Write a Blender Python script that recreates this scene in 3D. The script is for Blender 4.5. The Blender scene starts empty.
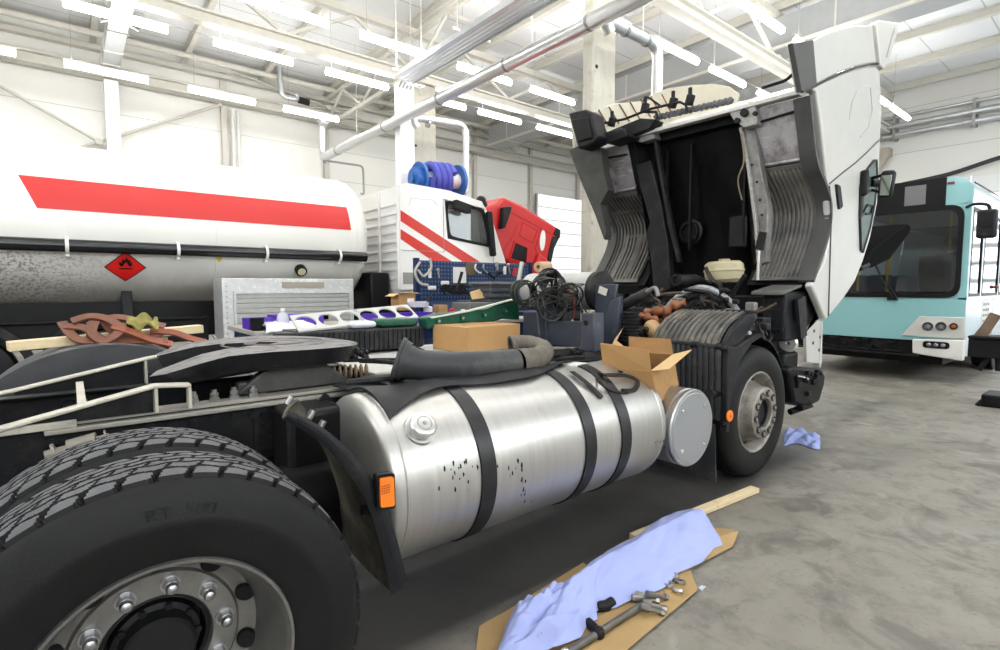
import bpy, bmesh, math, random
from mathutils import Vector, Matrix
random.seed(7)
SC = bpy.context.scene
COL = SC.collection
PI = math.pi
FL = -0.06          # floor level
# ---------------------------------------------------------------- camera model
F0 = 528.0; CH = 1.5
PIT = math.atan(38/528.0); AZ = math.atan(650*math.cos(PIT)/528.0)
cp, sp = math.cos(PIT), math.sin(PIT)
FW = Vector((math.cos(AZ)*cp, math.sin(AZ)*cp, -sp))
RT = Vector((math.sin(AZ), -math.cos(AZ), 0.0))
UP = Vector((math.cos(AZ)*sp, math.sin(AZ)*sp, cp))
def P(px, py, X=None, Y=None, Z=None):
    d = FW + RT*((px-500)/F0) + UP*((325-py)/F0)
    if X is not None: t = X/d.x
    elif Y is not None: t = Y/d.y
    else: t = (Z-CH)/d.z
    return Vector((d.x*t, d.y*t, CH+d.z*t))
def XZ(pts, Y): return [(P(a, b, Y=Y).x, P(a, b, Y=Y).z) for a, b in pts]
def YZ(pts, X): return [(P(a, b, X=X).y, P(a, b, X=X).z) for a, b in pts]
def XY(pts, Z): return [(P(a, b, Z=Z).x, P(a, b, Z=Z).y) for a, b in pts]
def setup_camera():
    cam = bpy.data.cameras.new('camera'); o = bpy.data.objects.new('camera', cam); COL.objects.link(o)
    cam.sensor_width = 36.0; cam.lens = 36.0*F0/1000.0
    cam.clip_start = 0.05; cam.clip_end = 200
    m = Matrix((RT, UP, -FW)).transposed().to_4x4(); m.translation = Vector((0, 0, CH))
    o.matrix_world = m; SC.camera = o
setup_camera()
# ---------------------------------------------------------------- materials
MATS = {}
def mat(name, col, rough=0.5, metal=0.0, var=0.0, vs=6.0, bump=0.0, bs=40.0, dirt=None, dscale=3.0, dlo=0.5, dhi=0.7,
        emit=None, es=0.0, alpha=None, trans=0.0, coat=0.0, streak=None, spec=None, rvar=0.0):
    if name in MATS: return MATS[name]
    m = bpy.data.materials.new(name); m.use_nodes = True
    nt = m.node_tree; N = nt.nodes; L = nt.links; b = N['Principled BSDF']
    c4 = (col[0], col[1], col[2], 1)
    b.inputs['Base Color'].default_value = c4
    b.inputs['Roughness'].default_value = rough; b.inputs['Metallic'].default_value = metal
    if spec is None and max(col) < .13 and not metal and not trans and rough > .2: spec = 0.22
    if spec is not None: b.inputs['Specular IOR Level'].default_value = spec
    if coat: b.inputs['Coat Weight'].default_value = coat
    if trans: b.inputs['Transmission Weight'].default_value = trans
    if alpha is not None: b.inputs['Alpha'].default_value = alpha
    if emit: b.inputs['Emission Color'].default_value = (*emit, 1); b.inputs['Emission Strength'].default_value = es
    tc = N.new('ShaderNodeTexCoord')
    src = None
    def noise(scale, detail=4, vec=None, rough_=0.6):
        n = N.new('ShaderNodeTexNoise'); n.inputs['Scale'].default_value = scale; n.inputs['Detail'].default_value = detail
        n.inputs['Roughness'].default_value = rough_
        L.new(vec or tc.outputs['Object'], n.inputs['Vector']); return n
    if var or streak:
        vec = None
        if streak:
            mp = N.new('ShaderNodeMapping'); mp.inputs['Scale'].default_value = streak; L.new(tc.outputs['Object'], mp.inputs['Vector']); vec = mp.outputs[0]
        n = noise(vs, 5, vec)
        mr = N.new('ShaderNodeMapRange'); mr.inputs[1].default_value = 0.3; mr.inputs[2].default_value = 0.7
        mr.inputs[3].default_value = 1-var; mr.inputs[4].default_value = 1+var*0.6
        L.new(n.outputs['Fac'], mr.inputs[0])
        mx = N.new('ShaderNodeVectorMath'); mx.operation = 'SCALE'; mx.inputs[0].default_value = col
        L.new(mr.outputs[0], mx.inputs['Scale']); src = mx.outputs[0]
        if rvar:
            m2 = N.new('ShaderNodeMapRange'); m2.inputs[1].default_value = 0.3; m2.inputs[2].default_value = 0.7
            m2.inputs[3].default_value = rough-rvar; m2.inputs[4].default_value = rough+rvar
            L.new(n.outputs['Fac'], m2.inputs[0]); L.new(m2.outputs[0], b.inputs['Roughness'])
    if dirt:
        n = noise(dscale, 8, None, 0.7)
        mr = N.new('ShaderNodeMapRange'); mr.inputs[1].default_value = dlo; mr.inputs[2].default_value = dhi
        L.new(n.outputs['Fac'], mr.inputs[0])
        mx = N.new('ShaderNodeMix'); mx.data_type = 'RGBA'; L.new(mr.outputs[0], mx.inputs[0])
        if src: L.new(src, mx.inputs[6])
        else: mx.inputs[6].default_value = c4
        mx.inputs[7].default_value = (*dirt, 1); src = mx.outputs[2]
        if metal:
            m3 = N.new('ShaderNodeMapRange'); m3.inputs[3].default_value = metal; m3.inputs[4].default_value = 0.0
            L.new(mr.outputs[0], m3.inputs[0]); L.new(m3.outputs[0], b.inputs['Metallic'])
    if src: L.new(src, b.inputs['Base Color'])
    if bump:
        n = noise(bs, 6); bp = N.new('ShaderNodeBump'); bp.inputs['Strength'].default_value = bump; bp.inputs['Distance'].default_value = 0.01
        L.new(n.outputs['Fac'], bp.inputs['Height']); L.new(bp.outputs[0], b.inputs['Normal'])
    MATS[name] = m; return m
# ---------------------------------------------------------------- mesh builder
WO = {}   # world origin of every object built
def frame_for(d):
    d = d.normalized(); a = Vector((0, 0, 1)) if abs(d.z) < 0.9 else Vector((1, 0, 0))
    u = d.cross(a).normalized(); v = d.cross(u).normalized(); return u, v
def smooth_path(pts, n=6, closed=False):
    pts = [Vector(p) for p in pts]; out = []; m = len(pts)
    rng = range(m if closed else m-1)
    for i in rng:
        p0 = pts[i-1] if (closed or i > 0) else pts[i]; p1 = pts[i]; p2 = pts[(i+1) % m]
        p3 = pts[(i+2) % m] if (closed or i+2 < m) else p2
        for k in range(n):
            t = k/n
            out.append(0.5*((2*p1)+(p2-p0)*t+(2*p0-5*p1+4*p2-p3)*t*t+(3*p1-p0-3*p2+p3)*t*t*t))
    if not closed: out.append(pts[-1])
    return out
def round_poly(pts, r, n=4):
    out = []; m = len(pts)
    for i in range(m):
        p = Vector(pts[i]); a = Vector(pts[i-1]); b = Vector(pts[(i+1) % m])
        rr = min(r, (a-p).length*0.45, (b-p).length*0.45)
        s = p+(a-p).normalized()*rr; e = p+(b-p).normalized()*rr
        for k in range(n+1):
            t = k/n; out.append(tuple((1-t)**2*s+2*t*(1-t)*p+t*t*e))
    return out
class MB:
    def __init__(s): s.v = []; s.f = []; s.m = []; s.cur = 0
    def mi(s, i): s.cur = i; return s
    def add(s, vs, fs):
        o = len(s.v); s.v += [Vector(v) for v in vs]
        for f in fs: s.f.append([i+o for i in f]); s.m.append(s.cur)
        return s
    def box(s, x0, x1, y0, y1, z0, z1):
        vs = [(x, y, z) for x in (x0, x1) for y in (y0, y1) for z in (z0, z1)]
        return s.add(vs, [(0, 1, 3, 2), (4, 6, 7, 5), (0, 4, 5, 1), (2, 3, 7, 6), (0, 2, 6, 4), (1, 5, 7, 3)])
    def obox(s, c, size, R=None):
        c = Vector(c); R = R or Matrix.Identity(3); h = Vector(size)/2
        vs = [c+R@Vector((x*h.x, y*h.y, z*h.z)) for x in (-1, 1) for y in (-1, 1) for z in (-1, 1)]
        return s.add(vs, [(0, 1, 3, 2), (4, 6, 7, 5), (0, 4, 5, 1), (2, 3, 7, 6), (0, 2, 6, 4), (1, 5, 7, 3)])
    def bar(s, p0, p1, w, h, up=(0, 0, 1)):
        p0 = Vector(p0); p1 = Vector(p1); d = (p1-p0); x = d.normalized(); y = Vector(up).cross(x)
        if y.length < 1e-4: y = Vector((0, 1, 0)).cross(x)
        y.normalize(); z = x.cross(y); R = Matrix((x, y, z)).transposed()
        return s.obox((p0+p1)/2, (d.length, w, h), R)
    def cyl(s, p0, p1, r0, r1=None, n=20, caps=True):
        r1 = r0 if r1 is None else r1
        p0 = Vector(p0); p1 = Vector(p1); u, w = frame_for(p1-p0); vs = []
        for p, r in ((p0, r0), (p1, r1)):
            for k in range(n): a = 2*PI*k/n; vs.append(p+u*(r*math.cos(a))+w*(r*math.sin(a)))
        fs = [(k, (k+1) % n, n+(k+1) % n, n+k) for k in range(n)]
        if caps: fs += [tuple(range(n-1, -1, -1)), tuple(range(n, 2*n))]
        return s.add(vs, fs)
    def tube(s, pts, r, n=8, closed=False, caps=True, sm=0):
        if sm: pts = smooth_path(pts, sm, closed)
        pts = [Vector(p) for p in pts]; m = len(pts); u = None; vs = []
        for i in range(m):
            if closed: d = pts[(i+1) % m]-pts[i-1]
            else: d = pts[min(i+1, m-1)]-pts[max(i-1, 0)]
            if d.length < 1e-9: d = Vector((0, 0, 1))
            d.normalize()
            if u is None: u, w = frame_for(d)
            else:
                u = (u-d*u.dot(d)); u = u.normalized() if u.length > 1e-6 else frame_for(d)[0]; w = d.cross(u)
            rr = r(i/(m-1)) if callable(r) else r
            for k in range(n): a = 2*PI*k/n; vs.append(pts[i]+u*(rr*math.cos(a))+w*(rr*math.sin(a)))
        fs = []
        for i in range(m if closed else m-1):
            j = (i+1) % m
            for k in range(n): fs.append((i*n+k, i*n+(k+1) % n, j*n+(k+1) % n, j*n+k))
        if caps and not closed: fs += [tuple(range(n-1, -1, -1)), tuple(range((m-1)*n, m*n))]
        return s.add(vs, fs)
    def lathe(s, prof, o, ax, n=48, closed=True, a0=0, a1=2*PI):
        o = Vector(o); ax = Vector(ax).normalized(); u, w = frame_for(ax); vs = []; m = len(prof); full = abs(a1-a0-2*PI) < 1e-6
        na = n if full else n+1
        for k in range(na):
            a = a0+(a1-a0)*k/n; d = u*math.cos(a)+w*math.sin(a)
            for r, h in prof: vs.append(o+ax*h+d*r)
        fs = []
        for k in range(n):
            k2 = (k+1) % na
            for i in range(m if closed else m-1):
                j = (i+1) % m; fs.append((k*m+i, k*m+j, k2*m+j, k2*m+i))
        return s.add(vs, fs)
    def prism(s, poly, ax, a0, a1):
        """poly in the plane normal to ax: 'y' -> (x,z), 'x' -> (y,z), 'z' -> (x,y)"""
        def mk(p, a): return {'y': (p[0], a, p[1]), 'x': (a, p[0], p[1]), 'z': (p[0], p[1], a)}[ax]
        n = len(poly); vs = [mk(p, a0) for p in poly]+[mk(p, a1) for p in poly]
        fs = [tuple(range(n)), tuple(range(2*n-1, n-1, -1))]+[(i, i+n, (i+1) % n+n, (i+1) % n) for i in range(n)]
        return s.add(vs, fs)
    def ring(s, outer, inner, ax, a0, a1):
        """frame between two outlines with equal point counts"""
        def mk(p, a): return {'y': (p[0], a, p[1]), 'x': (a, p[0], p[1]), 'z': (p[0], p[1], a)}[ax]
        n = len(outer); vs = [mk(p, a) for a in (a0, a1) for q in (outer, inner) for p in q]; fs = []
        for i in range(n):
            j = (i+1) % n
            fs += [(i, j, n+j, n+i), (2*n+i, 3*n+i, 3*n+j, 2*n+j), (i, 2*n+i, 2*n+j, j), (n+i, n+j, 3*n+j, 3*n+i)]
        return s.add(vs, fs)
    def grid(s, fn, nu, nv, thick=0.0, nrm=None):
        vs = [Vector(fn(i/nu, j/nv)) for i in range(nu+1) for j in range(nv+1)]
        I = lambda i, j: i*(nv+1)+j
        fs = [(I(i, j), I(i+1, j), I(i+1, j+1), I(i, j+1)) for i in range(nu) for j in range(nv)]
        if thick:
            n0 = len(vs); nr = []
            for i in range(nu+1):
                for j in range(nv+1):
                    a = vs[I(min(i+1, nu), j)]-vs[I(max(i-1, 0), j)]; b = vs[I(i, min(j+1, nv))]-vs[I(i, max(j-1, 0))]
                    c = a.cross(b); nr.append(c.normalized() if c.length > 1e-9 else Vector((0, 0, 1)))
            vs += [vs[k]-nr[k]*thick for k in range(n0)]
            fs += [(n0+I(i, j), n0+I(i, j+1), n0+I(i+1, j+1), n0+I(i+1, j)) for i in range(nu) for j in range(nv)]
            for i in range(nu):
                fs += [(I(i, 0), n0+I(i, 0), n0+I(i+1, 0), I(i+1, 0)), (I(i, nv), I(i+1, nv), n0+I(i+1, nv), n0+I(i, nv))]
            for j in range(nv):
                fs += [(I(0, j), I(0, j+1), n0+I(0, j+1), n0+I(0, j)), (I(nu, j), n0+I(nu, j), n0+I(nu, j+1), I(nu, j+1))]
        return s.add(vs, fs)
    def ball(s, c, r, n=10, sc=(1, 1, 1)):
        prof = [(math.sin(PI*i/n)*1.0, -math.cos(PI*i/n)) for i in range(n+1)]; c = Vector(c); vs = []; m = 2*n
        for rr, h in prof:
            for k in range(m): a = 2*PI*k/m; vs.append((c.x+r*sc[0]*rr*math.cos(a), c.y+r*sc[1]*rr*math.sin(a), c.z+r*sc[2]*h))
        return s.add(vs, [(i*m+k, i*m+(k+1) % m, (i+1)*m+(k+1) % m, (i+1)*m+k) for i in range(n) for k in range(m)])
    def build(s, name, mats, parent=None, bevel=0.0, smooth=35, seg=2, weld=True):
        me = bpy.data.meshes.new(name)
        if parent is not None: wo = WO[parent.name]
        else:
            lo = [min(v[i] for v in s.v) for i in range(3)]; hi = [max(v[i] for v in s.v) for i in range(3)]
            wo = Vector(((lo[0]+hi[0])/2, (lo[1]+hi[1])/2, lo[2]))
        me.from_pydata([v-wo for v in s.v], [], s.f)
        if not isinstance(mats, (list, tuple)): mats = [mats]
        for m in mats: me.materials.append(m)
        me.polygons.foreach_set('material_index', s.m)
        bm = bmesh.new(); bm.from_mesh(me)
        if weld: bmesh.ops.remove_doubles(bm, verts=bm.verts, dist=1e-5)
        bmesh.ops.recalc_face_normals(bm, faces=bm.faces); bm.to_mesh(me); bm.free()
        if smooth:
            me.polygons.foreach_set('use_smooth', [True]*len(me.polygons)); me.set_sharp_from_angle(angle=math.radians(smooth))
        me.update()
        o = bpy.data.objects.new(name, me); COL.objects.link(o)
        if parent is not None: o.parent = parent; WO[o.name] = WO[parent.name]
        else: o.location = wo; WO[o.name] = wo
        if bevel:
            b = o.modifiers.new('bevel', 'BEVEL'); b.width = bevel; b.segments = seg; b.limit_method = 'ANGLE'; b.angle_limit = math.radians(40)
            b.harden_normals = False
        return o
def tag(o, label, cat, group=None, kind=None):
    o['label'] = label; o['category'] = cat
    if group: o['group'] = group
    if kind: o['kind'] = kind
    return o
def struct(o, label=None):
    o['kind'] = 'structure'
    if label: o['label'] = label
    return o
def thing(name, label, cat, loc, group=None):
    o = bpy.data.objects.new(name, None); COL.objects.link(o); o.location = loc; WO[o.name] = Vector(loc)
    o.empty_display_size = 0.2
    return tag(o, label, cat, group)
def dup(root, loc, label=None, rz=None, group=None):
    def cpy(o, par):
        c = o.copy(); COL.objects.link(c)
        if par is not None: c.parent = par
        for ch in [x for x in o.children]: cpy(ch, c)
        return c
    r = cpy(root, None); r.location = loc
    if rz is not None: r.rotation_euler = (0, 0, rz)
    if label: r['label'] = label
    if group: r['group'] = group
    WO[r.name] = Vector(loc)
    return r
def rotz(a): return Matrix.Rotation(a, 3, 'Z')
def lab(o, t): o['label'] = t; return o
def text_mb(txt, size, origin, xdir, ydir, depth=0.002):
    """lettering as real mesh: text outlines in the plane (xdir, ydir)"""
    cu = bpy.data.curves.new('lettering', 'FONT'); cu.body = txt; cu.size = size; cu.extrude = depth; cu.align_x = 'CENTER'; cu.align_y = 'CENTER'
    ob = bpy.data.objects.new('lettering', cu); COL.objects.link(ob)
    dg = bpy.context.evaluated_depsgraph_get(); me = bpy.data.meshes.new_from_object(ob.evaluated_get(dg))
    x = Vector(xdir).normalized(); y = Vector(ydir).normalized(); z = x.cross(y); o = Vector(origin)
    mb = MB(); mb.add([o+x*v.co.x+y*v.co.y+z*v.co.z for v in me.vertices], [list(p.vertices) for p in me.polygons])
    bpy.data.objects.remove(ob); bpy.data.curves.remove(cu); bpy.data.meshes.remove(me)
    return mb
# ---------------------------------------------------------------- palette
WHITE = mat('white_paint', (0.76, 0.75, 0.72), 0.35, var=0.03)
STEELW = mat('cream_steel', (0.60, 0.58, 0.52), 0.45, var=0.05)
CONC = mat('concrete', (0.50, 0.48, 0.41), 0.85, var=0.15, vs=5, bump=0.2, bs=30, streak=(1, 1, .3), dirt=(0.30, 0.28, 0.22), dscale=4, dlo=.55, dhi=.75)
DUCT = mat('galvanized_duct', (0.62, 0.64, 0.65), 0.32, 0.8, var=0.08, vs=8)
BLK = mat('black_plastic', (0.008, 0.008, 0.009), 0.45, var=0.25, vs=9)
BLKG = mat('grey_black_plastic', (0.013, 0.0135, 0.016), 0.5, var=0.3, vs=9, dirt=(0.045, 0.042, 0.038), dscale=5, dlo=.5, dhi=.75)
GREASE = mat('black_grease', (0.012, 0.012, 0.013), 0.28, var=0.4, vs=20, bump=0.5, bs=60)
CHASS = mat('chassis_paint', (0.010, 0.0105, 0.0125), 0.42, var=0.3, vs=7, dirt=(0.04, 0.035, 0.03), dscale=6, dlo=.5, dhi=.8)
GLASS = mat('dark_glass', (0.02, 0.025, 0.03), 0.06, 0.0, coat=0.3)
CHROME = mat('chrome', (0.75, 0.75, 0.76), 0.18, 1.0)
BOLT = mat('bolt_steel', (0.35, 0.34, 0.33), 0.4, 0.8, var=0.2)
ORANGE = mat('orange_lens', (0.95, 0.22, 0.01), 0.3, coat=0.4)
CARD = mat('cardboard', (0.42, 0.235, 0.09), 0.8, var=0.06, vs=12)
CARDIN = mat('cardboard_inside', (0.34, 0.185, 0.07), 0.85, var=0.08, vs=8)
RED = mat('red_paint', (0.55, 0.010, 0.010), 0.3, coat=0.3, var=0.04)
WOOD = mat('pale_wood', (0.72, 0.58, 0.36), 0.65, var=0.12, vs=6, streak=(1, 9, 9), dirt=(0.35, 0.26, 0.14), dscale=9, dlo=.6, dhi=.8)
def wall_material(name, period, axis='z', seam=0.012, col=(0.80, 0.79, 0.75), vert=None, scol=0.62):
    m = bpy.data.materials.new(name); m.use_nodes = True; nt = m.node_tree; N = nt.nodes; L = nt.links; b = N['Principled BSDF']
    b.inputs['Roughness'].default_value = 0.5
    g = N.new('ShaderNodeNewGeometry'); sx = N.new('ShaderNodeSeparateXYZ'); L.new(g.outputs['Position'], sx.inputs[0])
    def line(out, per):
        a = N.new('ShaderNodeMath'); a.operation = 'PINGPONG'; L.new(out, a.inputs[0]); a.inputs[1].default_value = per/2
        c = N.new('ShaderNodeMath'); c.operation = 'LESS_THAN'; L.new(a.outputs[0], c.inputs[0]); c.inputs[1].default_value = seam; return c.outputs[0]
    l = line(sx.outputs[axis.upper()], period)
    if vert:
        l2 = line(sx.outputs[vert[0].upper()], vert[1]); mx = N.new('ShaderNodeMath'); mx.operation = 'MAXIMUM'; L.new(l, mx.inputs[0]); L.new(l2, mx.inputs[1]); l = mx.outputs[0]
    mx = N.new('ShaderNodeMix'); mx.data_type = 'RGBA'; L.new(l, mx.inputs[0]); mx.inputs[6].default_value = (*col, 1); mx.inputs[7].default_value = (col[0]*scol, col[1]*scol, col[2]*scol, 1)
    L.new(mx.outputs[2], b.inputs['Base Color']); return m
WALLM = wall_material('white_wall_panels', 1.1, 'z', 0.010, (0.87, 0.86, 0.82))
ENDM = wall_material('white_end_wall', 1.6, 'z', 0.012)
CEILM = wall_material('roof_deck', 1.55, 'y', 0.018, (0.74, 0.75, 0.76), scol=0.6)
# floor
def floor_material():
    m = bpy.data.materials.new('concrete_floor'); m.use_nodes = True; nt = m.node_tree; N = nt.nodes; L = nt.links; b = N['Principled BSDF']
    g = N.new('ShaderNodeNewGeometry')
    def noise(s, d=6, r=0.6, dist=0.0):
        n = N.new('ShaderNodeTexNoise'); n.inputs['Scale'].default_value = s; n.inputs['Detail'].default_value = d; n.inputs['Roughness'].default_value = r
        n.inputs['Distortion'].default_value = dist; L.new(g.outputs['Position'], n.inputs['Vector']); return n.outputs['Fac']
    def mapr(x, a, c, lo, hi):
        r = N.new('ShaderNodeMapRange'); L.new(x, r.inputs[0]); r.inputs[1].default_value = a; r.inputs[2].default_value = c; r.inputs[3].default_value = lo; r.inputs[4].default_value = hi; return r.outputs[0]
    def mix(f, c1, c2):
        x = N.new('ShaderNodeMix'); x.data_type = 'RGBA'; L.new(f, x.inputs[0])
        if isinstance(c1, tuple): x.inputs[6].default_value = (*c1, 1)
        else: L.new(c1, x.inputs[6])
        x.inputs[7].default_value = (*c2, 1); return x.outputs[2]
    c = mix(mapr(noise(0.8, 8, .65, .5), .35, .65, 0, 1), (0.195, 0.178, 0.15), (0.275, 0.255, 0.22))
    c = mix(mapr(noise(5, 8, .75, .3), .48, .66, 0, .75), c, (0.12, 0.11, 0.10))
    c = mix(mapr(noise(2.1, 6, .6, 1.0), .54, .66, 0, .7), c, (0.10, 0.09, 0.08))
    c = mix(mapr(noise(30, 5, .65), .62, .72, 0, .8), c, (0.10, 0.09, 0.085))
    c = mix(mapr(noise(1.3, 3, .5, 2.0), .62, .68, 0, .35), c, (0.36, 0.345, 0.32))
    # darker bay under the lorry: its shade painted in together with oil stain
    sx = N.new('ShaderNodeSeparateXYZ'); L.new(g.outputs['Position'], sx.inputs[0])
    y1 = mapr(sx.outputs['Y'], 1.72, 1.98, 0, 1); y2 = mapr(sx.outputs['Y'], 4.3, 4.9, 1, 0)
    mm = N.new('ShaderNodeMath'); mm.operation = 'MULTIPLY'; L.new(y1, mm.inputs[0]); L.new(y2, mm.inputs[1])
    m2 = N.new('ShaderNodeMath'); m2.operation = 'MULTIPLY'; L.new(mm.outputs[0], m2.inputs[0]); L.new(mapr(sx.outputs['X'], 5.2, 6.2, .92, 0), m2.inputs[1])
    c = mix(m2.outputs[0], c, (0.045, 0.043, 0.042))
    L.new(c, b.inputs['Base Color'])
    L.new(mapr(noise(1.7, 5), .3, .7, .38, .62), b.inputs['Roughness'])
    bp = N.new('ShaderNodeBump'); bp.inputs['Strength'].default_value = 0.15; bp.inputs['Distance'].default_value = 0.01; L.new(noise(22, 8, .7), bp.inputs['Height']); L.new(bp.outputs[0], b.inputs['Normal'])
    return m
X0, X1, Y0, Y1, ZC = -7.0, 24.0, -6.0, 19.6, 8.75
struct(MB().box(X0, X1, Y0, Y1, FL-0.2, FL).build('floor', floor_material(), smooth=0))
struct(MB().box(X0, X1, Y0, Y1, ZC, ZC+0.2).build('ceiling', CEILM, smooth=0))
struct(MB().box(X0, X1, Y1, Y1+0.2, FL, ZC).build('wall_left', WALLM, smooth=0))
struct(MB().box(X1, X1+0.2, Y0, Y1, FL, ZC).build('wall_front', ENDM, smooth=0))
struct(MB().box(X0, X1, Y0-0.2, Y0, FL, ZC).build('wall_right', WALLM, smooth=0))
struct(MB().box(X0-0.2, X0, Y0, Y1, FL, ZC).build('wall_back', WALLM, smooth=0))
# sectional doors: white ribbed panels in the left wall, bright daylight door in the end wall
def sect_door(name, axis, a0, a1, fixed, z1, n, m, wm=None, label=None):
    d = MB(); h = (z1-FL)/n
    for i in range(n):
        z0 = FL+i*h
        if axis == 'x': d.box(a0, a1, fixed-0.05, fixed, z0+0.01, z0+h-0.01)
        else: d.box(fixed-0.05, fixed, a0, a1, z0+0.01, z0+h-0.01)
    o = struct(d.build(name, m, bevel=0.008), label)
    r = MB()
    for a in (a0-0.06, a1):
        if axis == 'x': r.box(a, a+0.06, fixed-0.09, fixed, FL, z1)
        else: r.box(fixed-0.09, fixed, a, a+0.06, FL, z1)
    r.build('guide_rail', DUCT, o)
    return o
DOORW = mat('door_panel_white', (0.82, 0.82, 0.82), 0.4)
d1 = sect_door('door_1', 'x', 18.1, 22.9, 19.40, 6.1, 10, DOORW)
d2 = sect_door('door_2', 'y', -2.5, 4.0, 23.98, 5.25, 9, DOORW)
# daylight lights let into the end door (translucent sections)
LITE = mat('daylight_pane', (0.9, 0.93, 0.97), 0.3, emit=(0.90, 0.96, 1.0), es=2.3)
LITE2 = mat('translucent_pane', (0.85, 0.85, 0.85), 0.4, emit=(0.97, 0.98, 1.0), es=.38)
for i in range(10): MB().box(18.2, 22.8, 19.325, 19.345, FL+i*.616+.03, FL+i*.616+.60).build('door_pane', LITE2, d1, smooth=0)
for i in range(1, 8):
    for k in range(4):
        y0 = -2.2+k*1.55
        if i % 2 == 1 or True:
            MB().box(23.90, 23.925, y0, y0+1.3, FL+i*0.59+0.1, FL+i*0.59+0.49).build('door_pane', LITE, d2, smooth=0)
# ---------------------------------------------------------------- concrete columns
def column(x, y, w, d, label, top=7.0):
    r = thing('concrete_column', label, 'column', (x, y, FL))
    r['kind'] = 'structure'
    MB().box(x-w/2, x+w/2, y-d/2, y+d/2, FL, top).build('shaft', CONC, r, bevel=0.03)
    MB().cyl((x-w/2+.1, y-d/2-0.004, 5.33), (x-w/2+.1, y-d/2+.01, 5.33), 0.035).build('bolt_hole', BLK, r)
    h = MB()
    for k in range(3): h.box(x-w/2+0.02, x-w/2+0.05, y-d/2-0.01, y-d/2+0.02, 1.2+k*1.4, 1.26+k*1.4)
    h.build('anchor_plate', BOLT, r)
    MB().box(x-w/2-0.12, x+w/2+0.12, y-d/2-0.12, y+d/2+0.12, top, top+0.12).build('bearing_plate', STEELW, r)
    return r
column(7.51, 6.42, 0.62, 0.24, 'tall bare concrete column rising behind the tilted cab of the lorry')
column(7.75, 13.1, 0.75, 0.6, 'bare concrete column rising behind the white tanker cab and blue hose reel')
# white boxed riser fixed to the column behind the tanker cab
w = MB().box(6.93, 7.36, 12.66, 12.95, FL, 6.85).build('cable_riser', mat('riser_white', (0.85, 0.86, 0.87), 0.4), bevel=0.01)
tag(w, 'white boxed riser fixed to left side of the column behind the tanker cab', 'duct')
# ---------------------------------------------------------------- roof steel
def truss(y, z0, label):
    r = thing('roof_truss', label, 'roof truss', (8.5, y, z0), 'long steel roof trusses'); r['kind'] = 'structure'
    MB().box(X0+.05, X1-.05, y-0.14, y+0.14, z0, z0+0.05).box(X0+.05, X1-.05, y-0.03, y+0.03, z0+.05, z0+0.23).box(X0+.05, X1-.05, y-0.14, y+0.14, z0+.22, z0+0.27).build('bottom_chord', STEELW, r)
    MB().box(X0+.05, X1-.05, y-0.1, y+0.1, ZC-0.42, ZC-0.24).build('top_chord', STEELW, r)
    x = X0+1.0; k = 0
    while x < X1-1.5:
        x2 = x+1.7; za, zb = (z0+0.27, ZC-0.42) if k % 2 == 0 else (ZC-0.42, z0+0.27)
        MB().bar((x, y, za), (x2, y, zb), 0.08, 0.08).build('web_member', STEELW, r)
        x = x2; k += 1
    return r
truss(6.45, 7.12, 'cream steel roof truss running lengthwise above the lorry, nearest the camera')
truss(13.1, 7.12, 'cream steel roof truss running lengthwise above the tanker and white cab')
truss(-0.5, 7.12, 'cream steel roof truss above the camera side of the hall')
for i in range(14):
    x = -5.9+i*2.25
    o = MB().box(x-0.07, x+0.07, Y0+.05, Y1-.05, ZC-0.24, ZC-0.20).box(x-0.02, x+0.02, Y0+.05, Y1-.05, ZC-0.2, ZC-.03).box(x-0.07, x+0.07, Y0+.05, Y1-.05, ZC-0.04, ZC-0.005).build('roof_purlin', STEELW)
    tag(o, 'cream steel roof purlin running crosswise under the pale roof deck', 'purlin', 'crosswise purlins under the roof', 'structure')
# kerb girder crossing the hall
GREY = mat('grey_girder', (0.36, 0.37, 0.37), 0.5, var=0.05)
g = thing('ventilation_trunk', 'big grey rectangular trunk crossing the hall under the roof', 'duct', (14.6, 6, 7.5))
MB().box(14.2, 15.0, -5.9, 18.2, 7.52, 8.3).build('trunk_body', GREY, g, bevel=0.01)
for y in range(-4, 18, 3): MB().box(14.18, 15.02, y-.02, y+.02, 7.5, 8.32).build('flange', STEELW, g)
MB().box(14.1, 14.2, -5.9, 18.2, 7.5, 7.56).build('hanger_rail', STEELW, g)
# crosswise sloping lattice braces seen at upper left
def lattice(x, ya, yb, label):
    r = thing('crosswise_lattice_girder', label, 'girder', (x, (ya+yb)/2, 7.2)); r['kind'] = 'structure'
    MB().bar((x, ya, 8.3), (x, yb, 8.3), 0.12, 0.12).build('top_chord', STEELW, r)
    MB().bar((x, ya, 7.35), (x, yb, 7.35), 0.12, 0.12).build('bottom_chord', STEELW, r)
    n = 4; h = (yb-ya)/n
    for k in range(n):
        za, zb = (7.35, 8.3) if k % 2 == 0 else (8.3, 7.35)
        MB().bar((x, ya+k*h, za), (x, ya+(k+1)*h, zb), 0.07, 0.07).build('web_member', STEELW, r)
lattice(7.6, 13.2, 19.5, 'cream lattice girder between the column row and the left wall, above the blue hose reel')
lattice(7.6, 6.6, 13.0, 'cream lattice girder joining the two concrete column rows')
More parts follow.
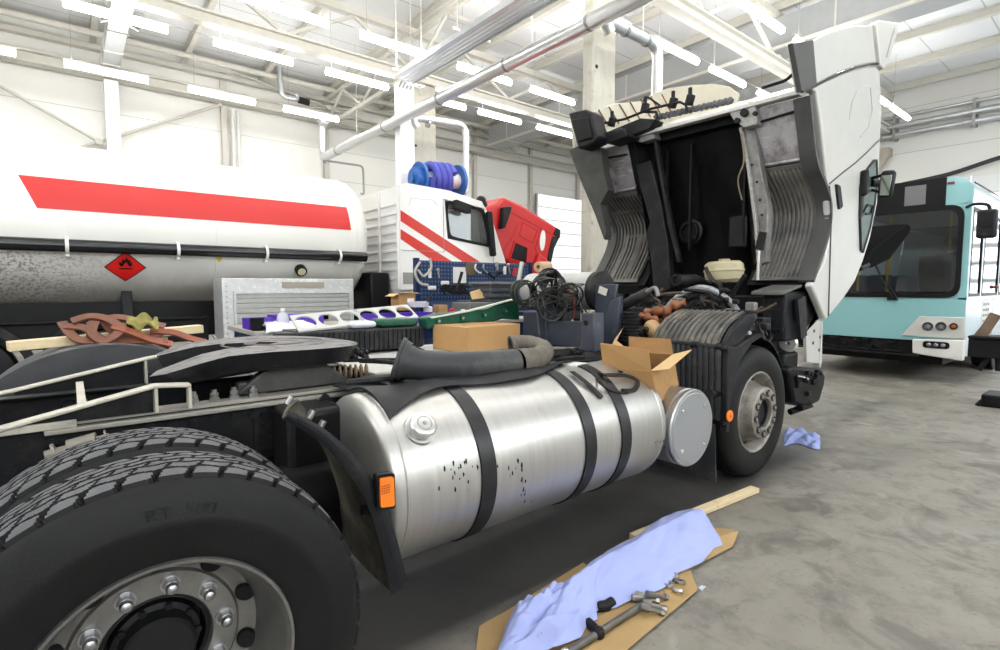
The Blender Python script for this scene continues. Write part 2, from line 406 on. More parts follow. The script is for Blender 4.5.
# ---------------------------------------------------------------- left wall steelwork
YW = 19.45
for i, x in enumerate((-2.6, 0.8, 4.2, 7.6, 11.0, 14.4, 17.8, 21.2)):
    if i == 1: continue
    o = MB().box(x-.09, x+.09, YW-.02, YW+.0, FL, ZC-.3).box(x-.012, x+.012, YW, YW+.12, FL, ZC-.3).box(x-.09, x+.09, YW+.12, YW+.14, FL, ZC-.3).build('wall_post', STEELW)
    tag(o, 'cream steel wall post standing against the white panelled wall', 'post', 'posts along the left wall', 'structure')
gi = thing('crane_girder', 'long cream steel girder running along the left wall above the tanker', 'girder', (8, 19.1, 7.2)); gi['kind'] = 'structure'
MB().box(X0+.1, X1-.1, 18.95, 19.35, 7.7, 7.75).box(X0+.1, X1-.1, 19.13, 19.17, 7.45, 7.72).box(X0+.1, X1-.1, 18.95, 19.35, 7.42, 7.47).build('girder', STEELW, gi)
MB().box(X0+.1, X1-.1, 19.2, 19.42, 8.2, 8.32).build('eaves_rail', STEELW, gi)
MB().cyl((X0+.1, 18.7, 8.45), (X1-.1, 18.7, 8.45), 0.09).build('eaves_pipe', STEELW, gi)
def brace(xa, xb, za, zb, y, label):
    r = thing('cross_brace', label, 'brace', ((xa+xb)/2, y, za)); r['kind'] = 'structure'
    MB().cyl((xa, y, za), (xb, y, zb), 0.045, n=10).build('brace_tube', STEELW, r)
    MB().cyl((xa, y-.09, zb), (xb, y-.09, za), 0.045, n=10).build('brace_tube', STEELW, r)
    MB().cyl(((xa+xb)/2, y+.05, (za+zb)/2), ((xa+xb)/2, y-.14, (za+zb)/2), 0.09, n=12).build('centre_disc', STEELW, r)
brace(-2.4, 4.1, 3.9, 7.4, 19.3, 'pale cross brace of two tubes on the left wall above the tank')
brace(4.4, 10.8, 7.5, 8.5, 19.3, 'shallow cross brace of tubes high on the wall behind the concrete column')
brace(11.2, 14.2, 2.5, 7.3, 19.3, 'pale cross brace on the left wall behind the red cab')
brace(14.6, 17.6, 7.5, 8.5, 19.3, 'small cross brace high on the wall right of the red cab')
# ---------------------------------------------------------------- ducts and heater
def hang_rod(parent, x, y, z0, z1=8.5): MB().cyl((x, y, z0), (x, y, z1), 0.012, n=6).build('hanger_rod', STEELW, parent)
d = thing('exhaust_extraction_duct', 'long shiny round extraction duct crossing the hall diagonally overhead', 'duct', (6.85, 11, 5.8))
MB().tube(round_poly([(6.78, 17.7, 7.0), (6.78, 17.7, 5.8), (6.78, 3.6, 5.8)], 0.3), 0.132, 20).build('duct_pipe', mat('spiral_duct', (0.70, 0.71, 0.72), 0.28, 0.75, var=0.1, vs=14, streak=(1, 6, 1)), d)
for y in (16.4, 13.2, 10.5, 8.1, 6.0): MB().cyl((6.78, y-.025, 5.8), (6.78, y+.025, 5.8), 0.144, n=24).build('clamp', BOLT, d)
for y in (15, 11.8, 7.4): hang_rod(d, 6.78, y, 5.9)
MB().cyl((6.78, 17.7, 6.95), (6.78, 17.7, 7.12), 0.17).cyl((6.78, 17.55, 7.05), (6.78, 17.9, 7.25), 0.05).build('valve_head', DUCT, d)
d = thing('branch_duct', 'short round branch duct bending down beside the concrete column to the lorry', 'duct', (7.8, 6, 5.9))
MB().tube(round_poly([(7.0, 5.93, 5.9), (8.55, 5.93, 5.9), (8.55, 5.93, 4.55)], 0.25), 0.10, 18).build('duct_pipe', DUCT, d)
for x in (7.6, 8.2): MB().cyl((x-.03, 5.93, 5.9), (x+.03, 5.93, 5.9), 0.112).build('clamp', BOLT, d)
hang_rod(d, 8.1, 5.93, 6.0)
d = thing('grey_branch_pipe', 'grey bent pipe dropping beside the column to the blue hose reel', 'pipe', (7, 12.2, 5.6))
q = [P(410, 117, Y=12.1), P(466, 125, Y=12.1), P(466, 197, Y=12.1)]
MB().tube(round_poly(q, 0.3), 0.09, 14).build('pipe', mat('light_duct', (0.72, 0.73, 0.74), 0.35, 0.5), d)
MB().cyl(q[0]+Vector((.5, 0, -.06)), q[0]+Vector((.56, 0, -.065)), 0.1).build('clamp', BOLT, d)
d = thing('mounted_air_pipe', 'thin grey pipe bending down the white wall left of the tanker cab', 'pipe', (6.5, 17.7, 5))
MB().tube(round_poly([P(322, 160, Y=17.6), P(363, 166, Y=17.6), P(364, 196, Y=17.6)], 0.15), 0.035, 10).build('pipe', mat('pipe_grey', (0.3, 0.3, 0.3), 0.4), d)
d = thing('vertical_flue', 'grey bent flue with black coupling on the upper left wall', 'pipe', (5.6, 18.3, 7))
q = [P(278, 62, Y=18.5), P(282, 97, Y=18.5), P(300, 100, Y=18.5)]
MB().tube(round_poly(q, 0.2), 0.09, 14).build('pipe', DUCT, d)
MB().cyl(q[2]-Vector((.05, 0, 0)), q[2]+Vector((.3, 0, -0.02)), 0.11).build('coupling', BLK, d)
# radiant heater
d = thing('radiant_heater', 'long ribbed silver heater panel slung below the roof above the column', 'heater', (6.25, 8, 6.3))
hp = MB()
for k in range(5): hp.box(6.03+k*.1, 6.115+k*.1, 3.5, 11.2, 6.30, 6.335)
hp.box(6.0, 6.04, 3.5, 11.2, 6.28, 6.40).box(6.52, 6.56, 3.5, 11.2, 6.28, 6.40).build('heater_panel', mat('heater_silver', (0.62, 0.64, 0.66), 0.3, 0.8, var=.06), d, bevel=.004)
for y in (11.0, 8.6, 6.2, 3.9):
    MB().box(5.85, 6.75, y-.02, y+.02, 6.36, 6.41).build('cross_bar', WHITE, d)
    hang_rod(d, 5.95, y, 6.4); hang_rod(d, 6.6, y, 6.4)
vb = MB()
for k in range(4): vb.tube([(6.5+.1*k, 11.25, 6.3), (6.55+.1*k, 11.5, 6.35), (6.5+.1*k, 11.7, 6.5), (6.5+.1*k, 11.9, 6.4)], 0.03, 8, sm=4)
vb.build('valve_pipes', DUCT, d)
# square duct at upper left
d = thing('square_duct', 'white square duct crossing under the roof and dropping down the left wall', 'duct', (.75, 16, 7.5))
MB().box(0.98, 1.38, 10.5, 19.0, 7.6, 7.95).build('duct_body', DUCT, d, bevel=.01)
MB().box(1.02, 1.36, 18.9, 19.3, FL, 7.35).build('drop_duct', mat('white_duct', (0.82, 0.83, 0.84), .4), d, bevel=.01)
for sx in (-1, 1): MB().lathe([(0.03, 0), (0.2, .02), (0.22, .2), (.05, .26)], (1.18+sx*.22, 15.2, 7.7), (sx, 0, -.3), 20).build('air_nozzle', DUCT, d)
for y in (12.2, 14, 16, 17.4, 18.4): MB().box(.96, 1.40, y-.02, y+.02, 7.58, 7.97).build('flange', STEELW, d)
dp = MB()
for k in range(2): dp.cyl((4.42+k*.16, 19.3, FL), (4.42+k*.16, 19.3, 7.3), 0.06, n=12)
dp = dp.build('twin_downpipe', WHITE); tag(dp, 'pair of white vertical pipes running down the left wall above the tank', 'pipe')
# end wall pipework
d = thing('end_wall_pipes', 'three long horizontal pipes carried high on the end wall above the bus', 'pipe', (23.7, 5, 7))
for z, r in ((7.65, .06), (7.32, .11), (7.0, .10)):
    MB().cyl((23.6, -4, z), (23.6, 8, z), r, n=14).build('pipe', DUCT, d)
for y in (-3, 0.5, 4.0, 6.2): MB().box(23.5, 23.98, y-.04, y+.04, 6.85, 7.75).build('bracket', BOLT, d)
d = tag(MB().tube([(23.8, 5.9, 5.25), (23.8, 4.6, 5.4), (23.8, 3.2, 5.75), (23.8, 1.5, 6.0)], 0.07, 10, sm=5).build('hanging_cable_bundle', mat('dark_rope', (.06, .06, .06), .8, var=.8, vs=3, streak=(1, 12, 12))), 'dark twisted cable bundle strung along the end wall above the bus', 'cable')
d = tag(MB().box(23.4, 23.9, 6.3, 6.55, 6.3, 6.6).prism([(6.3, 6.3), (6.55, 6.3), (7.0, 5.6), (6.75, 5.5)], 'x', 23.4, 23.7).build('rectangular_vent_duct', mat('tan_duct', (.45, .40, .33), .6), bevel=.01), 'small tan vent duct on the end wall beside the raised cab', 'duct')
# ---------------------------------------------------------------- strip lights
TUBE = mat('lamp_tube', (1, 1, 1), 0.4, emit=(1.0, 0.985, 0.95), es=12)
TRK0 = mat('light_wire', (.35, .35, .34), .5)
lp = thing('fluorescent_ceiling_light', 'x', 'ceiling light', (0, 0, 6.8), 'fluorescent strip lights slung under the roof')
MB().box(-.86, .86, -.035, .035, 6.89, 6.93).build('housing', WHITE, lp, bevel=.008)
tb = MB()
tb.tube([(-.84, 0, 6.84), (.84, 0, 6.84)], .065, 14)
tb.build('tube', TUBE, lp)
MB().cyl((-.7, 0, 6.93), (-.7, 0, 8.4), 0.005, n=6).build('suspension_wire', TRK0, lp)
ORD = ['first', 'second', 'third', 'fourth', 'fifth', 'sixth', 'seventh', 'eighth', 'ninth']
rows = [(16.75, [-1.55, 1.0, 3.6, 6.1], 'row nearest the left wall'), (13.25, [-1.5, 1.0, 3.55, 6.05, 8.6, 10.8, 13.25], 'row above the tanker roof'),
        (10.9, [1.0, 3.5, 5.9, 8.4, 10.8], 'row between tanker and lorry'), (7.1, [6.0, 8.4, 11.0, 13.3, 15.8], 'row beyond the nearer truss'),
        (5.15, [-1.5, 1.0, 3.5, 6.0, 8.5, 10.95, 13.3, 15.9, 18.0, 20.1], 'row above the raised cab'),
        (1.5, [-3.5, -1.0, 1.5, 4.0, 6.5, 9, 11.5, 13.2, 16.5], 'row above the aisle')]
firstL = True
TRK = mat('light_wire', (.35, .35, .34), .5)
for y, xs, nm in rows:
    for i, x in enumerate(xs):
        lb = 'bright fluorescent strip light, %s from the left in the %s' % (ORD[i % 9] if i < 9 else 'last', nm)
        if firstL: lp.location = (x, y, 6.8); lp['label'] = lb; WO[lp.name] = Vector((0, 0, 6.8)); firstL = False
        else: dup(lp, (x, y, 6.8), lb)
        a = bpy.data.lights.new('strip_lamp', 'AREA'); a.shape = 'RECTANGLE'; a.size = 1.7; a.size_y = .14; a.energy = 17.0; a.color = (1.0, .985, .96)
        ao = bpy.data.objects.new('strip_lamp', a); COL.objects.link(ao); ao.location = (x, y, 6.79)
        a2 = a.copy(); a2.energy = 9.0; ao = bpy.data.objects.new('strip_lamp', a2); COL.objects.link(ao); ao.location = (x, y, 6.945); ao.rotation_euler = (PI, 0, 0)
    o = MB().cyl((xs[0]-1, y, 6.955), (xs[-1]+1, y, 6.955), 0.008, n=6).build('ceiling_lamp_wire', TRK)
    tag(o, 'thin dark wire along the strip lights, %s' % nm, 'cable')
# fill light: unseen high windows added on the camera side of the hall
W2 = bpy.data.worlds.new('sky'); SC.world = W2; W2.use_nodes = True
W2.node_tree.nodes['Background'].inputs[0].default_value = (0.8, 0.88, 1.0, 1); W2.node_tree.nodes['Background'].inputs[1].default_value = 1.0
def fill_light(loc, rot, sx, sy, e, col=(0.93, 0.97, 1.0)):
    a = bpy.data.lights.new('daylight', 'AREA'); a.shape = 'RECTANGLE'; a.size = sx; a.size_y = sy; a.energy = e; a.color = col  # area lamp set at each added window, for soft fill
    o = bpy.data.objects.new('daylight', a); COL.objects.link(o); o.location = loc; o.rotation_euler = rot
def window(n, x0, x1, wall, e, z0=3.2, z1=6.6):  # unseen window with glowing pane, added to brighten the near side
    PANE = mat('window_daylight', (0.9, 0.95, 1.0), 0.2, emit=(0.92, 0.97, 1.0), es=3.0)
    if wall == 'right':
        fr = MB().ring([(x0, z0), (x1, z0), (x1, z1), (x0, z1)], [(x0+.08, z0+.08), (x1-.08, z0+.08), (x1-.08, z1-.08), (x0+.08, z1-.08)], 'y', Y0, Y0+.1)
        o = struct(fr.build('window_%d' % n, WHITE)); MB().box(x0+.08, x1-.08, Y0+.02, Y0+.05, z0+.08, z1-.08).build('pane', PANE, o, smooth=0)
        fill_light(((x0+x1)/2, Y0+.12, (z0+z1)/2), (PI/2, 0, 0), x1-x0-.2, z1-z0-.2, e)
    else:
        fr = MB().ring([(x0, z0), (x1, z0), (x1, z1), (x0, z1)], [(x0+.08, z0+.08), (x1-.08, z0+.08), (x1-.08, z1-.08), (x0+.08, z1-.08)], 'x', X0, X0+.1)
        o = struct(fr.build('window_%d' % n, WHITE)); MB().box(X0+.02, X0+.05, x0+.08, x1-.08, z0+.08, z1-.08).build('pane', PANE, o, smooth=0)
        fill_light((X0+.12, (x0+x1)/2, (z0+z1)/2), (PI/2, 0, -PI/2), x1-x0-.2, z1-z0-.2, e)
window(1, -4.5, 1.5, 'right', 14); window(2, 3.0, 9.0, 'right', 16); window(3, 10.5, 16.5, 'right', 22)
window(4, 0.5, 6.0, 'back', 12)
# ================================================================ tanker lorry
TY, TZ, TR = 9.3, 2.32, 1.06
def oncyl(px, py, yc=TY, zc=TZ, R=TR):
    d = FW+RT*((px-500)/F0)+UP*((325-py)/F0)
    a = d.y*d.y+d.z*d.z; b = 2*(-d.y*yc+d.z*(CH-zc)); c = yc*yc+(CH-zc)**2-R*R
    D = max(b*b-4*a*c, 0); t = (-b-math.sqrt(D))/(2*a); p = Vector((d.x*t, d.y*t, CH+d.z*t))
    return p.x, math.atan2(p.z-zc, -(p.y-yc))
def cylp(x, an, r=TR): return (x, TY-r*math.cos(an), TZ+r*math.sin(an))
def tank_material():
    m = bpy.data.materials.new('tank_paint'); m.use_nodes = True; nt = m.node_tree; N = nt.nodes; L = nt.links; b = N['Principled BSDF']
    b.inputs['Roughness'].default_value = 0.28
    tc = N.new('ShaderNodeTexCoord'); sx = N.new('ShaderNodeSeparateXYZ'); L.new(tc.outputs['Object'], sx.inputs[0])
    def noise(s, d, r): n = N.new('ShaderNodeTexNoise'); n.inputs['Scale'].default_value = s; n.inputs['Detail'].default_value = d; n.inputs['Roughness'].default_value = r; L.new(tc.outputs['Object'], n.inputs['Vector']); return n.outputs['Fac']
    def mr(x, a, c, lo, hi): r = N.new('ShaderNodeMapRange'); L.new(x, r.inputs[0]); r.inputs[1].default_value = a; r.inputs[2].default_value = c; r.inputs[3].default_value = lo; r.inputs[4].default_value = hi; return r.outputs[0]
    def mul(a, c): x = N.new('ShaderNodeMath'); x.operation = 'MULTIPLY'; L.new(a, x.inputs[0]); L.new(c, x.inputs[1]); return x.outputs[0]
    def mix(f, c1, c2):
        x = N.new('ShaderNodeMix'); x.data_type = 'RGBA'; L.new(f, x.inputs[0])
        if isinstance(c1, tuple): x.inputs[6].default_value = (*c1, 1)
        else: L.new(c1, x.inputs[6])
        x.inputs[7].default_value = (*c2, 1); return x.outputs[2]
    z = sx.outputs['Z']; x = sx.outputs['X']   # object origin at z = FL
    road = mr(z, 2.0, 1.55, 0, .55)            # road film thrown up from the wheels onto the belly
    c = mix(mul(road, mr(noise(3, 6, .6), .3, .7, .5, 1)), (0.80, 0.79, 0.75), (0.22, 0.19, 0.145))
    spk = mul(mr(noise(26, 5, .7), .50, .56, 0, .75), mr(z, 2.12, 1.9, 0, 1)); spk = mul(spk, mr(x, 0.6, -0.4, 0, 1))
    c = mix(spk, c, (0.16, 0.15, 0.13))
    L.new(c, b.inputs['Base Color']); return m
TANKM = tank_material()
t = thing('tanker_truck', 'white gas tanker lorry with red band, black side rail and striped white cab', 'tanker truck', (0, 9.3, FL))
WO[t.name] = Vector((0, 9.3, FL))
prof = [(0.0, -8.05), (.5, -8.0), (.85, -7.85), (TR, -7.5)]
prof = [(TR, -6.6)]
for i in range(0, 9): a = PI/2*i/8; prof.append((max(TR*math.cos(a), 0.001), 3.72+0.42*math.sin(a)))
tb = MB().lathe([(0.001, -6.9), (TR*.9, -6.85)]+prof, (0, TY, TZ), (1, 0, 0), 96, closed=False)
body = tb.build('tank_body', TANKM, t, smooth=50)
# weld seams
for x in (-3.2, 0.02, 1.63, 3.7): MB().lathe([(TR, -0.008), (TR+.004, 0), (TR, .008)], (x, TY, TZ), (1, 0, 0), 96).build('weld_seam', TANKM, body)
# red band
(xa, a1), (xb, a0) = oncyl(18, 175), oncyl(37, 208); (xd, _), (xc, _) = oncyl(346, 206), oncyl(351, 230)
fn = lambda u, v: cylp((xa+(xb-xa)*v)*(1-u)+(xd+(xc-xd)*v)*u, a1+(a0-a1)*v, TR+.004)
MB().grid(fn, 40, 12, 0.002).build('red_band', mat('band_red', (0.62, 0.018, 0.016), 0.35), body)
# black rail with white brackets
ra = (oncyl(0, 234)[1]+oncyl(0, 249)[1])/2
p0 = Vector(cylp(-5.5, ra, TR+.07)); p1 = Vector(cylp(3.83, ra, TR+.07))
rail = MB().cyl(p0, p1, 0.078, n=20).build('side_rail', mat('rail_black', (.01, .01, .012), .18), t)
for px in (67, 177, 265, 338):
    x = oncyl(px, 245)[0]; b = MB()
    b.lathe([(.085, -.018), (.095, -.018), (.095, .018), (.085, .018)], (x, p0.y, p0.z), (1, 0, 0), 24)
    b.box(x-.018, x+.018, p0.y-.01, p0.y+.16, p0.z+.07, p0.z+.11).box(x-.018, x+.018, p0.y-.01, p0.y+.16, p0.z-.13, p0.z-.085)
    lab(b.build('rail_bracket', WHITE, rail), 'white strap bracket')
# hazard diamond
cx, ca = oncyl(125.5, 267); hw = .225; da = math.radians(12.2)
def diam(k, r): return lambda u, v: cylp(cx+hw*k*(u-v), ca+da*k*(1-u-v), r)
pl = MB().grid(diam(1, TR+.006), 10, 10, .003).build('hazard_placard', BLK, t)
MB().grid(diam(.93, TR+.008), 10, 10, .002).build('red_face', mat('placard_red', (.78, .012, .010), .4), pl)
fl = [(-.35, .0), (-.5, .3), (-.45, .55), (-.3, .35), (-.22, .8), (-.05, .6), (.05, 1.0), (.22, .65), (.3, .75), (.42, .35), (.5, .5), (.5, .2), (.35, 0), (.2, .2), (.05, .5), (-.1, .3), (-.2, .1)]
fv = [Vector(cylp(cx+p[0]*.14, ca+math.radians(.6)+p[1]*math.radians(7.5), TR+.016)) for p in fl]
fm = MB(); fm.add(fv, [tuple(range(len(fv)))])
fm.grid(lambda u, v: cylp(cx-.07+.14*u, ca+math.radians(-.4)+math.radians(-.9)*v, TR+.016), 4, 1, 0)
fm.build('flame_symbol', BLK, pl, smooth=0)
yx, ya = oncyl(219, 260)
MB().add([cylp(yx-.05, ya+.04, TR+.005), cylp(yx+.05, ya+.04, TR+.005), cylp(yx, ya-.035, TR+.005)], [(0, 1, 2)]).build('yellow_triangle', mat('sign_yellow', (.75, .55, .02), .5), t)
lx, la = oncyl(300, 269); c0 = Vector(cylp(lx, la, TR+.0)); c1 = Vector(cylp(lx, la, TR+.09))
lmp = MB().cyl(c0, c1, .085, n=24).build('round_lamp', BLK, t); MB().cyl(c1, c1+(c1-c0)*.1, .06, n=20).build('lens', mat('lens_pale', (.6, .55, .35), .2), lmp)
# tank cradles, chassis, rear wheels and mudguard
ch = MB()
for y in (8.85, 9.75): ch.box(-6.6, 6.6, y-.05, y+.05, .85, 1.12)
for x in (-5.5, -3.6, -1.6, 0.6, 2.6, 3.6): ch.prism([(8.6, 1.1), (10.0, 1.1), (9.9, 1.45), (8.7, 1.45)], 'x', x-.06, x+.06)
ch.build('chassis', CHASS, t, bevel=.01)
sk = MB().box(-6, 1.5, 8.35, 8.4, .75, 1.06).box(-6, 3.7, 8.7, 8.75, .8, 1.30).box(-6, 1.5, 8.28, 8.42, 1.06, 1.09).build('side_guard', BLK, t, bevel=.008)
for wx in (0.35, -1.0, 4.9):
    wd = MB().lathe([(.29, 0), (.42, .02), (.49, .04), (.515, .08), (.52, .15), (.515, .27), (.48, .31), (.29, .31)], (wx, 8.25, FL+.52), (0, 1, 0), 48).build('wheel', BLK, t)
    MB().lathe([(.001, .12), (.1, .12), (.12, .06), (.2, .05), (.22, .1), (.27, .03), (.3, .0), (.3, .05)], (wx, 8.25, FL+.52), (0, 1, 0), 40, closed=False).build('rim', mat('rim_grey', (.35, .35, .34), .4, .6), wd)
for wx in (0.35, -1.0):
    MB().lathe([(.60, 0), (.66, 0), (.66, .5), (.60, .5)], (wx, 8.2, FL+.52), (0, 1, 0), 30, True, PI*1.03, PI*1.97).lathe([(.655, -.01), (.69, -.01), (.69, .02), (.655, .02)], (wx, 8.2, FL+.52), (0, 1, 0), 30, True, PI*1.03, PI*1.97).build('mudguard', BLKG, t)
# aluminium cabinet
AL = mat('aluminium_cabinet', (0.58, 0.585, 0.58), 0.45, 0.5, var=0.12, vs=10, dirt=(0.70, .70, .68), dscale=14, dlo=.55, dhi=.62)
cx0, cx1 = 1.56, 3.38
cab = MB().box(cx0, cx1, 7.7, 8.25, .55, 1.62).build('hose_cabinet', AL, t, bevel=.012)
SH = mat('shutter_grey', (0.42, 0.42, 0.40), 0.5, 0.3, var=.1, vs=8)
sh = MB()
n = 12
for k in range(n): z0 = .6+k*.068; sh.box(cx0+.16, cx1-.09, 7.675, 7.70, z0, z0+.062)
sh.build('roller_shutter', SH, cab, bevel=.006)
MB().ring([(cx0+.13, .56), (cx1-.06, .56), (cx1-.06, 1.44), (cx0+.13, 1.44)], [(cx0+.16, .6), (cx1-.09, .6), (cx1-.09, 1.41), (cx0+.16, 1.41)], 'y', 7.66, 7.7).build('shutter_frame', AL, cab)
MB().box(cx0+.76, cx0+1.36, 7.685, 7.7, 1.49, 1.57).build('name_plate', mat('plate_tan', (.33, .30, .25), .6), cab)
for k in range(14): MB().cyl((cx0+.05, 7.702, .6+k*.07), (cx0+.05, 7.69, .6+k*.07), .01, n=8).build('rivet', BOLT, cab)
lt = MB().cyl((2.9, 7.67, 1.06), (2.9, 7.6, 1.06), .03).box(2.86, 2.94, 7.6, 7.64, 1.03, 1.10).build('shutter_latch', BLK, cab)
# ---- cab of the tanker
CW = mat('cab_white', (0.80, 0.79, 0.77), 0.3, coat=.2, var=.02)
CY0, CY1 = 8.1, 10.55
def slope(poly, name, m, y0, y1, par, bev=.03): return MB().prism(poly, 'y', y0, y1).build(name, m, par, bevel=bev, seg=3)
side = [(4.40, 1.45), (4.40, 3.22), (4.55, 3.27), (5.40, 3.22), (6.15, 3.12), (6.42, 2.75), (6.72, 2.05), (6.80, 1.75), (6.80, 1.25), (5.9, 1.25), (5.75, 1.50)]
# near side wall with its window opening, far side, roof, back and front
win = XZ([(447, 203), (482, 211), (489, 245), (450, 236)], CY0)
wo = round_poly([(win[0][0]-.05, win[0][1]+.05), (win[1][0]+.05, win[1][1]+.05), (win[2][0]+.05, win[2][1]-.05), (win[3][0]-.05, win[3][1]-.05)], .12, 4)
wi = round_poly([tuple(p) for p in win], .1, 4)
def side_with_window(y0, y1):
    mb = MB(); op = [(win[0][0]-.05, win[0][1]+.05), (win[1][0]+.05, win[1][1]+.05), (win[2][0]+.05, win[2][1]-.05), (win[3][0]-.05, win[3][1]-.05)]
    A, B, C_, D = op
    mb.prism([(4.40, 1.45), (4.40, 3.22), (4.55, 3.27), (5.40, 3.24), A, D], 'y', y0, y1)
    mb.prism([(5.40, 3.24), (6.15, 3.12), B, A], 'y', y0, y1)
    mb.prism([(6.15, 3.12), (6.42, 2.75), (6.72, 2.05), C_, B], 'y', y0, y1)
    mb.prism([(6.72, 2.05), (6.80, 1.75), (6.80, 1.25), (5.9, 1.25), (5.75, 1.5), (4.40, 1.45), D, C_], 'y', y0, y1)
    return mb
cb = side_with_window(CY0, CY0+.05)
for m_ in (side_with_window(CY1-.05, CY1),): cb.add(m_.v, m_.f)
cb.prism([(4.41, 3.17), (4.41, 3.215), (4.55, 3.262), (5.40, 3.23), (6.14, 3.11), (6.11, 3.06), (5.38, 3.17), (4.56, 3.20)], 'y', CY0+.045, CY1-.045)
cb.box(4.405, 4.46, CY0+.045, CY1-.045, 1.455, 3.20)
cb.prism([(6.72, 2.05), (6.80, 1.75), (6.80, 1.25), (6.7, 1.25), (6.70, 1.75), (6.64, 2.05)], 'y', CY0+.052, CY1-.052)
cb.box(4.42, 6.70, CY0+.053, CY1-.053, 1.40, 1.5)
cab2 = cb.build('cab_shell', CW, t, smooth=0)
# window glass, seal
fr = MB().ring(wo, wi, 'y', CY0-.015, CY0+.03).build('window_seal', BLK, cab2)
CG = mat('cab_glass', (0.75, 0.8, 0.82), 0.03, trans=.95, spec=.5)
MB().prism(wi, 'y', CY0+.012, CY0+.018).build('side_window', CG, cab2, smooth=0)
MB().prism(wi, 'y', CY1-.018, CY1-.012).build('side_window', CG, cab2, smooth=0)
MB().add([(6.10, CY0+.08, 3.05), (6.10, CY1-.08, 3.05), (6.68, CY1-.08, 2.08), (6.68, CY0+.08, 2.08)], [(0, 1, 2, 3)]).build('windscreen', CG, cab2, smooth=0)
# seats and steering column inside
MB().box(5.2, 5.35, 8.4, 8.9, 1.9, 2.75).box(5.2, 5.75, 8.4, 8.9, 1.8, 1.95).box(5.22, 5.32, 8.53, 8.77, 2.75, 2.95).build('driver_seat', mat('seat_red', (.35, .05, .04), .8), cab2, bevel=.03)
MB().box(6.2, 6.65, 8.2, 10.4, 1.8, 2.1).build('dashboard', BLKG, cab2, bevel=.04)
# door outline, rear corner louvres, panel emboss
LN = mat('seam_line', (.30, .29, .28), .6)
def groove(pts, name, par, w=.012, y=CY0-.003, m=None, closed=False):
    q = [Vector((a, y, b)) for a, b in pts]; mb = MB(); mb.tube(q, w/2, 6, closed); return mb.build(name, m or LN, par)
groove(XZ([(443, 199), (482, 208), (492, 238), (494, 267)], CY0), 'door_seam', cab2)
groove(XZ([(443, 199), (444, 252), (401, 250)], CY0), 'door_seam', cab2)
em = round_poly(XZ([(410, 198), (436, 201), (438, 240), (410, 225)], CY0), .08)
groove(XZ([(409, 205), (411, 198), (433, 200), (437, 205)], CY0), 'panel_crease', cab2, .01, m=mat('crease_white', (.6, .59, .57), .4))
lv = MB()
for k in range(9):
    z = 1.62+k*.16
    for (ya, yb) in ((8.18, 8.75), (8.9, 10.3)): lv.box(4.375, 4.40, ya, yb, z, z+.05)
lv.build('rear_louvre', CW, cab2, bevel=.008)
MB().box(4.36, 4.399, 8.11, 8.145, 1.47, 3.18).box(4.36, 4.403, 8.8, 8.86, 1.47, 3.18).build('corner_rib', CW, cab2, bevel=.008)
# red stripes
STR = mat('stripe_red', (.62, .025, .012), .35)
for pts in ([(400.5, 210), (400.5, 221), (463, 262), (480, 262)], [(400.5, 229), (400.5, 239), (434, 262), (453, 262)]):
    q = XZ(pts, CY0)
    MB().prism([q[0], q[1], q[2], q[3]], 'y', CY0-.003, CY0-.0005).build('red_stripe', STR, cab2, smooth=0)
# mirrors, sun visor, step, hazard mark
mr_ = MB().obox(P(491, 234, Y=7.98), (.12, .1, .85), Matrix.Rotation(-.12, 3, 'Y')).build('door_mirror', BLK, t, bevel=.03)
MB().obox(P(462, 207, Y=7.95), (.35, .12, .16), Matrix.Rotation(.2, 3, 'Y')).tube([P(466, 204, Y=7.95), P(478, 208, Y=8.1)], .015).build('kerb_mirror', BLK, t, bevel=.04)
MB().tube([P(482, 202, Y=8.2), P(484, 207, Y=8.2)], .08).ball(P(481, 201, Y=8.2), .1).build('roof_lamp', BLKG, t)
MB().box(4.45, 4.75, CY0-.004, CY0, 1.55, 1.75).build('warning_label', mat('label_grey', (.28, .28, .26), .6), cab2)
MB().box(4.5, 6.6, 8.3, 10.3, .7, 1.4).box(4.0, 4.35, 8.4, 9.6, .6, 1.75).build('engine_bay', BLK, t, bevel=.03)
MB().prism([(6.3, .35), (6.85, .35), (6.9, .9), (6.8, 1.25), (5.7, 1.25), (5.5, .9)], 'y', 8.12, 10.5).build('bumper', CW, t, bevel=.03)
# ---- hose reel with its blue hose standing on a bracket over the cab
BLU = mat('reel_blue', (0.02, 0.12, 0.42), .35); HOS = mat('hose_blue', (0.06, 0.07, 0.42), .5)
c = P(438, 180, Y=11.9); ax = (P(462, 184, Y=11.9)-P(415, 181, Y=11.9)).normalized()
hr = thing('hose_reel', 'blue hose reel wound with thick blue extraction hose above the white cab', 'hose reel', c-Vector((0, 0, .4)))
dr = MB().cyl(c-ax*.55, c+ax*.62, .2, n=30)
dr.build('drum', WHITE, hr)
for k, h in ((-1, .56), (1, .62)):
    MB().lathe([(.1, -.02), (.38, -.02), (.42, -.04), (.42, .04), (.38, .02), (.1, .02)], c+ax*h*k, ax, 36).build('flange', BLU, hr)
MB().cyl(c-ax*.75, c-ax*.56, .26, .3, n=24).cyl(c-ax*.82, c-ax*.75, .12, n=20).build('spring_housing', BLU, hr)
u, w_ = frame_for(ax); pts = []
for k in range(4*20): a = 2*PI*k/20; pts.append(c+ax*(-.40+.70*k/80)+u*(.36*math.cos(a))+w_*(.36*math.sin(a)))
MB().tube(pts, .10, 12).build('wound_hose', HOS, hr)
MB().tube([c+ax*.62, c+ax*.62+Vector((.05, 0, .3)), c+ax*.5+Vector((0, .2, .35))], .03, 8).bar(c+Vector((0, .5, -.1)), c+Vector((0, 1.1, -.1)), .1, .1).build('mounting_bracket', BLU, hr)
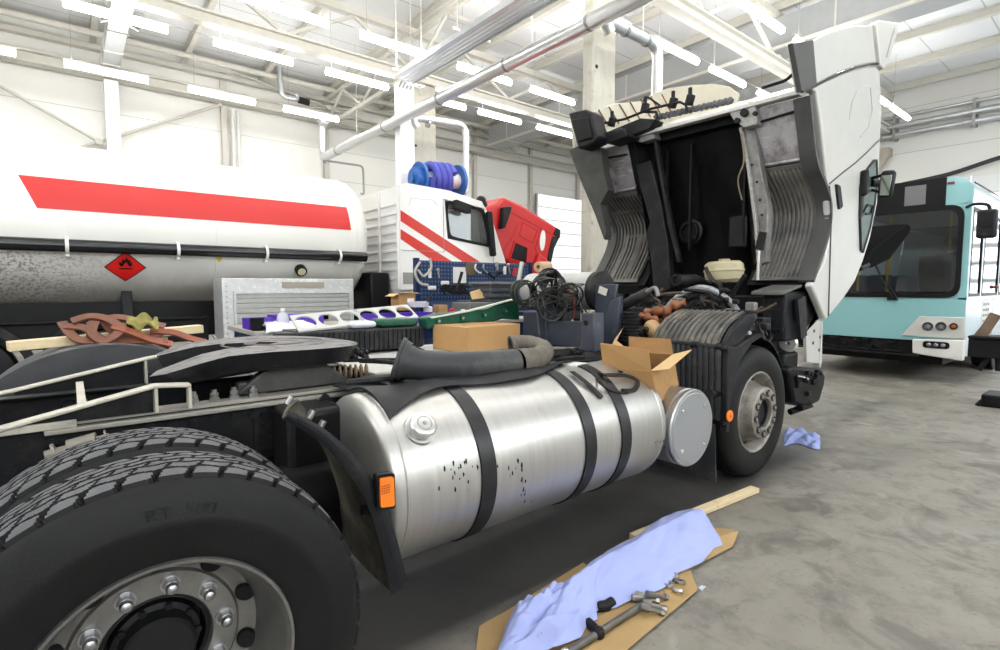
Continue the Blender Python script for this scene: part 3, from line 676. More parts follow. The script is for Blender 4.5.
# ================================================================ red tilted cab beyond
rt = thing('red_truck', 'red lorry cab tilted forward, with white oval mark and grey edges', 'truck', (8.2, 9.9, FL))
RY0, RY1 = 9.0, 11.2
def RP(pts): # crop-5 pixels -> picture pixels
    return XZ([(480+a*120/650, 180+b*120/650) for a, b in pts], RY0)
RDK = mat('red_shadowless', (0.50, 0.008, 0.008), 0.38, coat=.2)
out = RP([(20, 150), (95, 125), (130, 88), (230, 135), (440, 270), (425, 310), (385, 440), (375, 520), (300, 600), (150, 440), (90, 400), (70, 300)])
body = MB().prism(out, 'y', RY0, RY1).build('cab_shell', RDK, rt, bevel=.06, seg=3)
# grey edge strips
MB().prism(RP([(412, 258), (434, 272), (425, 312), (395, 295)]), 'y', RY0-.02, RY1-.05).prism(RP([(392, 305), (425, 312), (400, 370), (372, 500), (355, 480), (372, 380)]), 'y', RY0-.02, RY1-.05).build('wheel_arch_trim', BLKG, body, bevel=.01)
MB().prism(RP([(110, 150), (150, 145), (152, 160), (118, 262), (98, 268)]), 'y', RY0-.14, RY0+.02).build('air_intake_grille', BLKG, body, bevel=.02)
c0 = RP([(338, 327)])[0]
ov = [(c0[0]+.085*math.cos(a)+.02*math.sin(a), c0[1]+.24*math.sin(a)) for a in [2*PI*k/32 for k in range(32)]]
MB().prism(ov, 'y', RY0-.012, RY0+.002).build('white_oval_badge', WHITE, body)
MB().ring(RP([(183, 330), (262, 362), (256, 460), (155, 430)]), RP([(190, 340), (254, 368), (248, 452), (164, 422)]), 'y', RY0-.02, RY0+.02).build('opening_rim', RED, body)
MB().prism(RP([(186, 335), (258, 366), (252, 456), (160, 426)]), 'y', RY0-.008, RY0-.003).build('window_opening', BLK, body, smooth=0)
def rline(p, w=.014): q = RP(p); return MB().tube([(a, RY0-.004, b) for a, b in q], w/2, 6).build('panel_seam', mat('seam_red', (.38, .01, .01), .5), body)
rline([(150, 165), (390, 295)]); rline([(205, 235), (165, 330), (115, 395)]); rline([(230, 228), (310, 275), (285, 340), (215, 300), (230, 228)]); rline([(330, 255), (300, 370), (330, 500)])
MB().obox(P(540, 262, Y=8.6), (.3, .15, .25), Matrix.Rotation(.5, 3, 'Y')).build('step_well', RED, rt, bevel=.03)
MB().box(7.3, 10.3, 9.3, 9.5, .7, 1.0).box(7.3, 10.3, 10.6, 10.8, .7, 1.0).box(7.6, 9.3, 9.5, 10.7, .5, 1.3).build('chassis', CHASS, rt, bevel=.02)
for x in (7.9, 9.9): MB().lathe([(.28, 0), (.45, .02), (.5, .06), (.52, .15), (.5, .28), (.28, .3)], (x, 9.1, FL+.52), (0, 1, 0), 40).build('wheel', BLK, rt)
# ================================================================ bus
BX = 10.85; BY0, BY1 = 1.80, 4.30
AQ = mat('aqua_paint', (0.27, 0.53, 0.55), 0.3, coat=.3, var=.02); AQS = mat('pale_aqua_side', (0.60, 0.72, 0.78), .3, coat=.2)
BG = mat('bus_glass', (0.68, 0.71, 0.72), 0.04, trans=1.0, spec=.5); BGR = mat('bus_grey_panel', (0.58, .58, .55), .4)
b = thing('city_bus', 'light aqua city bus parked nose-on behind the raised cab', 'bus', (12, 3.05, FL))
BP = lambda pts: YZ(pts, BX)
ztop = 3.22; zw0 = P(906, 401/2.955+160, X=BX).z; zw1 = P(900, 152/2.955+160, X=BX).z; zlow = .33
BL = 11.2   # length
# body as shell: sides, roof, back, floor, front frame around windscreen
sh = MB()
sh.box(BX, BX+BL, BY1-.05, BY1, .35, ztop)                      # far side
sh.box(BX+BL-.05, BX+BL, BY0, BY1, .35, ztop)
sh.box(BX+.3, BX+BL, BY0, BY1, .38, .5)
sh.build('rear_body', AQS, b, bevel=.01)
rf = [(BY0+.0, 3.0), (BY0+.04, 3.12), (BY0+.16, 3.20), (BY0+.3, 3.23), (BY1-.3, 3.23), (BY1-.16, 3.20), (BY1-.04, 3.12), (BY1, 3.0), (BY1-.04, 2.99), (BY1-.2, 3.14), (BY0+.2, 3.14), (BY0+.04, 2.99)]
MB().prism(rf, 'x', BX+.04, BX+BL).build('roof', AQS, b, bevel=.0)
# near side: pillars and window openings
zs0, zs1 = 1.35, 2.75
sd = MB(); sd.box(BX+.02, BX+BL, BY0, BY0+.05, .4, zs0).box(BX+.02, BX+BL, BY0, BY0+.05, zs1, 3.02)
xs = [BX+.02, BX+.22, BX+.32, BX+1.05, BX+1.15, BX+2.6, BX+2.7, BX+4.2, BX+4.3, BX+5.8, BX+5.9, BX+7.4, BX+7.5, BX+9.0, BX+9.1, BX+10.6, BX+BL-.4, BX+BL]
for k in range(0, len(xs), 2): pass
for a_, c_ in ((BX+.02, BX+.14), (BX+1.0, BX+1.15), (BX+2.6, BX+2.72), (BX+4.2, BX+4.32), (BX+5.8, BX+5.92), (BX+7.4, BX+7.52), (BX+9.0, BX+9.12), (BX+10.6, BX+BL)):
    sd.box(a_, c_, BY0, BY0+.05, zs0-.01, zs1+.01)
sd.build('near_side', AQS, b, bevel=.006)
cuts = [BX+.14, BX+1.0], [BX+1.15, BX+2.6], [BX+2.72, BX+4.2], [BX+4.32, BX+5.8], [BX+5.92, BX+7.4], [BX+7.52, BX+9.0], [BX+9.12, BX+10.6]
for a_, c_ in cuts:
    w = MB().ring([(a_, zs0), (c_, zs0), (c_, zs1), (a_, zs1)], [(a_+.05, zs0+.05), (c_-.05, zs0+.05), (c_-.05, zs1-.05), (a_+.05, zs1-.05)], 'y', BY0-.006, BY0+.03).build('window_frame', BLK, b)
    MB().box(a_+.04, c_-.04, BY0+.01, BY0+.016, zs0+.04, zs1-.04).build('window_pane', BG, w, smooth=0)
MB().box(BX+2.25, BX+2.27, BY0-.004, BY0+.01, .5, 1.3).build('panel_seam', LN, b)
wh = MB().lathe([(.28, 0), (.42, .02), (.47, .05), (.48, .15), (.46, .27), (.28, .28)], (BX+2.9, BY0+.03, FL+.48), (0, 1, 0), 40).build('wheel', BLK, b)
MB().lathe([(.001, .03), (.1, .03), (.13, .06), (.2, .1), (.27, .02), (.29, .0), (.29, .05)], (BX+2.9, BY0+.03, FL+.48), (0, 1, 0), 36, closed=False).build('rim', mat('rim_grey', (.35, .35, .34), .4, .6), wh)
MB().lathe([(.001, 0), (.57, 0), (.57, .03), (.001, .03)], (BX+2.9, BY0-.012, FL+.5), (0, 1, 0), 40, False, -PI*.02, PI*1.02).build('wheel_arch', BLK, b)
wh2 = MB().lathe([(.28, 0), (.47, .05), (.48, .15), (.46, .27), (.28, .28)], (BX+2.9, BY1-.33, FL+.48), (0, 1, 0), 40).build('wheel', BLK, b)
# front: windscreen opening
wl, wr = BY1-.12, BY0+.10
fo = [(BY1, zw0-.06), (BY1, zw1+.05), (BY0, zw1+.05), (BY0, zw0-.06)]
wso = round_poly([(wl+.02, zw0-.03), (wl+.02, zw1+.03), (wr-.02, zw1+.03), (wr-.02, zw0-.03)], .2, 6)
wsi = round_poly([(wl-.05, zw0+.04), (wl-.05, zw1-.04), (wr+.05, zw1-.04), (wr+.05, zw0+.04)], .18, 6)
f = MB()
f.box(BX, BX+.05, BY0, wr-.0, zw0-.06, zw1+.05).box(BX, BX+.05, wl, BY1, zw0-.06, zw1+.05)
f.prism([(BY1, zw1+.03), (BY0, zw1+.03), (BY0, 3.05), (BY0+.08, 3.17), (BY0+.25, 3.23), (BY1-.25, 3.23), (BY1-.08, 3.17), (BY1, 3.05)], 'x', BX, BX+.06)
# corner fillets of the opening
def fillet(cy, cz, sy, sz, r=.2):
    pts = [(cy, cz)]+[(cy+sy*(r-r*math.sin(a)), cz+sz*(r-r*math.cos(a))) for a in [PI/2*k/6 for k in range(7)]]
    f.prism(pts, 'x', BX+.004, BX+.045)
for cy, sy in ((wr, 1), (wl, -1)):
    for cz, sz in ((zw0-.02, 1), (zw1+.03, -1)): fillet(cy, cz, sy, sz)
f.prism([(BY1, .62), (BY1, zw0-.02), (BY0, zw0-.02), (BY0, .62)], 'x', BX-.0, BX+.05)
fr = f.build('front_panel', AQ, b, bevel=.012)
MB().ring(wso, wsi, 'x', BX-.02, BX+.03).build('windscreen_seal', BLK, b)
MB().prism(wsi, 'x', BX+.0, BX+.008).build('windscreen', BG, b, smooth=0)
# sun-blind strip, destination sign
dq = BP([(872, 186), (947, 177), (947, 205), (872, 211)])
za, zb = P(947, 177, X=BX).z, P(947, 206, X=BX).z; yr = P(946.5, 190, X=BX).y
sg = MB().box(BX-.012, BX+.0, yr, BY1-.12, zb, za).build('destination_sign', mat('sign_black', (.006, .006, .007), .45), b, bevel=.004)
MB().box(BX-.016, BX-.012, P(926, 195, X=BX).y, P(905, 195, X=BX).y, zb+.06, za-.08).build('sign_display', mat('sign_grey', (.16, .16, .17), .4), sg)
MB().box(BX-.03, BX-.0, P(955, 179, X=BX).y, P(948, 179, X=BX).y, 3.12, 3.15).build('marker_lamp', mat('dark_red', (.2, .02, .02), .3), b)
# grey lower corner panel with lamps, white bumper corner, exposed underside
y_l = lambda px: P(px, 330, X=BX).y
gp = [(P(899, 336, X=BX).y, P(899, 336, X=BX).z), (P(921, 316, X=BX).y, P(921, 316, X=BX).z), (BY0-.0, P(963, 317, X=BX).z), (BY0, P(963, 339, X=BX).z)]
gp = YZ([(901, 335.5), (920, 316)], BX)+[(BY0-.004, P(963, 317.5, X=BX).z), (BY0-.004, P(963, 339, X=BX).z)]
lowp = MB().prism(gp, 'x', BX-.03, BX-.0).build('lamp_panel', BGR, b, bevel=.01)
for px, mt in ((928, 'h'), (941.3, 'h'), (953.8, 'o')):
    c = P(px, 326.3, X=BX-.03); r = .068 if mt == 'h' else .05
    l = MB().lathe([(r*.78, 0), (r*1.05, 0), (r*1.05, .025), (r*.78, .025)], c, (-1, 0, 0), 28).build('headlamp' if mt == 'h' else 'indicator_lamp', CHROME if mt == 'h' else BLK, b)
    MB().lathe([(.001, .018), (r*.4, .016), (r*.8, .004)], c, (-1, 0, 0), 24, closed=False).build('lens', mat('headlamp_lens', (.35, .36, .38), .08, .6) if mt == 'h' else mat('amber_dark', (.45, .14, .03), .25), l)
    if mt == 'h': MB().lathe([(r*.5, 0), (r*.62, 0), (r*.62, .02), (r*.5, .02)], c, (-1, 0, 0), 24).build('reflector_ring', BLK, l)
bp = [(P(913, 339, X=BX).y, P(913, 339, X=BX).z), (BY0-.01, P(963, 340, X=BX).z), (BY0-.01, P(965, 361, X=BX).z), (P(913, 353, X=BX).y, P(913, 353, X=BX).z)]
bm_ = MB().prism(bp, 'x', BX-.05, BX+.1).build('bumper_corner', WHITE, b, bevel=.015)
fg = P(936, 345, X=BX-.05)
MB().prism(round_poly([(fg.y-.17, fg.z-.055), (fg.y+.17, fg.z-.055), (fg.y+.17, fg.z+.055), (fg.y-.17, fg.z+.055)], .05), 'x', BX-.06, BX-.04).build('fog_lamp', BLK, bm_)
for k in (-1, 0, 1): MB().ball((BX-.062, fg.y+k*.09, fg.z), .032, 6, (.4, 1, 1)).build('bulb', mat('headlamp_lens', (.35, .36, .38), .08, .6), bm_)
un = MB().box(BX+.05, BX+.2, P(913, 350, X=BX).y, BY1, .36, .62)
rnd = random.Random(3)
for k in range(24):
    y = rnd.uniform(2.6, 4.2); z = rnd.uniform(.38, .58); w = rnd.uniform(.03, .1); un.box(BX-.02-rnd.uniform(0, .03), BX+.06, y, y+w, z, z+w*.6)
un.box(BX-.12, BX+.0, 2.35, 4.2, .36, .39).box(BX-.02, BX+.02, 2.6, BY1-.1, .40, .43)
un.build('exposed_front_frame', CHASS, b, bevel=.004)
MB().box(BX+.3, BX+BL-.3, BY0+.3, BY1-.3, .22, .38).build('underfloor', BLK, b)
# wipers
wp = MB()
wp.tube([P(893, 298, X=BX-.06), P(884, 283, X=BX-.07), P(874, 262, X=BX-.06)], .014, 6).tube([P(897, 299, X=BX-.05), P(889, 285, X=BX-.05)], .02, 6).box(BX-.06, BX, P(898, 299, X=BX).y, P(888, 299, X=BX).y, P(893, 300, X=BX).z, P(893, 297, X=BX).z)
wp.build('wiper', BLK, b)
# interior: dash, seats, handrails, driver screen
fl_ = MB().box(BX+.3, BX+BL-.1, BY0+.06, BY1-.06, .5, .56).box(BX+BL-.3, BX+BL-.06, BY0+.06, BY1-.06, .5, 3.1).build('saloon_floor', BLKG, b)
MB().box(BX+.1, BX+BL-.1, BY0+.1, BY1-.1, 3.05, 3.12).build('ceiling_lining', mat('lining_grey', (.25,.25,.25), .7), b)
inn = MB().box(BX+.12, BX+.6, BY0+.2, BY1-.2, 1.2, 1.42).build('dashboard', BLKG, b, bevel=.05)
MB().obox((BX+.5, 2.35, 1.9), (.03, .9, 1.3), Matrix.Rotation(.35, 3, 'Y')).build('driver_screen', BG, b)
for (x, y) in ((BX+1.4, 3.7), (BX+1.9, 3.35), (BX+3.4, 3.7), (BX+3.5, 2.7)):
    MB().cyl((x, y, .5), (x, y, 3.1), .02, n=10).build('grab_pole', mat('pole_yellow', (.75, .50, .02), .4), b)
st = MB()
for k in range(7):
    for y in (2.1, 2.55, 3.55, 4.0): st.box(BX+2.2+k*1.1, BX+2.3+k*1.1, y-.2, y+.2, .9, 1.75).box(BX+1.85+k*1.1, BX+2.3+k*1.1, y-.2, y+.2, .85, .95)
st.build('passenger_seats', mat('seat_cloth', (.10, .12, .2), .9), b, bevel=.03)
MB().box(BX+1.0, BX+1.35, 2.15, 2.65, .9, 2.1).build('driver_seat', BLKG, b, bevel=.05)
# mirror on a bracket
mk = MB().tube([P(967, 207, X=BX), P(975, 204, X=BX-.2), P(988, 205, X=BX-.3), P(990, 213, X=BX-.3)], .022, 8, sm=4).build('mirror_arm', BLK, b)
m0 = P(987, 224, X=BX-.3)
mm_ = MB().obox(m0, (.13, .23, .42)).build('mirror_housing', BLKG, b, bevel=.04, seg=3)
MB().cyl(m0+Vector((-.09, 0, 0)), m0+Vector((-.02, 0, 0)), .06).build('mirror_hinge', BLK, mm_)
MB().cyl((BX-.02, BY0-.02, 3.1), (BX+BL, BY0-.02, 3.1), .012, n=6).build('roof_gutter', BLK, b)
MB().box(BX+1.3, BX+1.95, BY0-.006, BY0, .75, 1.3).build('side_notice', mat('notice', (.72, .74, .72), .5), b)
nt_ = MB()
for k in range(5):
    for j in range(3): nt_.box(BX+1.36+j*.2, BX+1.48+j*.2, BY0-.01, BY0-.005, .8+k*.095, .84+k*.095)
nt_.build('notice_print', LN, b)
MB().ball((BX+2.3, BY0-.02, 1.5), .035, 6).build('side_marker', mat('dark_red', (.2, .02, .02), .3), b)
# dark recovery trailer / jack at right edge
tr = thing('trailer_dolly', 'dark steel dolly with a tilted flap standing beside the bus at the right edge', 'trolley', (9.6, .95, FL))
D = P(985, 345, X=9.3)
y0 = P(1003, 345, X=9.3).y; y1 = P(968, 345, X=9.3).y
MB().box(9.3, 9.6, y0-1.8, y1, P(985, 358, X=9.3).z, P(985, 339, X=9.3).z).box(9.25, 9.65, y0-1.8, y1, P(985, 339, X=9.3).z, P(985, 337, X=9.3).z+.01).build('deck_beam', BLK, tr, bevel=.01)
q0 = P(972, 337, X=9.45); q1 = P(990, 315, X=9.45)
MB().add([q0, q1, P(992, 313, X=9.6), P(1000, 316, X=9.6), P(984, 338, X=9.6), q0+Vector((.0, .0, -.02))], [(0, 1, 2, 3, 4, 5)]).bar(P(980, 338, X=9.4), P(996, 314, X=9.4), .12, .012, (1, 0, 0)).build('tilted_flap', mat('rusty_flap', (.20, .13, .09), .7, var=.3), tr)
MB().cyl(P(988, 358, X=9.4), P(979, 370, X=9.4), .03).cyl(P(998, 357, X=9.4), P(998, 371, X=9.4), .03).build('leg', BLK, tr)
MB().box(9.2, 9.7, P(1006, 370, X=9.3).y, P(984, 370, X=9.3).y, FL, FL+.16).prism([(P(984, 370, X=9.3).y, FL), (P(984, 370, X=9.3).y, FL+.1), (P(977, 376, X=9.3).y, FL)], 'x', 9.2, 9.5).build('foot', BLK, tr, bevel=.02)
# ================================================================ the near lorry (tractor unit)
TT = thing('tractor_truck', 'black chassis tractor lorry with its white cab tilted forward, filling the foreground', 'truck', (2.2, 3.15, FL))
def pcopy(o, delta, parent=None):
    """copy of a part (with its sub-parts) shifted by delta inside the same thing"""
    c = o.copy(); COL.objects.link(c); c.location = o.location+Vector(delta)
    for ch in list(o.children): k = ch.copy(); COL.objects.link(k); k.parent = c
    return c
RUB = mat('tyre_rubber', (0.009, 0.009, 0.0095), 0.55, var=.25, vs=5, bump=.15, bs=120)
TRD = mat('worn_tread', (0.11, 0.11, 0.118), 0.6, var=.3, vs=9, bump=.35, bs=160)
RIM = mat('rim_steel', (0.25, 0.245, 0.235), 0.36, 0.75, var=.25, vs=6, dirt=(0.13, 0.11, 0.09), dscale=7, dlo=.5, dhi=.75)
RIMD = mat('rim_dirty', (0.30, 0.28, 0.25), 0.5, 0.5, var=.3, vs=7, dirt=(0.10, 0.08, 0.06), dscale=8, dlo=.48, dhi=.7)
HUBM = mat('hub_black', (0.012, 0.012, 0.013), .4, var=.3)
WR = 0.545; WZ = FL+WR
RX, RYF = .15, 1.52   # drive wheel axis and outer face
def tread_tyre(cx, y0, w=0.31):
    """drive tyre with blocks and zigzag grooves; near sidewall at y0, axis along +Y"""
    mb = MB()
    side = [(.306, .035), (.322, .014), (.35, .002), (.41, -.008), (.415, -.0095), (.43, -.0095), (.435, -.008), (.47, .0), (.50, .012), (.515, .022)]
    R0 = WR-.022
    mb.lathe(side+[(R0, .034)], (cx, y0, WZ), (0, 1, 0), 120, closed=False)
    mb.lathe([(r, w-h) for r, h in side+[(R0, .034)]], (cx, y0, WZ), (0, 1, 0), 120, closed=False)
    N, M = 620, 64; nb = 44; vs = []; hh = []
    def tri(t): t = t % 1.0; return 4*abs(t-.5)-1
    ya, yb = .034, w-.034
    for i in range(N):
        th = 2*PI*i/N; f = i/N*nb
        for j in range(M+1):
            v = j/M; g = 0.0
            edge = min(v, 1-v)
            sh_ = f if v < .5 else f+.5
            # shoulder slots
            if edge < .19 and (sh_+edge*1.2) % 1.0 < .17: g = 1.0
            zz = .022*tri(f*1.0)
            for c0, ww, dp in ((.20, .014, .9), (.365, .012, .75), (.5, .016, .9), (.635, .012, .75), (.80, .014, .9)):
                if abs(v+zz*(1 if c0 < .5 else -1)-c0) < ww: g = max(g, dp)
            for c0, c1, ph in ((.20, .365, .3), (.365, .5, .8), (.5, .635, .25), (.635, .80, .75)):
                if c0 < v < c1 and ((f+ph+(v-c0)*1.6) % 1.0) < .06: g = max(g, .55)
            crown = .010*(1-(2*v-1)**2)
            r = WR-.010+crown-.019*g
            if edge < .001: r = R0
            vs.append((cx+r*math.cos(th), y0+ya+(yb-ya)*v, WZ+r*math.sin(th))); hh.append(g)
    fs = []; ms = []
    for i in range(N):
        i2 = (i+1) % N
        for j in range(M):
            q = (i*(M+1)+j, i*(M+1)+j+1, i2*(M+1)+j+1, i2*(M+1)+j); fs.append(q)
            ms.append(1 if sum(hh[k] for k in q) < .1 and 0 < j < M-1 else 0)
    o = len(mb.v); mb.v += [Vector(v) for v in vs]
    for f_, m_ in zip(fs, ms): mb.f.append([k+o for k in f_]); mb.m.append(m_)
    return mb
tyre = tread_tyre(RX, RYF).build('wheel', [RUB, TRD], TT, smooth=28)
# raised size marking on the sidewall, bent round the tyre
tx = text_mb('RT  500', .05, (0, 0, 0), (1, 0, 0), (0, 1, 0), .0012); bent = MB()
vs_ = []
for v in tx.v: a = math.radians(84)-v.x/.46; r = .452+v.y; vs_.append((RX+r*math.cos(a), RYF-.0055-v.z, WZ+r*math.sin(a)))
bent.add(vs_, tx.f); bent.build('sidewall_marking', BLKG, tyre, smooth=0)
rim = MB().lathe([(.312, .045), (.318, .030), (.321, .018), (.317, .006), (.309, .008), (.303, .020), (.296, .035), (.290, .06), (.275, .09), (.266, .15), (.258, .19), (.228, .212), (.214, .214), (.207, .205), (.142, .205), (.138, .212), (.138, .33), (.001, .33)], (RX, RYF, WZ), (0, 1, 0), 96, closed=False).build('rim', RIM, tyre, smooth=40)
hl = MB()
for k in range(10):
    a = 2*PI*(k+.5)/10; c = Vector((RX+.241*math.cos(a), RYF+.194, WZ+.241*math.sin(a))); n_ = Vector((.72*math.cos(a), -1, .72*math.sin(a))).normalized() if False else Vector((-.45*math.cos(a), -1, -.45*math.sin(a))).normalized()
    hb = MB().lathe([(.001, .006), (.025, .006), (.029, .001), (.030, -.01)], c, n_, 20, closed=False)
    o = hb.build('hand_hole', BLK, tyre) if k == 0 else None
    if o is None: hb.build('hand_hole', BLK, tyre)
for k in range(10):
    a = 2*PI*k/10+.1; c = Vector((RX+.173*math.cos(a), RYF+.205, WZ+.173*math.sin(a)))
    nb_ = MB().cyl(c, c+Vector((0, -.006, 0)), .026, n=20).cyl(c+Vector((0, -.006, 0)), c+Vector((0, -.03, 0)), .0215, .0205, n=6).lathe([(.0165, 0), (.0165, .008), (.013, .016), (.006, .02), (.001, .021)], c+Vector((0, -.03, 0)), (0, -1, 0), 16, closed=False)
    nb_.build('lug_nut', mat('nut_steel', (.42, .42, .43), .3, .9, var=.15), tyre, smooth=30)
hub = MB().lathe([(.137, .26), (.137, .225), (.125, .222), (.122, .30), (.112, .30), (.110, .225), (.095, .22), (.092, .17), (.084, .162), (.030, .158), (.001, .157)], (RX, RYF, WZ), (0, 1, 0), 60, closed=False).build('hub', HUBM, tyre)
for k in range(10):
    a = 2*PI*k/10; c = Vector((RX+.102*math.cos(a), RYF+.222, WZ+.102*math.sin(a)))
    MB().cyl(c, c+Vector((0, -.014, 0)), .0105, n=6).build('hub_bolt', HUBM, tyre)
# inner dual and the far pair share the mesh
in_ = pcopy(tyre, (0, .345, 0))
for c_ in list(in_.children):
    if c_.name.split('.')[0] in ('lug_nut', 'hub_bolt', 'hand_hole', 'sidewall_marking'): bpy.data.objects.remove(c_)
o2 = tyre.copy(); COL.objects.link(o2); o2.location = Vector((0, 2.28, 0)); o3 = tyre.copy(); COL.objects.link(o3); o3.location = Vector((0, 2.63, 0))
MB().cyl((RX, 2.2, WZ), (RX, 3.8, WZ), .11, n=20).ball((RX, 3.2, WZ), .26, 10, (1, .9, 1)).build('rear_axle', CHASS, TT)
# ---------------------------------------------------------------- frame rails
ZR0, ZR1 = .66, .95
def rail_(y, s):
    a, b = (y, y+s*.008), (y, y+s*.085); x0, x1 = -1.3, 5.15
    mb = MB().box(x0, x1, min(a), max(a), ZR0, ZR1).box(x0, x1, min(b), max(b), ZR1-.008, ZR1).box(x0, x1, min(b), max(b), ZR0, ZR0+.008)
    return mb.build('frame_rail', CHASS, TT, bevel=.002)
r1 = rail_(2.70, 1); r2 = rail_(3.60, -1)
EDGE = mat('rail_edge_worn', (.30, .285, .25), .5, .2, var=.25, vs=14, streak=(.3, 4, 4))
MB().box(-.15, 1.9, 2.685, 2.79, .951, .966).build('rail_flange_strip', EDGE, r1, bevel=.002)
MB().box(-.1, 2.0, 2.655, 2.70, .925, .945).build('rail_lower_strip', EDGE, r1, bevel=.004)
bo = MB().cyl((0, 2.70, .90), (0, 2.684, .90), .013, n=6).cyl((0, 2.70, .90), (0, 2.694, .90), .018, n=14).build('rail_bolt', CHASS, r1)
for k in range(-6, 26):
    if k == 0: continue
    c = bo.copy(); COL.objects.link(c); c.location = Vector((k*.082, 0, -.008*(k % 3)))
for (x, z) in ((.70, .88), (.70, .83), (.70, .78), (.745, .88), (.745, .83), (.745, .78), (-.2, .80), (.0, .8), (1.2, .8), (1.25, .74)):
    c = bo.copy(); COL.objects.link(c); c.location = Vector((x, -.008, z-.90)); c.scale = (1, 1, 1)
MB().box(.66, .79, 2.688, 2.70, .70, .93).build('gusset_plate', CHASS, r1, bevel=.003)
MB().prism([(.86, .72), (1.02, .72), (1.02, .93), (.98, .97), (.86, .86)], 'y', 2.60, 2.612).box(.86, 1.02, 2.6, 2.70, .72, .735).build('bracket_plate', CHASS, TT, bevel=.004)
MB().cyl((.9, 2.59, .82), (.9, 2.52, .82), .03).cyl((.95, 2.59, .84), (.95, 2.54, .84), .02).tube([(.92, 2.56, .86), (.98, 2.5, .9), (1.02, 2.52, .84), (1.0, 2.56, .78)], .012, sm=4).build('air_valve', mat('valve_grey', (.22, .21, .2), .5, .4, var=.3), TT, bevel=.003)
# shock absorber / bushing lying against the rail
dv = MB().cyl((-.10, 2.64, .855), (.10, 2.62, .895), .018, n=14).cyl((-.03, 2.635, .868), (.06, 2.625, .886), .036, n=18).cyl((-.075, 2.64, .857), (-.065, 2.64, .86), .04, n=14).cyl((.085, 2.62, .892), (.092, 2.62, .893), .034, n=14)
dv.build('damper', mat('damper_tan', (.25, .23, .19), .55, .2, var=.2), TT)
for x in (-.9, .0, .8, 1.7, 2.5, 3.2): MB().box(x-.05, x+.05, 2.71, 3.59, .70, .90).build('cross_member', CHASS, TT, bevel=.005)
# suspension leaf / air bag masses under the rail
MB().box(-.5, .95, 2.62, 2.69, .30, .38).box(-.35, .8, 2.62, 2.69, .38, .43).build('leaf_spring', CHASS, TT, bevel=.01)
for x in (-.35, .75): MB().lathe([(.06, 0), (.11, .02), (.13, .06), (.11, .10), (.13, .14), (.11, .18), (.06, .2)], (x, 2.85, .42), (0, 0, 1), 24).build('air_bag', BLK, TT)
# ---------------------------------------------------------------- fifth wheel with slide ramps
RAMP = mat('ramp_worn', (.50, .47, .40), .5, .2, var=.2, vs=9, dirt=(.16, .14, .11), dscale=7, dlo=.55, dhi=.72)
for y, s in ((2.68, 1), (3.52, -1)):
    q = XZ([(-40, 440), (0, 427), (155, 384), (190, 383), (191, 390)], 2.68)
    if s < 0: q = [(a, b) for a, b in XZ([(-20, 396), (14, 389), (145, 357.5), (170, 353), (171, 357)], 3.52)]
    m_ = MB()
    up = [(a, b) for a, b in q[:4]]; th = .014
    poly = up+[(a, b-th) for a, b in reversed(up)]
    m_.prism(poly, 'y', y-.035, y+.035)
    rp = m_.build('loading_ramp', RAMP, TT, bevel=.004)
    MB().prism([(q[1][0], q[1][1]-th), (q[2][0]-.01, q[2][1]-th), (q[2][0]-.01, .965), (q[1][0], .965)], 'y', y-.006, y+.006).build('ramp_web', CHASS, rp)
    MB().box(q[3][0]-.012, q[3][0], y-.03, y+.03, .965, q[3][1]-th).box(q[2][0]-.006, q[2][0]+.006, y-.03, y+.03, .965, q[2][1]-th).build('ramp_post', RAMP, rp)
MB().box(-.6, -.0, 2.66, 2.72, .945, .975).build('ramp_base_bar', RAMP, TT, bevel=.004)
MB().bar((.02, 2.75, 1.0), (.02, 3.45, 1.0), .03, .03).build('ramp_cross_bar', RAMP, TT)
# plate outline (X along lorry): round front, two horns behind with a wedge slot
def topz(x, y): return 1.185-.02*(abs(x-.85)/.5)**2+(0 if x > .55 else -(.55-x)*.20)
def fifth_outline():
    o = []
    for k in range(-28, 29):
        a = math.radians(k*180/48*1.0); o.append((.88+.46*math.cos(a), 3.14+.47*math.sin(a)))
    return o
arc = []
for k in range(0, 41):
    a = math.radians(-108+216*k/40); arc.append((.90+.45*math.cos(a), 3.14+.48*math.sin(a)))
poly = arc+[(.64, 3.56), (.44, 3.54), (.36, 3.48), (.36, 3.38), (.52, 3.30), (.84, 3.22), (.92, 3.14), (.84, 3.06), (.50, 2.98), (.30, 2.90), (.26, 2.80), (.32, 2.73), (.56, 2.69)]
poly = [poly[i] for i in range(len(poly)) if i == 0 or (Vector(poly[i])-Vector(poly[i-1])).length > .01]
FWM = mat('greased_plate', (0.15, 0.15, 0.153), 0.5, .0, var=.3, vs=7, bump=.9, bs=22, dirt=(.03, .03, .032), dscale=6, dlo=.52, dhi=.58)
def plate_mesh(poly, top, bot):
    bm = bmesh.new(); v = [bm.verts.new((a, b, 0)) for a, b in poly]; f = bm.faces.new(v)
    bmesh.ops.triangulate(bm, faces=[f]); bmesh.ops.subdivide_edges(bm, edges=[e for e in bm.edges if e.calc_length() > .12], cuts=2, use_grid_fill=False); bmesh.ops.triangulate(bm, faces=bm.faces)
    top_ = MB(); vs_ = [(q.co.x, q.co.y, top(q.co.x, q.co.y)) for q in bm.verts]; bm.verts.index_update(); top_.add(vs_, [[q.index for q in f.verts] for f in bm.faces]); bm.free()
    n = len(poly); a = [(p[0], p[1], top(*p)) for p in poly]; b = [(p[0]*.96+.035, p[1]*.96+.1256, bot(*p)) for p in poly]
    return top_, a, b, n
top_, a_, b_, n_ = plate_mesh(poly, topz, lambda x, y: topz(x, y)-.055-.03*(1 if .5 < x < 1.2 else .3))
fw = top_.build('fifth_wheel_plate', FWM, TT, smooth=20)
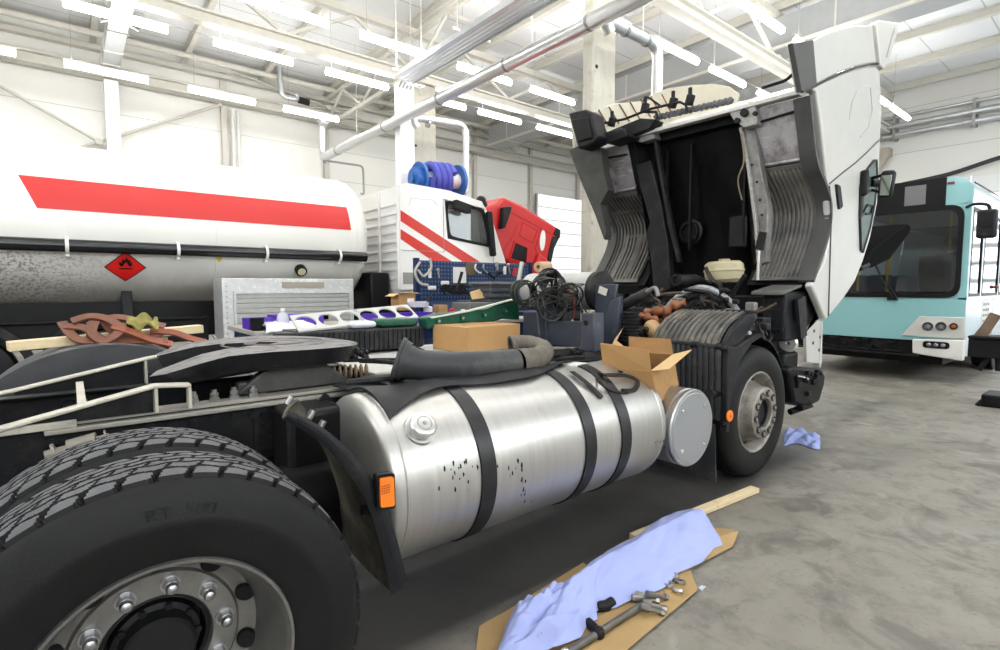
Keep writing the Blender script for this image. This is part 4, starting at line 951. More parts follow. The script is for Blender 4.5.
MB().add(a_+b_, [(i, (i+1) % n_, n_+(i+1) % n_, n_+i) for i in range(n_)]+[tuple(range(n_, 2*n_))]).build('plate_skirt', GREASE, fw, smooth=50)
MB().lathe([(.10, 0), (.13, .006), (.16, .004), (.165, .0)], (.90, 3.14, 1.183), (0, 0, 1), 40, False).lathe([(.26, 0), (.27, .004), (.28, 0)], (.90, 3.14, 1.181), (0, 0, 1), 50, False).build('grease_ridge', GREASE, fw)
MB().box(.62, 1.2, 2.80, 2.86, .97, 1.03).prism([(.6, .97), (1.2, .97), (1.02, 1.12), (.78, 1.12)], 'y', 2.78, 2.84).build('pedestal', mat('pedestal_grey', (.06, .058, .055), .5, .2, var=.4, vs=10), fw, bevel=.01)
for k in range(4):
    c = Vector((.42+k*.085, 2.74, .966)); MB().cyl(c, c+Vector((0, 0, .02)), .022, n=6).cyl(c+Vector((0, 0, .02)), c+Vector((0, 0, .055)), .012, n=10).cyl(c+Vector((0, 0, .025)), c+Vector((0, 0, .04)), .019, n=6).build('stud_nut', BOLT, r1)
lk = MB()
rr = random.Random(5)
for k in range(9): lk.ball((1.30+rr.uniform(-.02, .08), 2.98+rr.uniform(-.1, .12), 1.10+rr.uniform(-.02, .02)), rr.uniform(.012, .026), 5)
lk.bar((1.2, 2.9, 1.08), (1.5, 2.8, 1.07), .03, .02).tube([(1.3, 2.9, 1.07), (1.45, 2.75, 1.06), (1.5, 2.6, 1.02)], .015, sm=4).build('locking_handle', GREASE, fw)
# deck plate and coupling hoses ahead of the fifth wheel
DK = mat('deck_plate', (.62, .61, .58), .45, .2, var=.12, vs=8, dirt=(.25, .23, .2), dscale=6, dlo=.58, dhi=.75)
MB().box(1.35, 2.6, 2.80, 3.95, .985, 1.0).build('deck_plate', DK, TT, bevel=.003)
cr = MB()
for k in range(7): cr.lathe([(.026, -.008), (.038, -.004), (.038, .004), (.026, .008)], (1.12+k*.028, 2.83-k*.008, 1.03), (1, -.3, 0), 14)
cr.build('corrugated_hose', mat('hose_brown', (.25, .18, .11), .7, var=.4, vs=30), TT)
MB().tube([(1.1, 2.62, 1.0), (1.25, 2.55, 1.01), (1.42, 2.56, 1.005), (1.2, 2.66, 1.0)], .022, 8, sm=5).build('cable_loop', BLKG, TT)
# ---------------------------------------------------------------- fuel tank
TC = Vector((0, 2.30, .60)); TRD_ = .40
TKM = mat('brushed_tank', (0.50, 0.49, 0.47), 0.38, 0.8, var=.10, vs=5, streak=(6, .5, .5), rvar=.08, dirt=(0.12, 0.11, 0.10), dscale=7, dlo=.66, dhi=.76)
def tank_sec(x, k=1.0): return x
prof = [(.001, 0), (.30, 0.0), (.365, .004), (.385, .012), (.396, .028), (.400, .05), (.400, 1.92), (.396, 1.94), (.385, 1.955), (.36, 1.965), (.25, 1.975), (.001, 1.98)]
tk = MB().lathe(prof, (.98, TC.y, TC.z), (1, 0, 0), 96, closed=False).build('fuel_tank', TKM, TT, smooth=40)
sm_ = MB().lathe([(.400, .07), (.4035, .075), (.400, .08)], (.98, TC.y, TC.z), (1, 0, 0), 96, False).lathe([(.400, 1.89), (.4035, 1.895), (.400, 1.90)], (.98, TC.y, TC.z), (1, 0, 0), 96, False).build('end_weld', TKM, tk)
STP = mat('strap_black', (.02, .02, .022), .4, .3, var=.3, vs=10)
for px in (489, 591, 626):
    x = P(px, 455, Y=1.9).x
    MB().lathe([(.401, -.045), (.409, -.043), (.409, .043), (.401, .045)], (x, TC.y, TC.z), (1, 0, 0), 96, False).build('tank_strap', STP, tk, smooth=50)
    MB().box(x-.05, x+.05, 2.55, 2.72, .45, .80).box(x-.05, x+.05, 2.28, 2.72, .17, .22).build('strap_bracket', CHASS, tk)
cpv = P(418, 432, Y=2.02); nrm = Vector((0, cpv.y-TC.y, cpv.z-TC.z)).normalized(); cc = TC+Vector((cpv.x, 0, 0)); cc.x = cpv.x; cc = Vector((cpv.x, TC.y, TC.z))+nrm*.398
cap = MB().lathe([(.075, 0), (.072, .012), (.056, .014), (.056, .03), (.001, .03)], cc, nrm, 36, False).lathe([(.001, .062), (.045, .062), (.056, .058), (.062, .05), (.062, .03), (.05, .026)], cc, nrm, 36, False).build('fuel_cap', mat('cap_alu', (.62, .62, .61), .3, .9, var=.1), tk)
MB().lathe([(.001, .066), (.008, .066), (.010, .062)], cc, nrm, 12, False).lathe([(.03, .0625), (.033, .0645), (.036, .0625)], cc, nrm, 30, False).build('cap_lock', BOLT, cap)
gr = mat('grease_smear', (.015, .015, .015), .6)
def smear(px, py, w, h, seed):
    r_ = random.Random(seed); mb = MB()
    for k in range(9):
        a = px+r_.uniform(-w, w); b = py+r_.uniform(-h, h); d = FW+RT*((a-500)/F0)+UP*((325-b)/F0)
        A_ = d.y**2+d.z**2; B_ = 2*(-d.y*TC.y+d.z*(CH-TC.z)); C_ = TC.y**2+(CH-TC.z)**2-.4**2; D_ = B_*B_-4*A_*C_
        if D_ < 0: continue
        t_ = (-B_-math.sqrt(D_))/(2*A_); c = Vector((0, 0, CH))+d*t_; n0 = Vector((0, c.y-TC.y, c.z-TC.z)).normalized(); s_ = r_.uniform(.003, .011)
        tang = n0.cross(Vector((1, 0, 0))); pts = [c+n0*.0012+Vector((1, 0, 0))*s_*math.cos(q)*r_.uniform(.3, .8)+tang*s_*1.8*math.sin(q)*r_.uniform(.5, 1) for q in [2*PI*i/7 for i in range(7)]]
        mb.add(pts, [tuple(range(7))])
    return mb.build('grease_smear', gr, tk, smooth=0)
smear(452, 480, 18, 12, 1); smear(515, 470, 8, 14, 2); smear(660, 440, 5, 10, 3); smear(526, 492, 6, 14, 8); smear(470, 465, 30, 5, 5)
# rubber mat lying over tank and rail
def mat_fn(u, v):
    x = 1.05+u*1.75; ya, yb = 2.68, 2.30-.25*(1-u)**1.5+.06*math.sin(u*9); y = ya+(yb-ya)*v
    dz = max(0, (y-TC.y)); zt = TC.z+math.sqrt(max(.41**2-(y-TC.y)**2, 0)); zt = max(zt, .975 if y > 2.45 else zt)
    return (x, y, zt+.006+.006*math.sin(u*21+v*4))
MB().grid(mat_fn, 50, 12, .008).build('rubber_mat', BLKG, TT, smooth=60)
# ---------------------------------------------------------------- rear mudguard segment in front of the drive wheels
arc = smooth_path([(.56, 0, 1.05), (.67, 0, .965), (.76, 0, .86), (.86, 0, .70), (.925, 0, .50), (.975, 0, .26)], 6)
def guard_fn(u, v):
    i = u*(len(arc)-1); k = min(int(i), len(arc)-2); p = arc[k].lerp(arc[k+1], i-k); y = 1.88+(.14+.34*min(1, u*3))*v
    return (p.x-.012*math.sin(PI*v)+.10*v*(1-u), y, p.z+.02*v)
GD = mat('guard_inside', (.05, .045, .036), .6, var=.5, vs=8, dirt=(.16, .145, .10), dscale=5, dlo=.45, dhi=.7)
mg = MB().grid(guard_fn, 40, 10, .01).build('rear_mudguard', GD, TT, smooth=60)
lip = MB()
lp_ = [(p.x-.03, p.z-.05) for p in arc]
for i in range(len(arc)-1):
    pass
def lip_fn(u, v):
    i = u*(len(arc)-1); k = min(int(i), len(arc)-2); p = arc[k].lerp(arc[k+1], i-k); t_ = (arc[k+1]-arc[k]).normalized(); n0 = Vector((-t_.z, 0, t_.x))
    w = .035+.045*u
    q = p+n0*(w*(v-.25)); return (q.x, 1.872-.01*math.sin(v*PI), q.z)
MB().grid(lip_fn, 40, 4, .008).build('mudguard_lip', BLKG, mg, smooth=60)
MB().tube([Vector((p.x, 1.874, p.z))+Vector((.012, 0, .012)) for p in arc[2:]], .012, 8).build('rubber_edge', BLK, mg)
for (x, y, z) in ((.72, 2.1, .975), (.80, 2.2, .90), (.70, 2.3, 1.0)): MB().cyl((x, y, z), (x+.02, y, z+.03), .014, n=10).build('stay_bolt', BOLT, mg)
MB().box(.74, 1.02, 2.42, 2.69, .22, .93).cyl((.6, 2.45, .55), (1.05, 2.45, .55), .13).build('dark_gap_filler', BLK, TT, bevel=.03)  # black filler added so the gap behind the drive wheel reads dark
mk_ = MB().prism(round_poly(XZ([(375, 474), (393, 472), (394, 507), (376, 509)], 1.85), .012), 'y', 1.835, 1.87).build('side_marker', BLK, mg)
rf = MB().prism(round_poly(XZ([(377.5, 477), (391, 475), (392, 504), (378, 506)], 1.85), .01), 'y', 1.825, 1.84).build('orange_reflector', ORANGE, mg)
q = P(386, 489, Y=1.824); qb = MB()
for i in range(4):
    for j in range(4): qb.box(q.x-.018+i*.0095, q.x-.012+i*.0095, 1.8225, 1.8255, q.z-.018+j*.0095, q.z-.012+j*.0095)
qb.build('lens_pattern', mat('lens_dark', (.55, .10, .01), .4), mg, smooth=0)
MB().cyl((.86, 1.92, .62), (.96, 1.92, .60), .02).build('marker_stay', BLK, mg)
# far side mudguard over the far drive wheels
def fg(u, v):
    a = math.radians(172-150*u); r = .655; y = 3.86+.62*v; e = .02*(1 if .08 < v < .92 else 0)
    return (RX+r*math.cos(a)*1.08, y, WZ+(r+e)*math.sin(a)+.0)
MB().grid(fg, 40, 16, .012).build('far_mudguard', mat('guard_grey', (.085, .088, .095), .4, var=.2, dirt=(.2, .19, .18), dscale=4, dlo=.55, dhi=.75), TT, smooth=60)
def fgl(u, v): a = math.radians(172-150*u); r = .675-.16*v; return (RX+r*math.cos(a)*1.08, 3.86, WZ+r*math.sin(a))
MB().grid(fgl, 40, 3, .01).build('far_mudguard_skirt', mat('guard_side', (.06, .06, .065), .45, var=.2), TT, smooth=60)
# ---------------------------------------------------------------- round compressed-air can beside tank
cx_, cz_ = P(692.5, 428, Y=1.9).x, P(692.5, 428, Y=1.9).z
AC = mat('alu_can', (.50, .51, .52), .36, .85, var=.1, vs=6)
can = MB().lathe([(.001, 0), (.255, 0), (.262, .008), (.262, .03), (.25, .034), (.25, .05), (.262, .054), (.262, .30), (.24, .33), (.001, .33)], (cx_, 1.90, cz_), (0, 1, 0), 64, False).build('air_filter_can', AC, TT)
MB().lathe([(.001, -.004), (.236, -.004), (.240, .002)], (cx_, 1.90, cz_), (0, 1, 0), 64, False).build('can_lid', mat('lid_grey', (.40, .41, .43), .4, .6), can)
for a in (45, 135, 225, 315):
    c = Vector((cx_+.19*math.cos(math.radians(a)), 1.896, cz_+.19*math.sin(math.radians(a)))); MB().cyl(c, c-Vector((0, .008, 0)), .016, n=14).cyl(c-Vector((0, .008, 0)), c-Vector((0, .012, 0)), .008, n=6).build('lid_bolt', CHROME, can)
MB().box(cx_-.05, cx_+.05, 2.2, 2.7, .7, .85).cyl((cx_, 2.2, cz_), (cx_, 2.7, .75), .05).build('can_bracket', BLK, can)
# ---------------------------------------------------------------- front wheels
FX = 4.30
fp = [(.318, .30), (.318, .035), (.33, .010), (.38, -.005), (.45, -.008), (.50, .006), (.522, .022), (.533, .04), (.538, .07), (.532, .072), (.532, .078), (.540, .08), (.543, .12), (.536, .122), (.536, .13), (.543, .132), (.543, .17), (.536, .172), (.536, .18), (.543, .182), (.540, .222), (.532, .224), (.532, .23), (.538, .232), (.533, .262), (.50, .296), (.40, .31), (.318, .30)]
fwl = MB().lathe(fp[1:-1], (FX, 1.95, WZ), (0, 1, 0), 120, closed=False).build('wheel', RUB, TT, smooth=35)
fw2 = fwl.copy(); COL.objects.link(fw2); fw2.location = Vector((0, 2.12, 0))
MB().lathe([(.318, .045), (.330, .02), (.332, .010), (.324, .006), (.314, .012), (.302, .03), (.296, .06), (.280, .075), (.272, .11), (.262, .10), (.240, .055), (.225, .035), (.215, .01), (.213, -.03), (.208, -.045), (.20, -.05), (.125, -.052), (.118, -.045), (.116, .0), (.10, .04), (.001, .045)], (FX, 1.95, WZ), (0, 1, 0), 96, False).build('rim', RIMD, fwl, smooth=38)
for k in range(10):
    a = 2*PI*k/10+.15; c = Vector((FX+.265*math.cos(a), 1.95+.098, WZ+.265*math.sin(a))); n0 = Vector((.75*math.cos(a), -.5, .75*math.sin(a))).normalized()
    MB().lathe([(.001, .004), (.018, .004), (.022, 0)], c+Vector((-.012*math.cos(a), -.02, -.012*math.sin(a))), n0*-1 if False else Vector((math.cos(a)*.3, -1, math.sin(a)*.3)), 16, False).build('hand_hole', BLK, fwl)
    c = Vector((FX+.163*math.cos(a), 1.899, WZ+.163*math.sin(a)))
    MB().lathe([(.028, 0), (.031, -.004), (.024, -.002), (.022, .004), (.001, .004)], c+Vector((0, -.003, 0)), (0, 1, 0), 18, False).build('bolt_recess', HUBM, fwl)
    MB().cyl(c+Vector((0, .01, 0)), c-Vector((0, .012, 0)), .017, n=6).build('lug_nut', BOLT, fwl)
MB().lathe([(.116, -.02), (.106, -.022), (.10, .0), (.085, .005), (.08, -.006), (.001, -.006)], (FX, 1.95, WZ), (0, 1, 0), 40, False).build('hub', HUBM, fwl)
MB().cyl((FX, 2.2, WZ), (FX, 4.1, WZ-.05), .06).box(FX-.08, FX+.08, 2.5, 3.8, WZ-.12, WZ-.02).build('front_axle', CHASS, TT)
# ---------------------------------------------------------------- front wheel arch: ribbed rear wall, ribbed lid, flap
WXB = 3.74
RIBM = mat('ribbed_plastic', (.045, .047, .052), .42, var=.25, vs=8, dirt=(.13, .12, .105), dscale=6, dlo=.5, dhi=.8)
LIDM = mat('ribbed_lid', (.09, .088, .082), .42, var=.25, vs=8, dirt=(.25, .23, .19), dscale=5, dlo=.45, dhi=.7)
def ribbed(fn, nr, nu, depth, base=.0, sub=6):
    """fn(u, v, h): surface raised by h; v runs across the ribs"""
    def g(u, v):
        t = (v*nr) % 1.0; h = depth if .22 < t < .72 else 0.0
        if u < .04 or u > .96 or v < .01 or v > .99: h = depth*.6
        return fn(u, v, h)
    return lambda u, v: g(u, v)
Ya, Yb = 1.96, 2.60
wallf = lambda u, v, h: (WXB+.02*u-h, Ya+.02+(Yb-Ya-.02)*v, 1.05-.55*u)
MB().grid(ribbed(wallf, 13, 10, .018), 10, 130, .01).build('arch_rear_wall', RIBM, TT, smooth=20)
def lidp(u): # arc section in XZ
    a = math.radians(168-88*u); return (4.32+.56*math.cos(a)*1.0, .88+.42*math.sin(a)+.0)
LZ = [(3.76, 1.055), (3.80, 1.12), (3.90, 1.20), (4.02, 1.255), (4.12, 1.285), (4.2, 1.295)]
LZs = smooth_path([(a, 0, b) for a, b in LZ], 5)
def lidf(u, v, h):
    i = u*(len(LZs)-1); k = min(int(i), len(LZs)-2); p = LZs[k].lerp(LZs[k+1], i-k); t_ = (LZs[k+1]-LZs[k]).normalized()
    q = p+Vector((-t_.z, 0, t_.x))*h; return (q.x, Ya+.06+(Yb-Ya-.06)*v, q.z)
ld = MB().grid(ribbed(lidf, 12, 24, .016), 24, 120, .012).build('arch_lid', LIDM, TT, smooth=20)
MB().box(4.17, 4.24, Ya+.02, Yb+.02, 1.27, 1.315).build('lid_rear_bar', BLKG, ld, bevel=.008)
MB().prism([(a, b) for a, _, b in [(p.x, 0, p.z) for p in LZs]]+[(4.24, 1.31), (4.24, 1.25), (4.0, 1.08), (3.86, 1.04)], 'y', Ya, Ya+.05).build('lid_side', BLKG, ld, bevel=.006)
MB().tube([(3.74, 2.64, 1.055), (3.74, 1.93, 1.05)], .022, 12).build('lid_hinge_bar', BLKG, ld)
for y in (2.0, 2.2, 2.45): MB().lathe([(.024, -.03), (.029, -.025), (.029, .025), (.024, .03)], (3.74, y, 1.053), (0, 1, 0), 16).build('hinge_sleeve', BLK, ld)
ap = [(WXB, 1.06), (3.86, 1.05), (3.98, 1.08), (4.3, 1.16), (4.34, 1.12), (4.1, 1.06), (3.92, .94), (3.83, .78), (3.79, .6), (3.79, .42), (WXB, .42)]
MB().prism(ap, 'y', Ya-.03, Ya+.02).build('arch_side', BLKG, TT, bevel=.01)
def archtop(u, v): a = math.radians(150-120*u); return (FX+.62*math.cos(a), 2.0+.55*v, WZ+.62*math.sin(a))
MB().grid(archtop, 24, 4, .012).build('arch_inner', BLK, TT)
MB().prism([(2.02, .46), (2.6, .46), (2.52, .015), (2.0, .02)], 'x', WXB+.0, WXB+.012).build('mud_flap', RIBM, TT)
pq = P(730, 416, Y=1.92)
oc = MB().cyl((pq.x, 1.93, pq.z), (pq.x, 1.915, pq.z), .043, n=28).build('round_marker', ORANGE, TT, bevel=.004)
MB().cyl((pq.x, 1.915, pq.z), (pq.x, 1.911, pq.z), .012, n=14).build('marker_screw', mat('lens_dark', (.55, .10, .01), .4), oc)
MB().bar((pq.x-.08, 1.945, pq.z-.05), (pq.x+.02, 1.945, pq.z-.05), .03, .02).cyl((3.62, 2.0, .72), (3.74, 2.0, .70), .022).cyl((3.55, 1.97, .735), (3.64, 1.99, .72), .03).build('marker_bracket', BLK, TT)
# ---------------------------------------------------------------- tilted cab
CNY, CFY = 1.90, 4.50
CWH = mat('lorry_white', (0.56, 0.555, 0.525), 0.26, coat=.35, var=.03)
S_ = lambda pts: XZ(pts, CNY)
side = S_([(812, 88), (826, 81), (840, 74.5), (854, 69), (868, 66), (876, 65.5), (880, 71), (882, 110), (880.5, 140), (877.5, 203), (870.5, 238), (863, 262), (855, 282), (843, 300), (829, 317), (826, 320), (822, 310), (812, 286), (824, 262), (829, 240), (831, 215), (830, 200), (828, 186), (823, 140), (817, 92)])
cab = MB().prism(side, 'y', CNY, CNY+.07).build('cab_side', CWH, TT, bevel=.02, seg=3)
farside = MB().prism(side, 'y', CFY-.07, CFY).build('cab_side', CWH, TT, bevel=.02)
# hull between the sides (roof, rear wall and front closed)
hull = S_([(840, 74.5), (868, 66), (876, 65.5), (880, 71), (882, 110), (880.5, 140), (877.5, 203), (870.5, 238), (863, 262), (855, 282), (843, 300), (829, 317)])
hull = [(5.85, 3.50)]+[(a-.03, b) for a, b in hull[2:]]+[(5.85, 1.35)]
MB().prism(hull, 'y', CNY+.07, CFY-.07).build('cab_roof_body', CWH, TT, bevel=.01)
# pods left and right of the engine tunnel
C = [(4.97, 3.13), (5.06, 2.90), (5.18, 2.63), (5.42, 2.44), (5.56, 2.23), (5.50, 1.94), (5.20, 1.52)]
Cs = [(p.x, p.z) for p in smooth_path([(a, 0, b) for a, b in C], 5)]
POD = mat('pod_dark', (.008, .008, .009), .6, var=.3)
pod = Cs+[(5.6, 1.42), (5.9, 1.42), (5.9, 3.40), (5.3, 3.24)]
for a_, b_ in ((CNY+.065, 2.52), (3.72, CFY-.065)): MB().prism(pod, 'y', a_, b_).build('floor_pod', POD, TT)
FLIP = mat('arch_flange', (.075, .075, .072), .5, var=.15, vs=6)
# grey flange strip along the arch edge (near and far)
def cpos(u, off=0.0, curve=Cs):
    i = u*(len(curve)-1); k = min(int(i), len(curve)-2); a = Vector(curve[k]); b = Vector(curve[k+1]); p = a.lerp(b, i-k); t_ = (b-a).normalized(); n0 = Vector((t_.y, -t_.x)) # points to -X
    if n0.x > 0: n0 = -n0
    return p+n0*off
for ya, yb in ((CNY-.004, CNY+.13), (CFY-.13, CFY+.004)):
    MB().grid(lambda u, v: (lambda p: (p.x, ya+(yb-ya)*v, p.y))(cpos(u, .035)), 30, 3, .035).build('arch_flange', FLIP, TT, smooth=50)
# floor metal panel and ribbed liner per side
METP = mat('stained_metal', (.52, .50, .52), .38, .55, var=.25, vs=5, dirt=(.10, .07, .055), dscale=3.5, dlo=.47, dhi=.68)
LINR = mat('liner_rib', (.16, .15, .135), .55, var=.25, vs=4, dirt=(.05, .05, .052), dscale=2.2, dlo=.45, dhi=.65)
def sub(u0, u1): return lambda u: u0+(u1-u0)*u
for (ya, yb, sgn) in ((CNY+.12, 2.46, 1), (CFY-.12, 3.82, -1)):
    fn = lambda u, v: (lambda p: (p.x, ya+(yb-ya)*v, p.y))(cpos(.0+.31*u, .018))
    pnl = MB().grid(fn, 10, 8, .012).build('floor_panel', METP, TT, smooth=40)
    for k in range(3):
        p = cpos(.13+.05*k, .022); y = ya+(yb-ya)*.72
        MB().obox((p.x, y, p.y), (.02, .13, .022), Matrix.Rotation(.25, 3, 'Y')).build('pressed_slot', METP, pnl, bevel=.009)
    for v in (.2, .45):
        a = cpos(.05, .02); b = cpos(.27, .02); y = ya+(yb-ya)*v
        MB().tube([(a.x, y, a.y), (b.x, y, b.y)], .006, 6).build('pressed_groove', METP, pnl)
    a = cpos(.09, .045)
    MB().tube([(a.x, ya-.0*sgn, a.y+.02), (a.x-.01, yb, a.y-.01)], .012, 8).build('control_rod', BLK, pnl)
    p = cpos(.315, .03); MB().obox((p.x, (ya+yb)/2, p.y), (.03, abs(yb-ya), .025), Matrix.Rotation(.4, 3, 'Y')).build('panel_edge', METP, pnl, bevel=.005)
    lf = lambda u, v, h: (lambda p: (p.x, ya+(yb-ya)*v, p.y))(cpos(.33+.66*u, .020+h))
    ln = MB().grid(ribbed(lf, 11, 10, .026), 40, 132, .012).build('ribbed_arch_liner', LINR, TT, smooth=22)
    p1 = cpos(.50, .04)
    MB().grid(lambda u, v: (lambda p: (p.x, ya+(yb-ya)*v, p.y))(cpos(.47+.035*u, .040)), 4, 10, .015).build('liner_seam_band', LINR, ln)
    for v0, v1 in ((.22, .34), (.60, .72)):
        MB().grid(lambda u, v: (lambda p: (p.x, ya+(yb-ya)*(v0+(v1-v0)*v), p.y))(cpos(.74+.22*u, .042)), 12, 3, .012).build('liner_pad', LINR, ln)
    MB().grid(lambda u, v: (lambda p: (p.x, ya+(yb-ya)*(.20+.54*v), p.y))(cpos(.72+.02*u, .042)), 3, 4, .012).build('liner_pad', LINR, ln)
# engine tunnel, black insulation
INS = mat('insulation_black', (.004, .004, .0045), .5, var=.5, vs=3, bump=.5, bs=8, dirt=(.010, .010, .010), spec=.08, dscale=3, dlo=.5, dhi=.8)
def tun(u, v):
    y = 2.50+1.24*v; z = 3.13-1.75*u; e = min(v, 1-v)
    d = .16*min(1, e/.10)+.02*math.sin(v*17)*math.sin(u*7)+.02*(abs(v-.52) < .03)
    return (5.02+.30*min(1, u*1.2)+d, y, z)
tn = MB().grid(tun, 40, 40, .02).build('engine_tunnel', INS, TT, smooth=50)
MB().prism([(2.5, 3.08), (3.74, 3.08), (3.74, 3.17), (2.5, 3.17)], 'x', 5.05, 5.9).build('tunnel_back', POD, TT)
for (ya, yb) in ((2.55, 2.57), (3.13, 3.15), (3.42, 3.44)): MB().box(5.16, 5.2, ya, yb, 1.9, 3.0).build('insulation_seam', POD, tn)
MB().lathe([(.02, 0), (.08, 0), (.085, .03), (.11, .03), (.115, .0), (.14, -.01)], P(690, 232, X=5.25), (-1, 0, 0), 30, False).build('round_grommet', BLK, tn)
MB().obox(P(738, 232, X=5.2), (.06, .18, .32)).build('heater_box', BLK, tn, bevel=.02)
BRE = mat('bright_edge', (.38, .37, .35), .45, .5, var=.35, vs=12, dirt=(.09, .08, .07), dscale=12, dlo=.5, dhi=.65)
# white lower lip of the rear wall
MB().prism([(4.86, 3.13), (4.95, 3.13), (5.4, 3.32), (5.4, 3.38), (4.86, 3.165)], 'y', CNY+.07, CFY-.6).build('rear_wall_lip', CWH, TT, bevel=.006)
MB().tube([P(762, 88, X=4.84), P(775, 84, X=4.82), P(786, 80, X=4.82), P(795, 72, X=4.8)], .014, 6, sm=4).build('lip_cable', BLK, TT)
# long frame members flanking the tunnel, brackets and gas strut
MEM = mat('member_metal', (.22, .215, .20), .42, .55, var=.3, vs=7, dirt=(.07, .06, .055), dscale=5, dlo=.45, dhi=.65)
def member(pts, X, name='floor_member', m=None, d=.10): return MB().prism(YZ(pts, X), 'x', X, X+d).build(name, m or MEM, TT, bevel=.008)
mbr = member([(739, 128), (754, 124), (761, 170), (768, 205), (766, 262), (757, 266), (754, 225), (747, 170)], 4.98)
MB().prism(YZ([(739, 128), (742, 127), (750, 170), (757, 225), (759, 265), (757, 266), (754, 225), (747, 170)], 4.94), 'x', 4.94, 5.0).build('member_flange', BRE, mbr)
br = member([(729, 113), (734, 107), (752, 101), (756, 108), (757, 124), (744, 128), (733, 120)], 4.88, 'tilt_bracket', BRE, .16)
for px, py, r_ in ((745, 113, .035), (738, 121, .025), (756, 114, .02)):
    c = P(px, py, X=4.87); MB().cyl(c, c-Vector((.03, 0, 0)), r_, n=14).build('bracket_bolt', BLK, br)
for k, (px, py) in enumerate(((757, 182), (760, 200), (762, 215), (752, 165), (761, 240))):
    c = P(px, py, X=4.98); MB().cyl(c, c-Vector((.006, 0, 0)), .012, n=12).build('member_hole', BLK, mbr)
MB().tube([P(741, 133, X=4.93), P(744, 160, X=4.93), P(738, 180, X=4.95), P(742, 200, X=5.0)], .008, 6, sm=4).build('wiring', mat('wire_tan', (.22, .17, .10), .6), mbr)
a, b_, c_ = P(763, 232, X=4.88), P(759, 250, X=4.88), P(757.5, 280, X=4.88)
st = MB().cyl(a, b_, .035, n=14).build('gas_strut', BLK, TT); MB().cyl(b_, c_, .014, n=10).build('strut_rod', CHROME, st)
m2_ = member([(636, 165), (650, 160), (660, 200), (668, 245), (670, 288), (655, 300), (650, 255), (646, 235), (650, 222), (641, 190)], 5.0, 'floor_member', BLKG)
MB().prism(YZ([(652, 130), (655, 129), (663, 180), (673, 230), (680, 262), (677, 262), (668, 225), (660, 180)], 5.0), 'x', 5.0, 5.05).build('member_flange', BLKG, m2_)
member([(632, 134), (640, 128), (653, 132), (655, 138), (642, 142), (634, 141)], 4.9, 'tilt_bracket', BRE, .12)
# side air deflectors behind the cab (now on top)
fair = S_([(801, 91), (792.5, 43), (813, 40), (826, 33), (840, 27.5), (856, 25.5), (872, 25), (876, 63), (868, 63.5), (854, 66.5), (840, 72), (826, 78.5), (812, 86)])
fo = MB().prism(fair, 'y', CNY-.004, CNY+.05).build('side_deflector', CWH, TT, bevel=.012)
MB().prism(S_([(792, 43), (812.5, 40), (816.5, 87), (812, 87), (801, 92)]), 'y', CNY-.007, CNY+.035).build('deflector_rubber_edge', FLIP, fo, bevel=.004)
wing = S_([(873, 24.5), (876, 21), (897, 24), (886.5, 60), (881, 70), (877, 66)])
wg = MB().prism(wing, 'y', CNY-.03, CNY+.06).build('roof_deflector_wing', CWH, TT, bevel=.012)
MB().tube([Vector((a, CNY-.032, b)) for a, b in S_([(889, 36), (891, 30), (888, 38), (883, 58)])], .008, 6).build('wing_crease', LN, wg)
# far deflector, cream inner side with ribs
CREAM = mat('cream_inner', (.56, .52, .42), .5, var=.06)
fpoly = [(4.80, 3.13), (4.75, 3.50), (4.93, 3.58), (5.51, 3.84), (6.34, 4.06), (7.0, 4.15), (6.8, 3.7), (6.3, 3.55), (5.5, 3.4), (5.0, 3.2)]
fd = MB().prism(fpoly, 'y', CFY-.05, CFY).build('side_deflector', CREAM, TT, bevel=.01)
MB().prism(YZ([(650, 125), (648, 96), (668, 88), (690, 85), (715, 84), (728, 86), (738, 93), (735, 112)], 6.75), 'x', 6.75, 6.80).build('roof_deflector', CREAM, TT, bevel=.01)
RIBO = mat('rust_rib', (.22, .10, .03), .6)
for k in range(9):
    a = P(588+k*10.5, 112-k*2.6, Y=CFY-.06); b = P(598+k*10.5, 128-k*2.2, Y=CFY-.06); MB().bar(a, b, .012, .012).build('inner_rib', RIBO, fd)
blk = MB().prism(YZ([(568, 113), (585, 109), (591, 112), (593, 124), (598, 136), (594, 142), (578, 149)], 4.5), 'x', 4.5, 4.72).build('corner_casing', BLKG, TT, bevel=.02)
MB().prism(YZ([(571, 120), (588, 117), (592, 138), (578, 142)], 4.48), 'x', 4.47, 4.51).build('casing_cover', BLK, blk, bevel=.01)
member([(569, 150), (590, 140), (601, 148), (603, 170), (608, 190), (600, 205), (606, 232), (604, 240), (595, 215), (580, 180)], 4.72, 'far_arch_trim', mat('trim_dark', (.06, .06, .055), .5, var=.3), .12)
sn = MB().lathe([(.05, 0), (.05, -.015), (.062, -.015), (.07, .03), (.06, .2)], P(616, 136, X=4.72), (-1, .25, 0), 24, False)
snk = MB().prism(round_poly(YZ([(602, 134), (626, 128), (630, 137), (606, 145)], 4.7), .06, 5), 'x', 4.66, 4.9).prism(YZ([(606, 132), (640, 118), (655, 119), (650, 128), (628, 137)], 4.78), 'x', 4.78, 4.95).build('air_snorkel', BLKG, TT, bevel=.012)
MB().prism(round_poly(YZ([(605, 136), (624, 131), (627, 136), (608, 142)], 4.65), .04, 5), 'x', 4.652, 4.664).build('snorkel_mouth', BLK, snk)
rd = MB().tube([P(600, 124, X=4.8), P(625, 119, X=4.8), P(650, 109, X=4.8), P(680, 102, X=4.8), P(686, 105, X=4.8), P(687, 112, X=4.8)], .014, 6).tube([P(643, 101, X=4.85), P(648, 97, X=4.85), P(662, 107, X=4.85)], .012, 6).tube([P(644, 103, X=4.85), P(648, 112, X=4.85), P(656, 112, X=4.8), P(658, 118, X=4.8)], .016, 6)
rd.build('tilt_rod', BLK, TT)
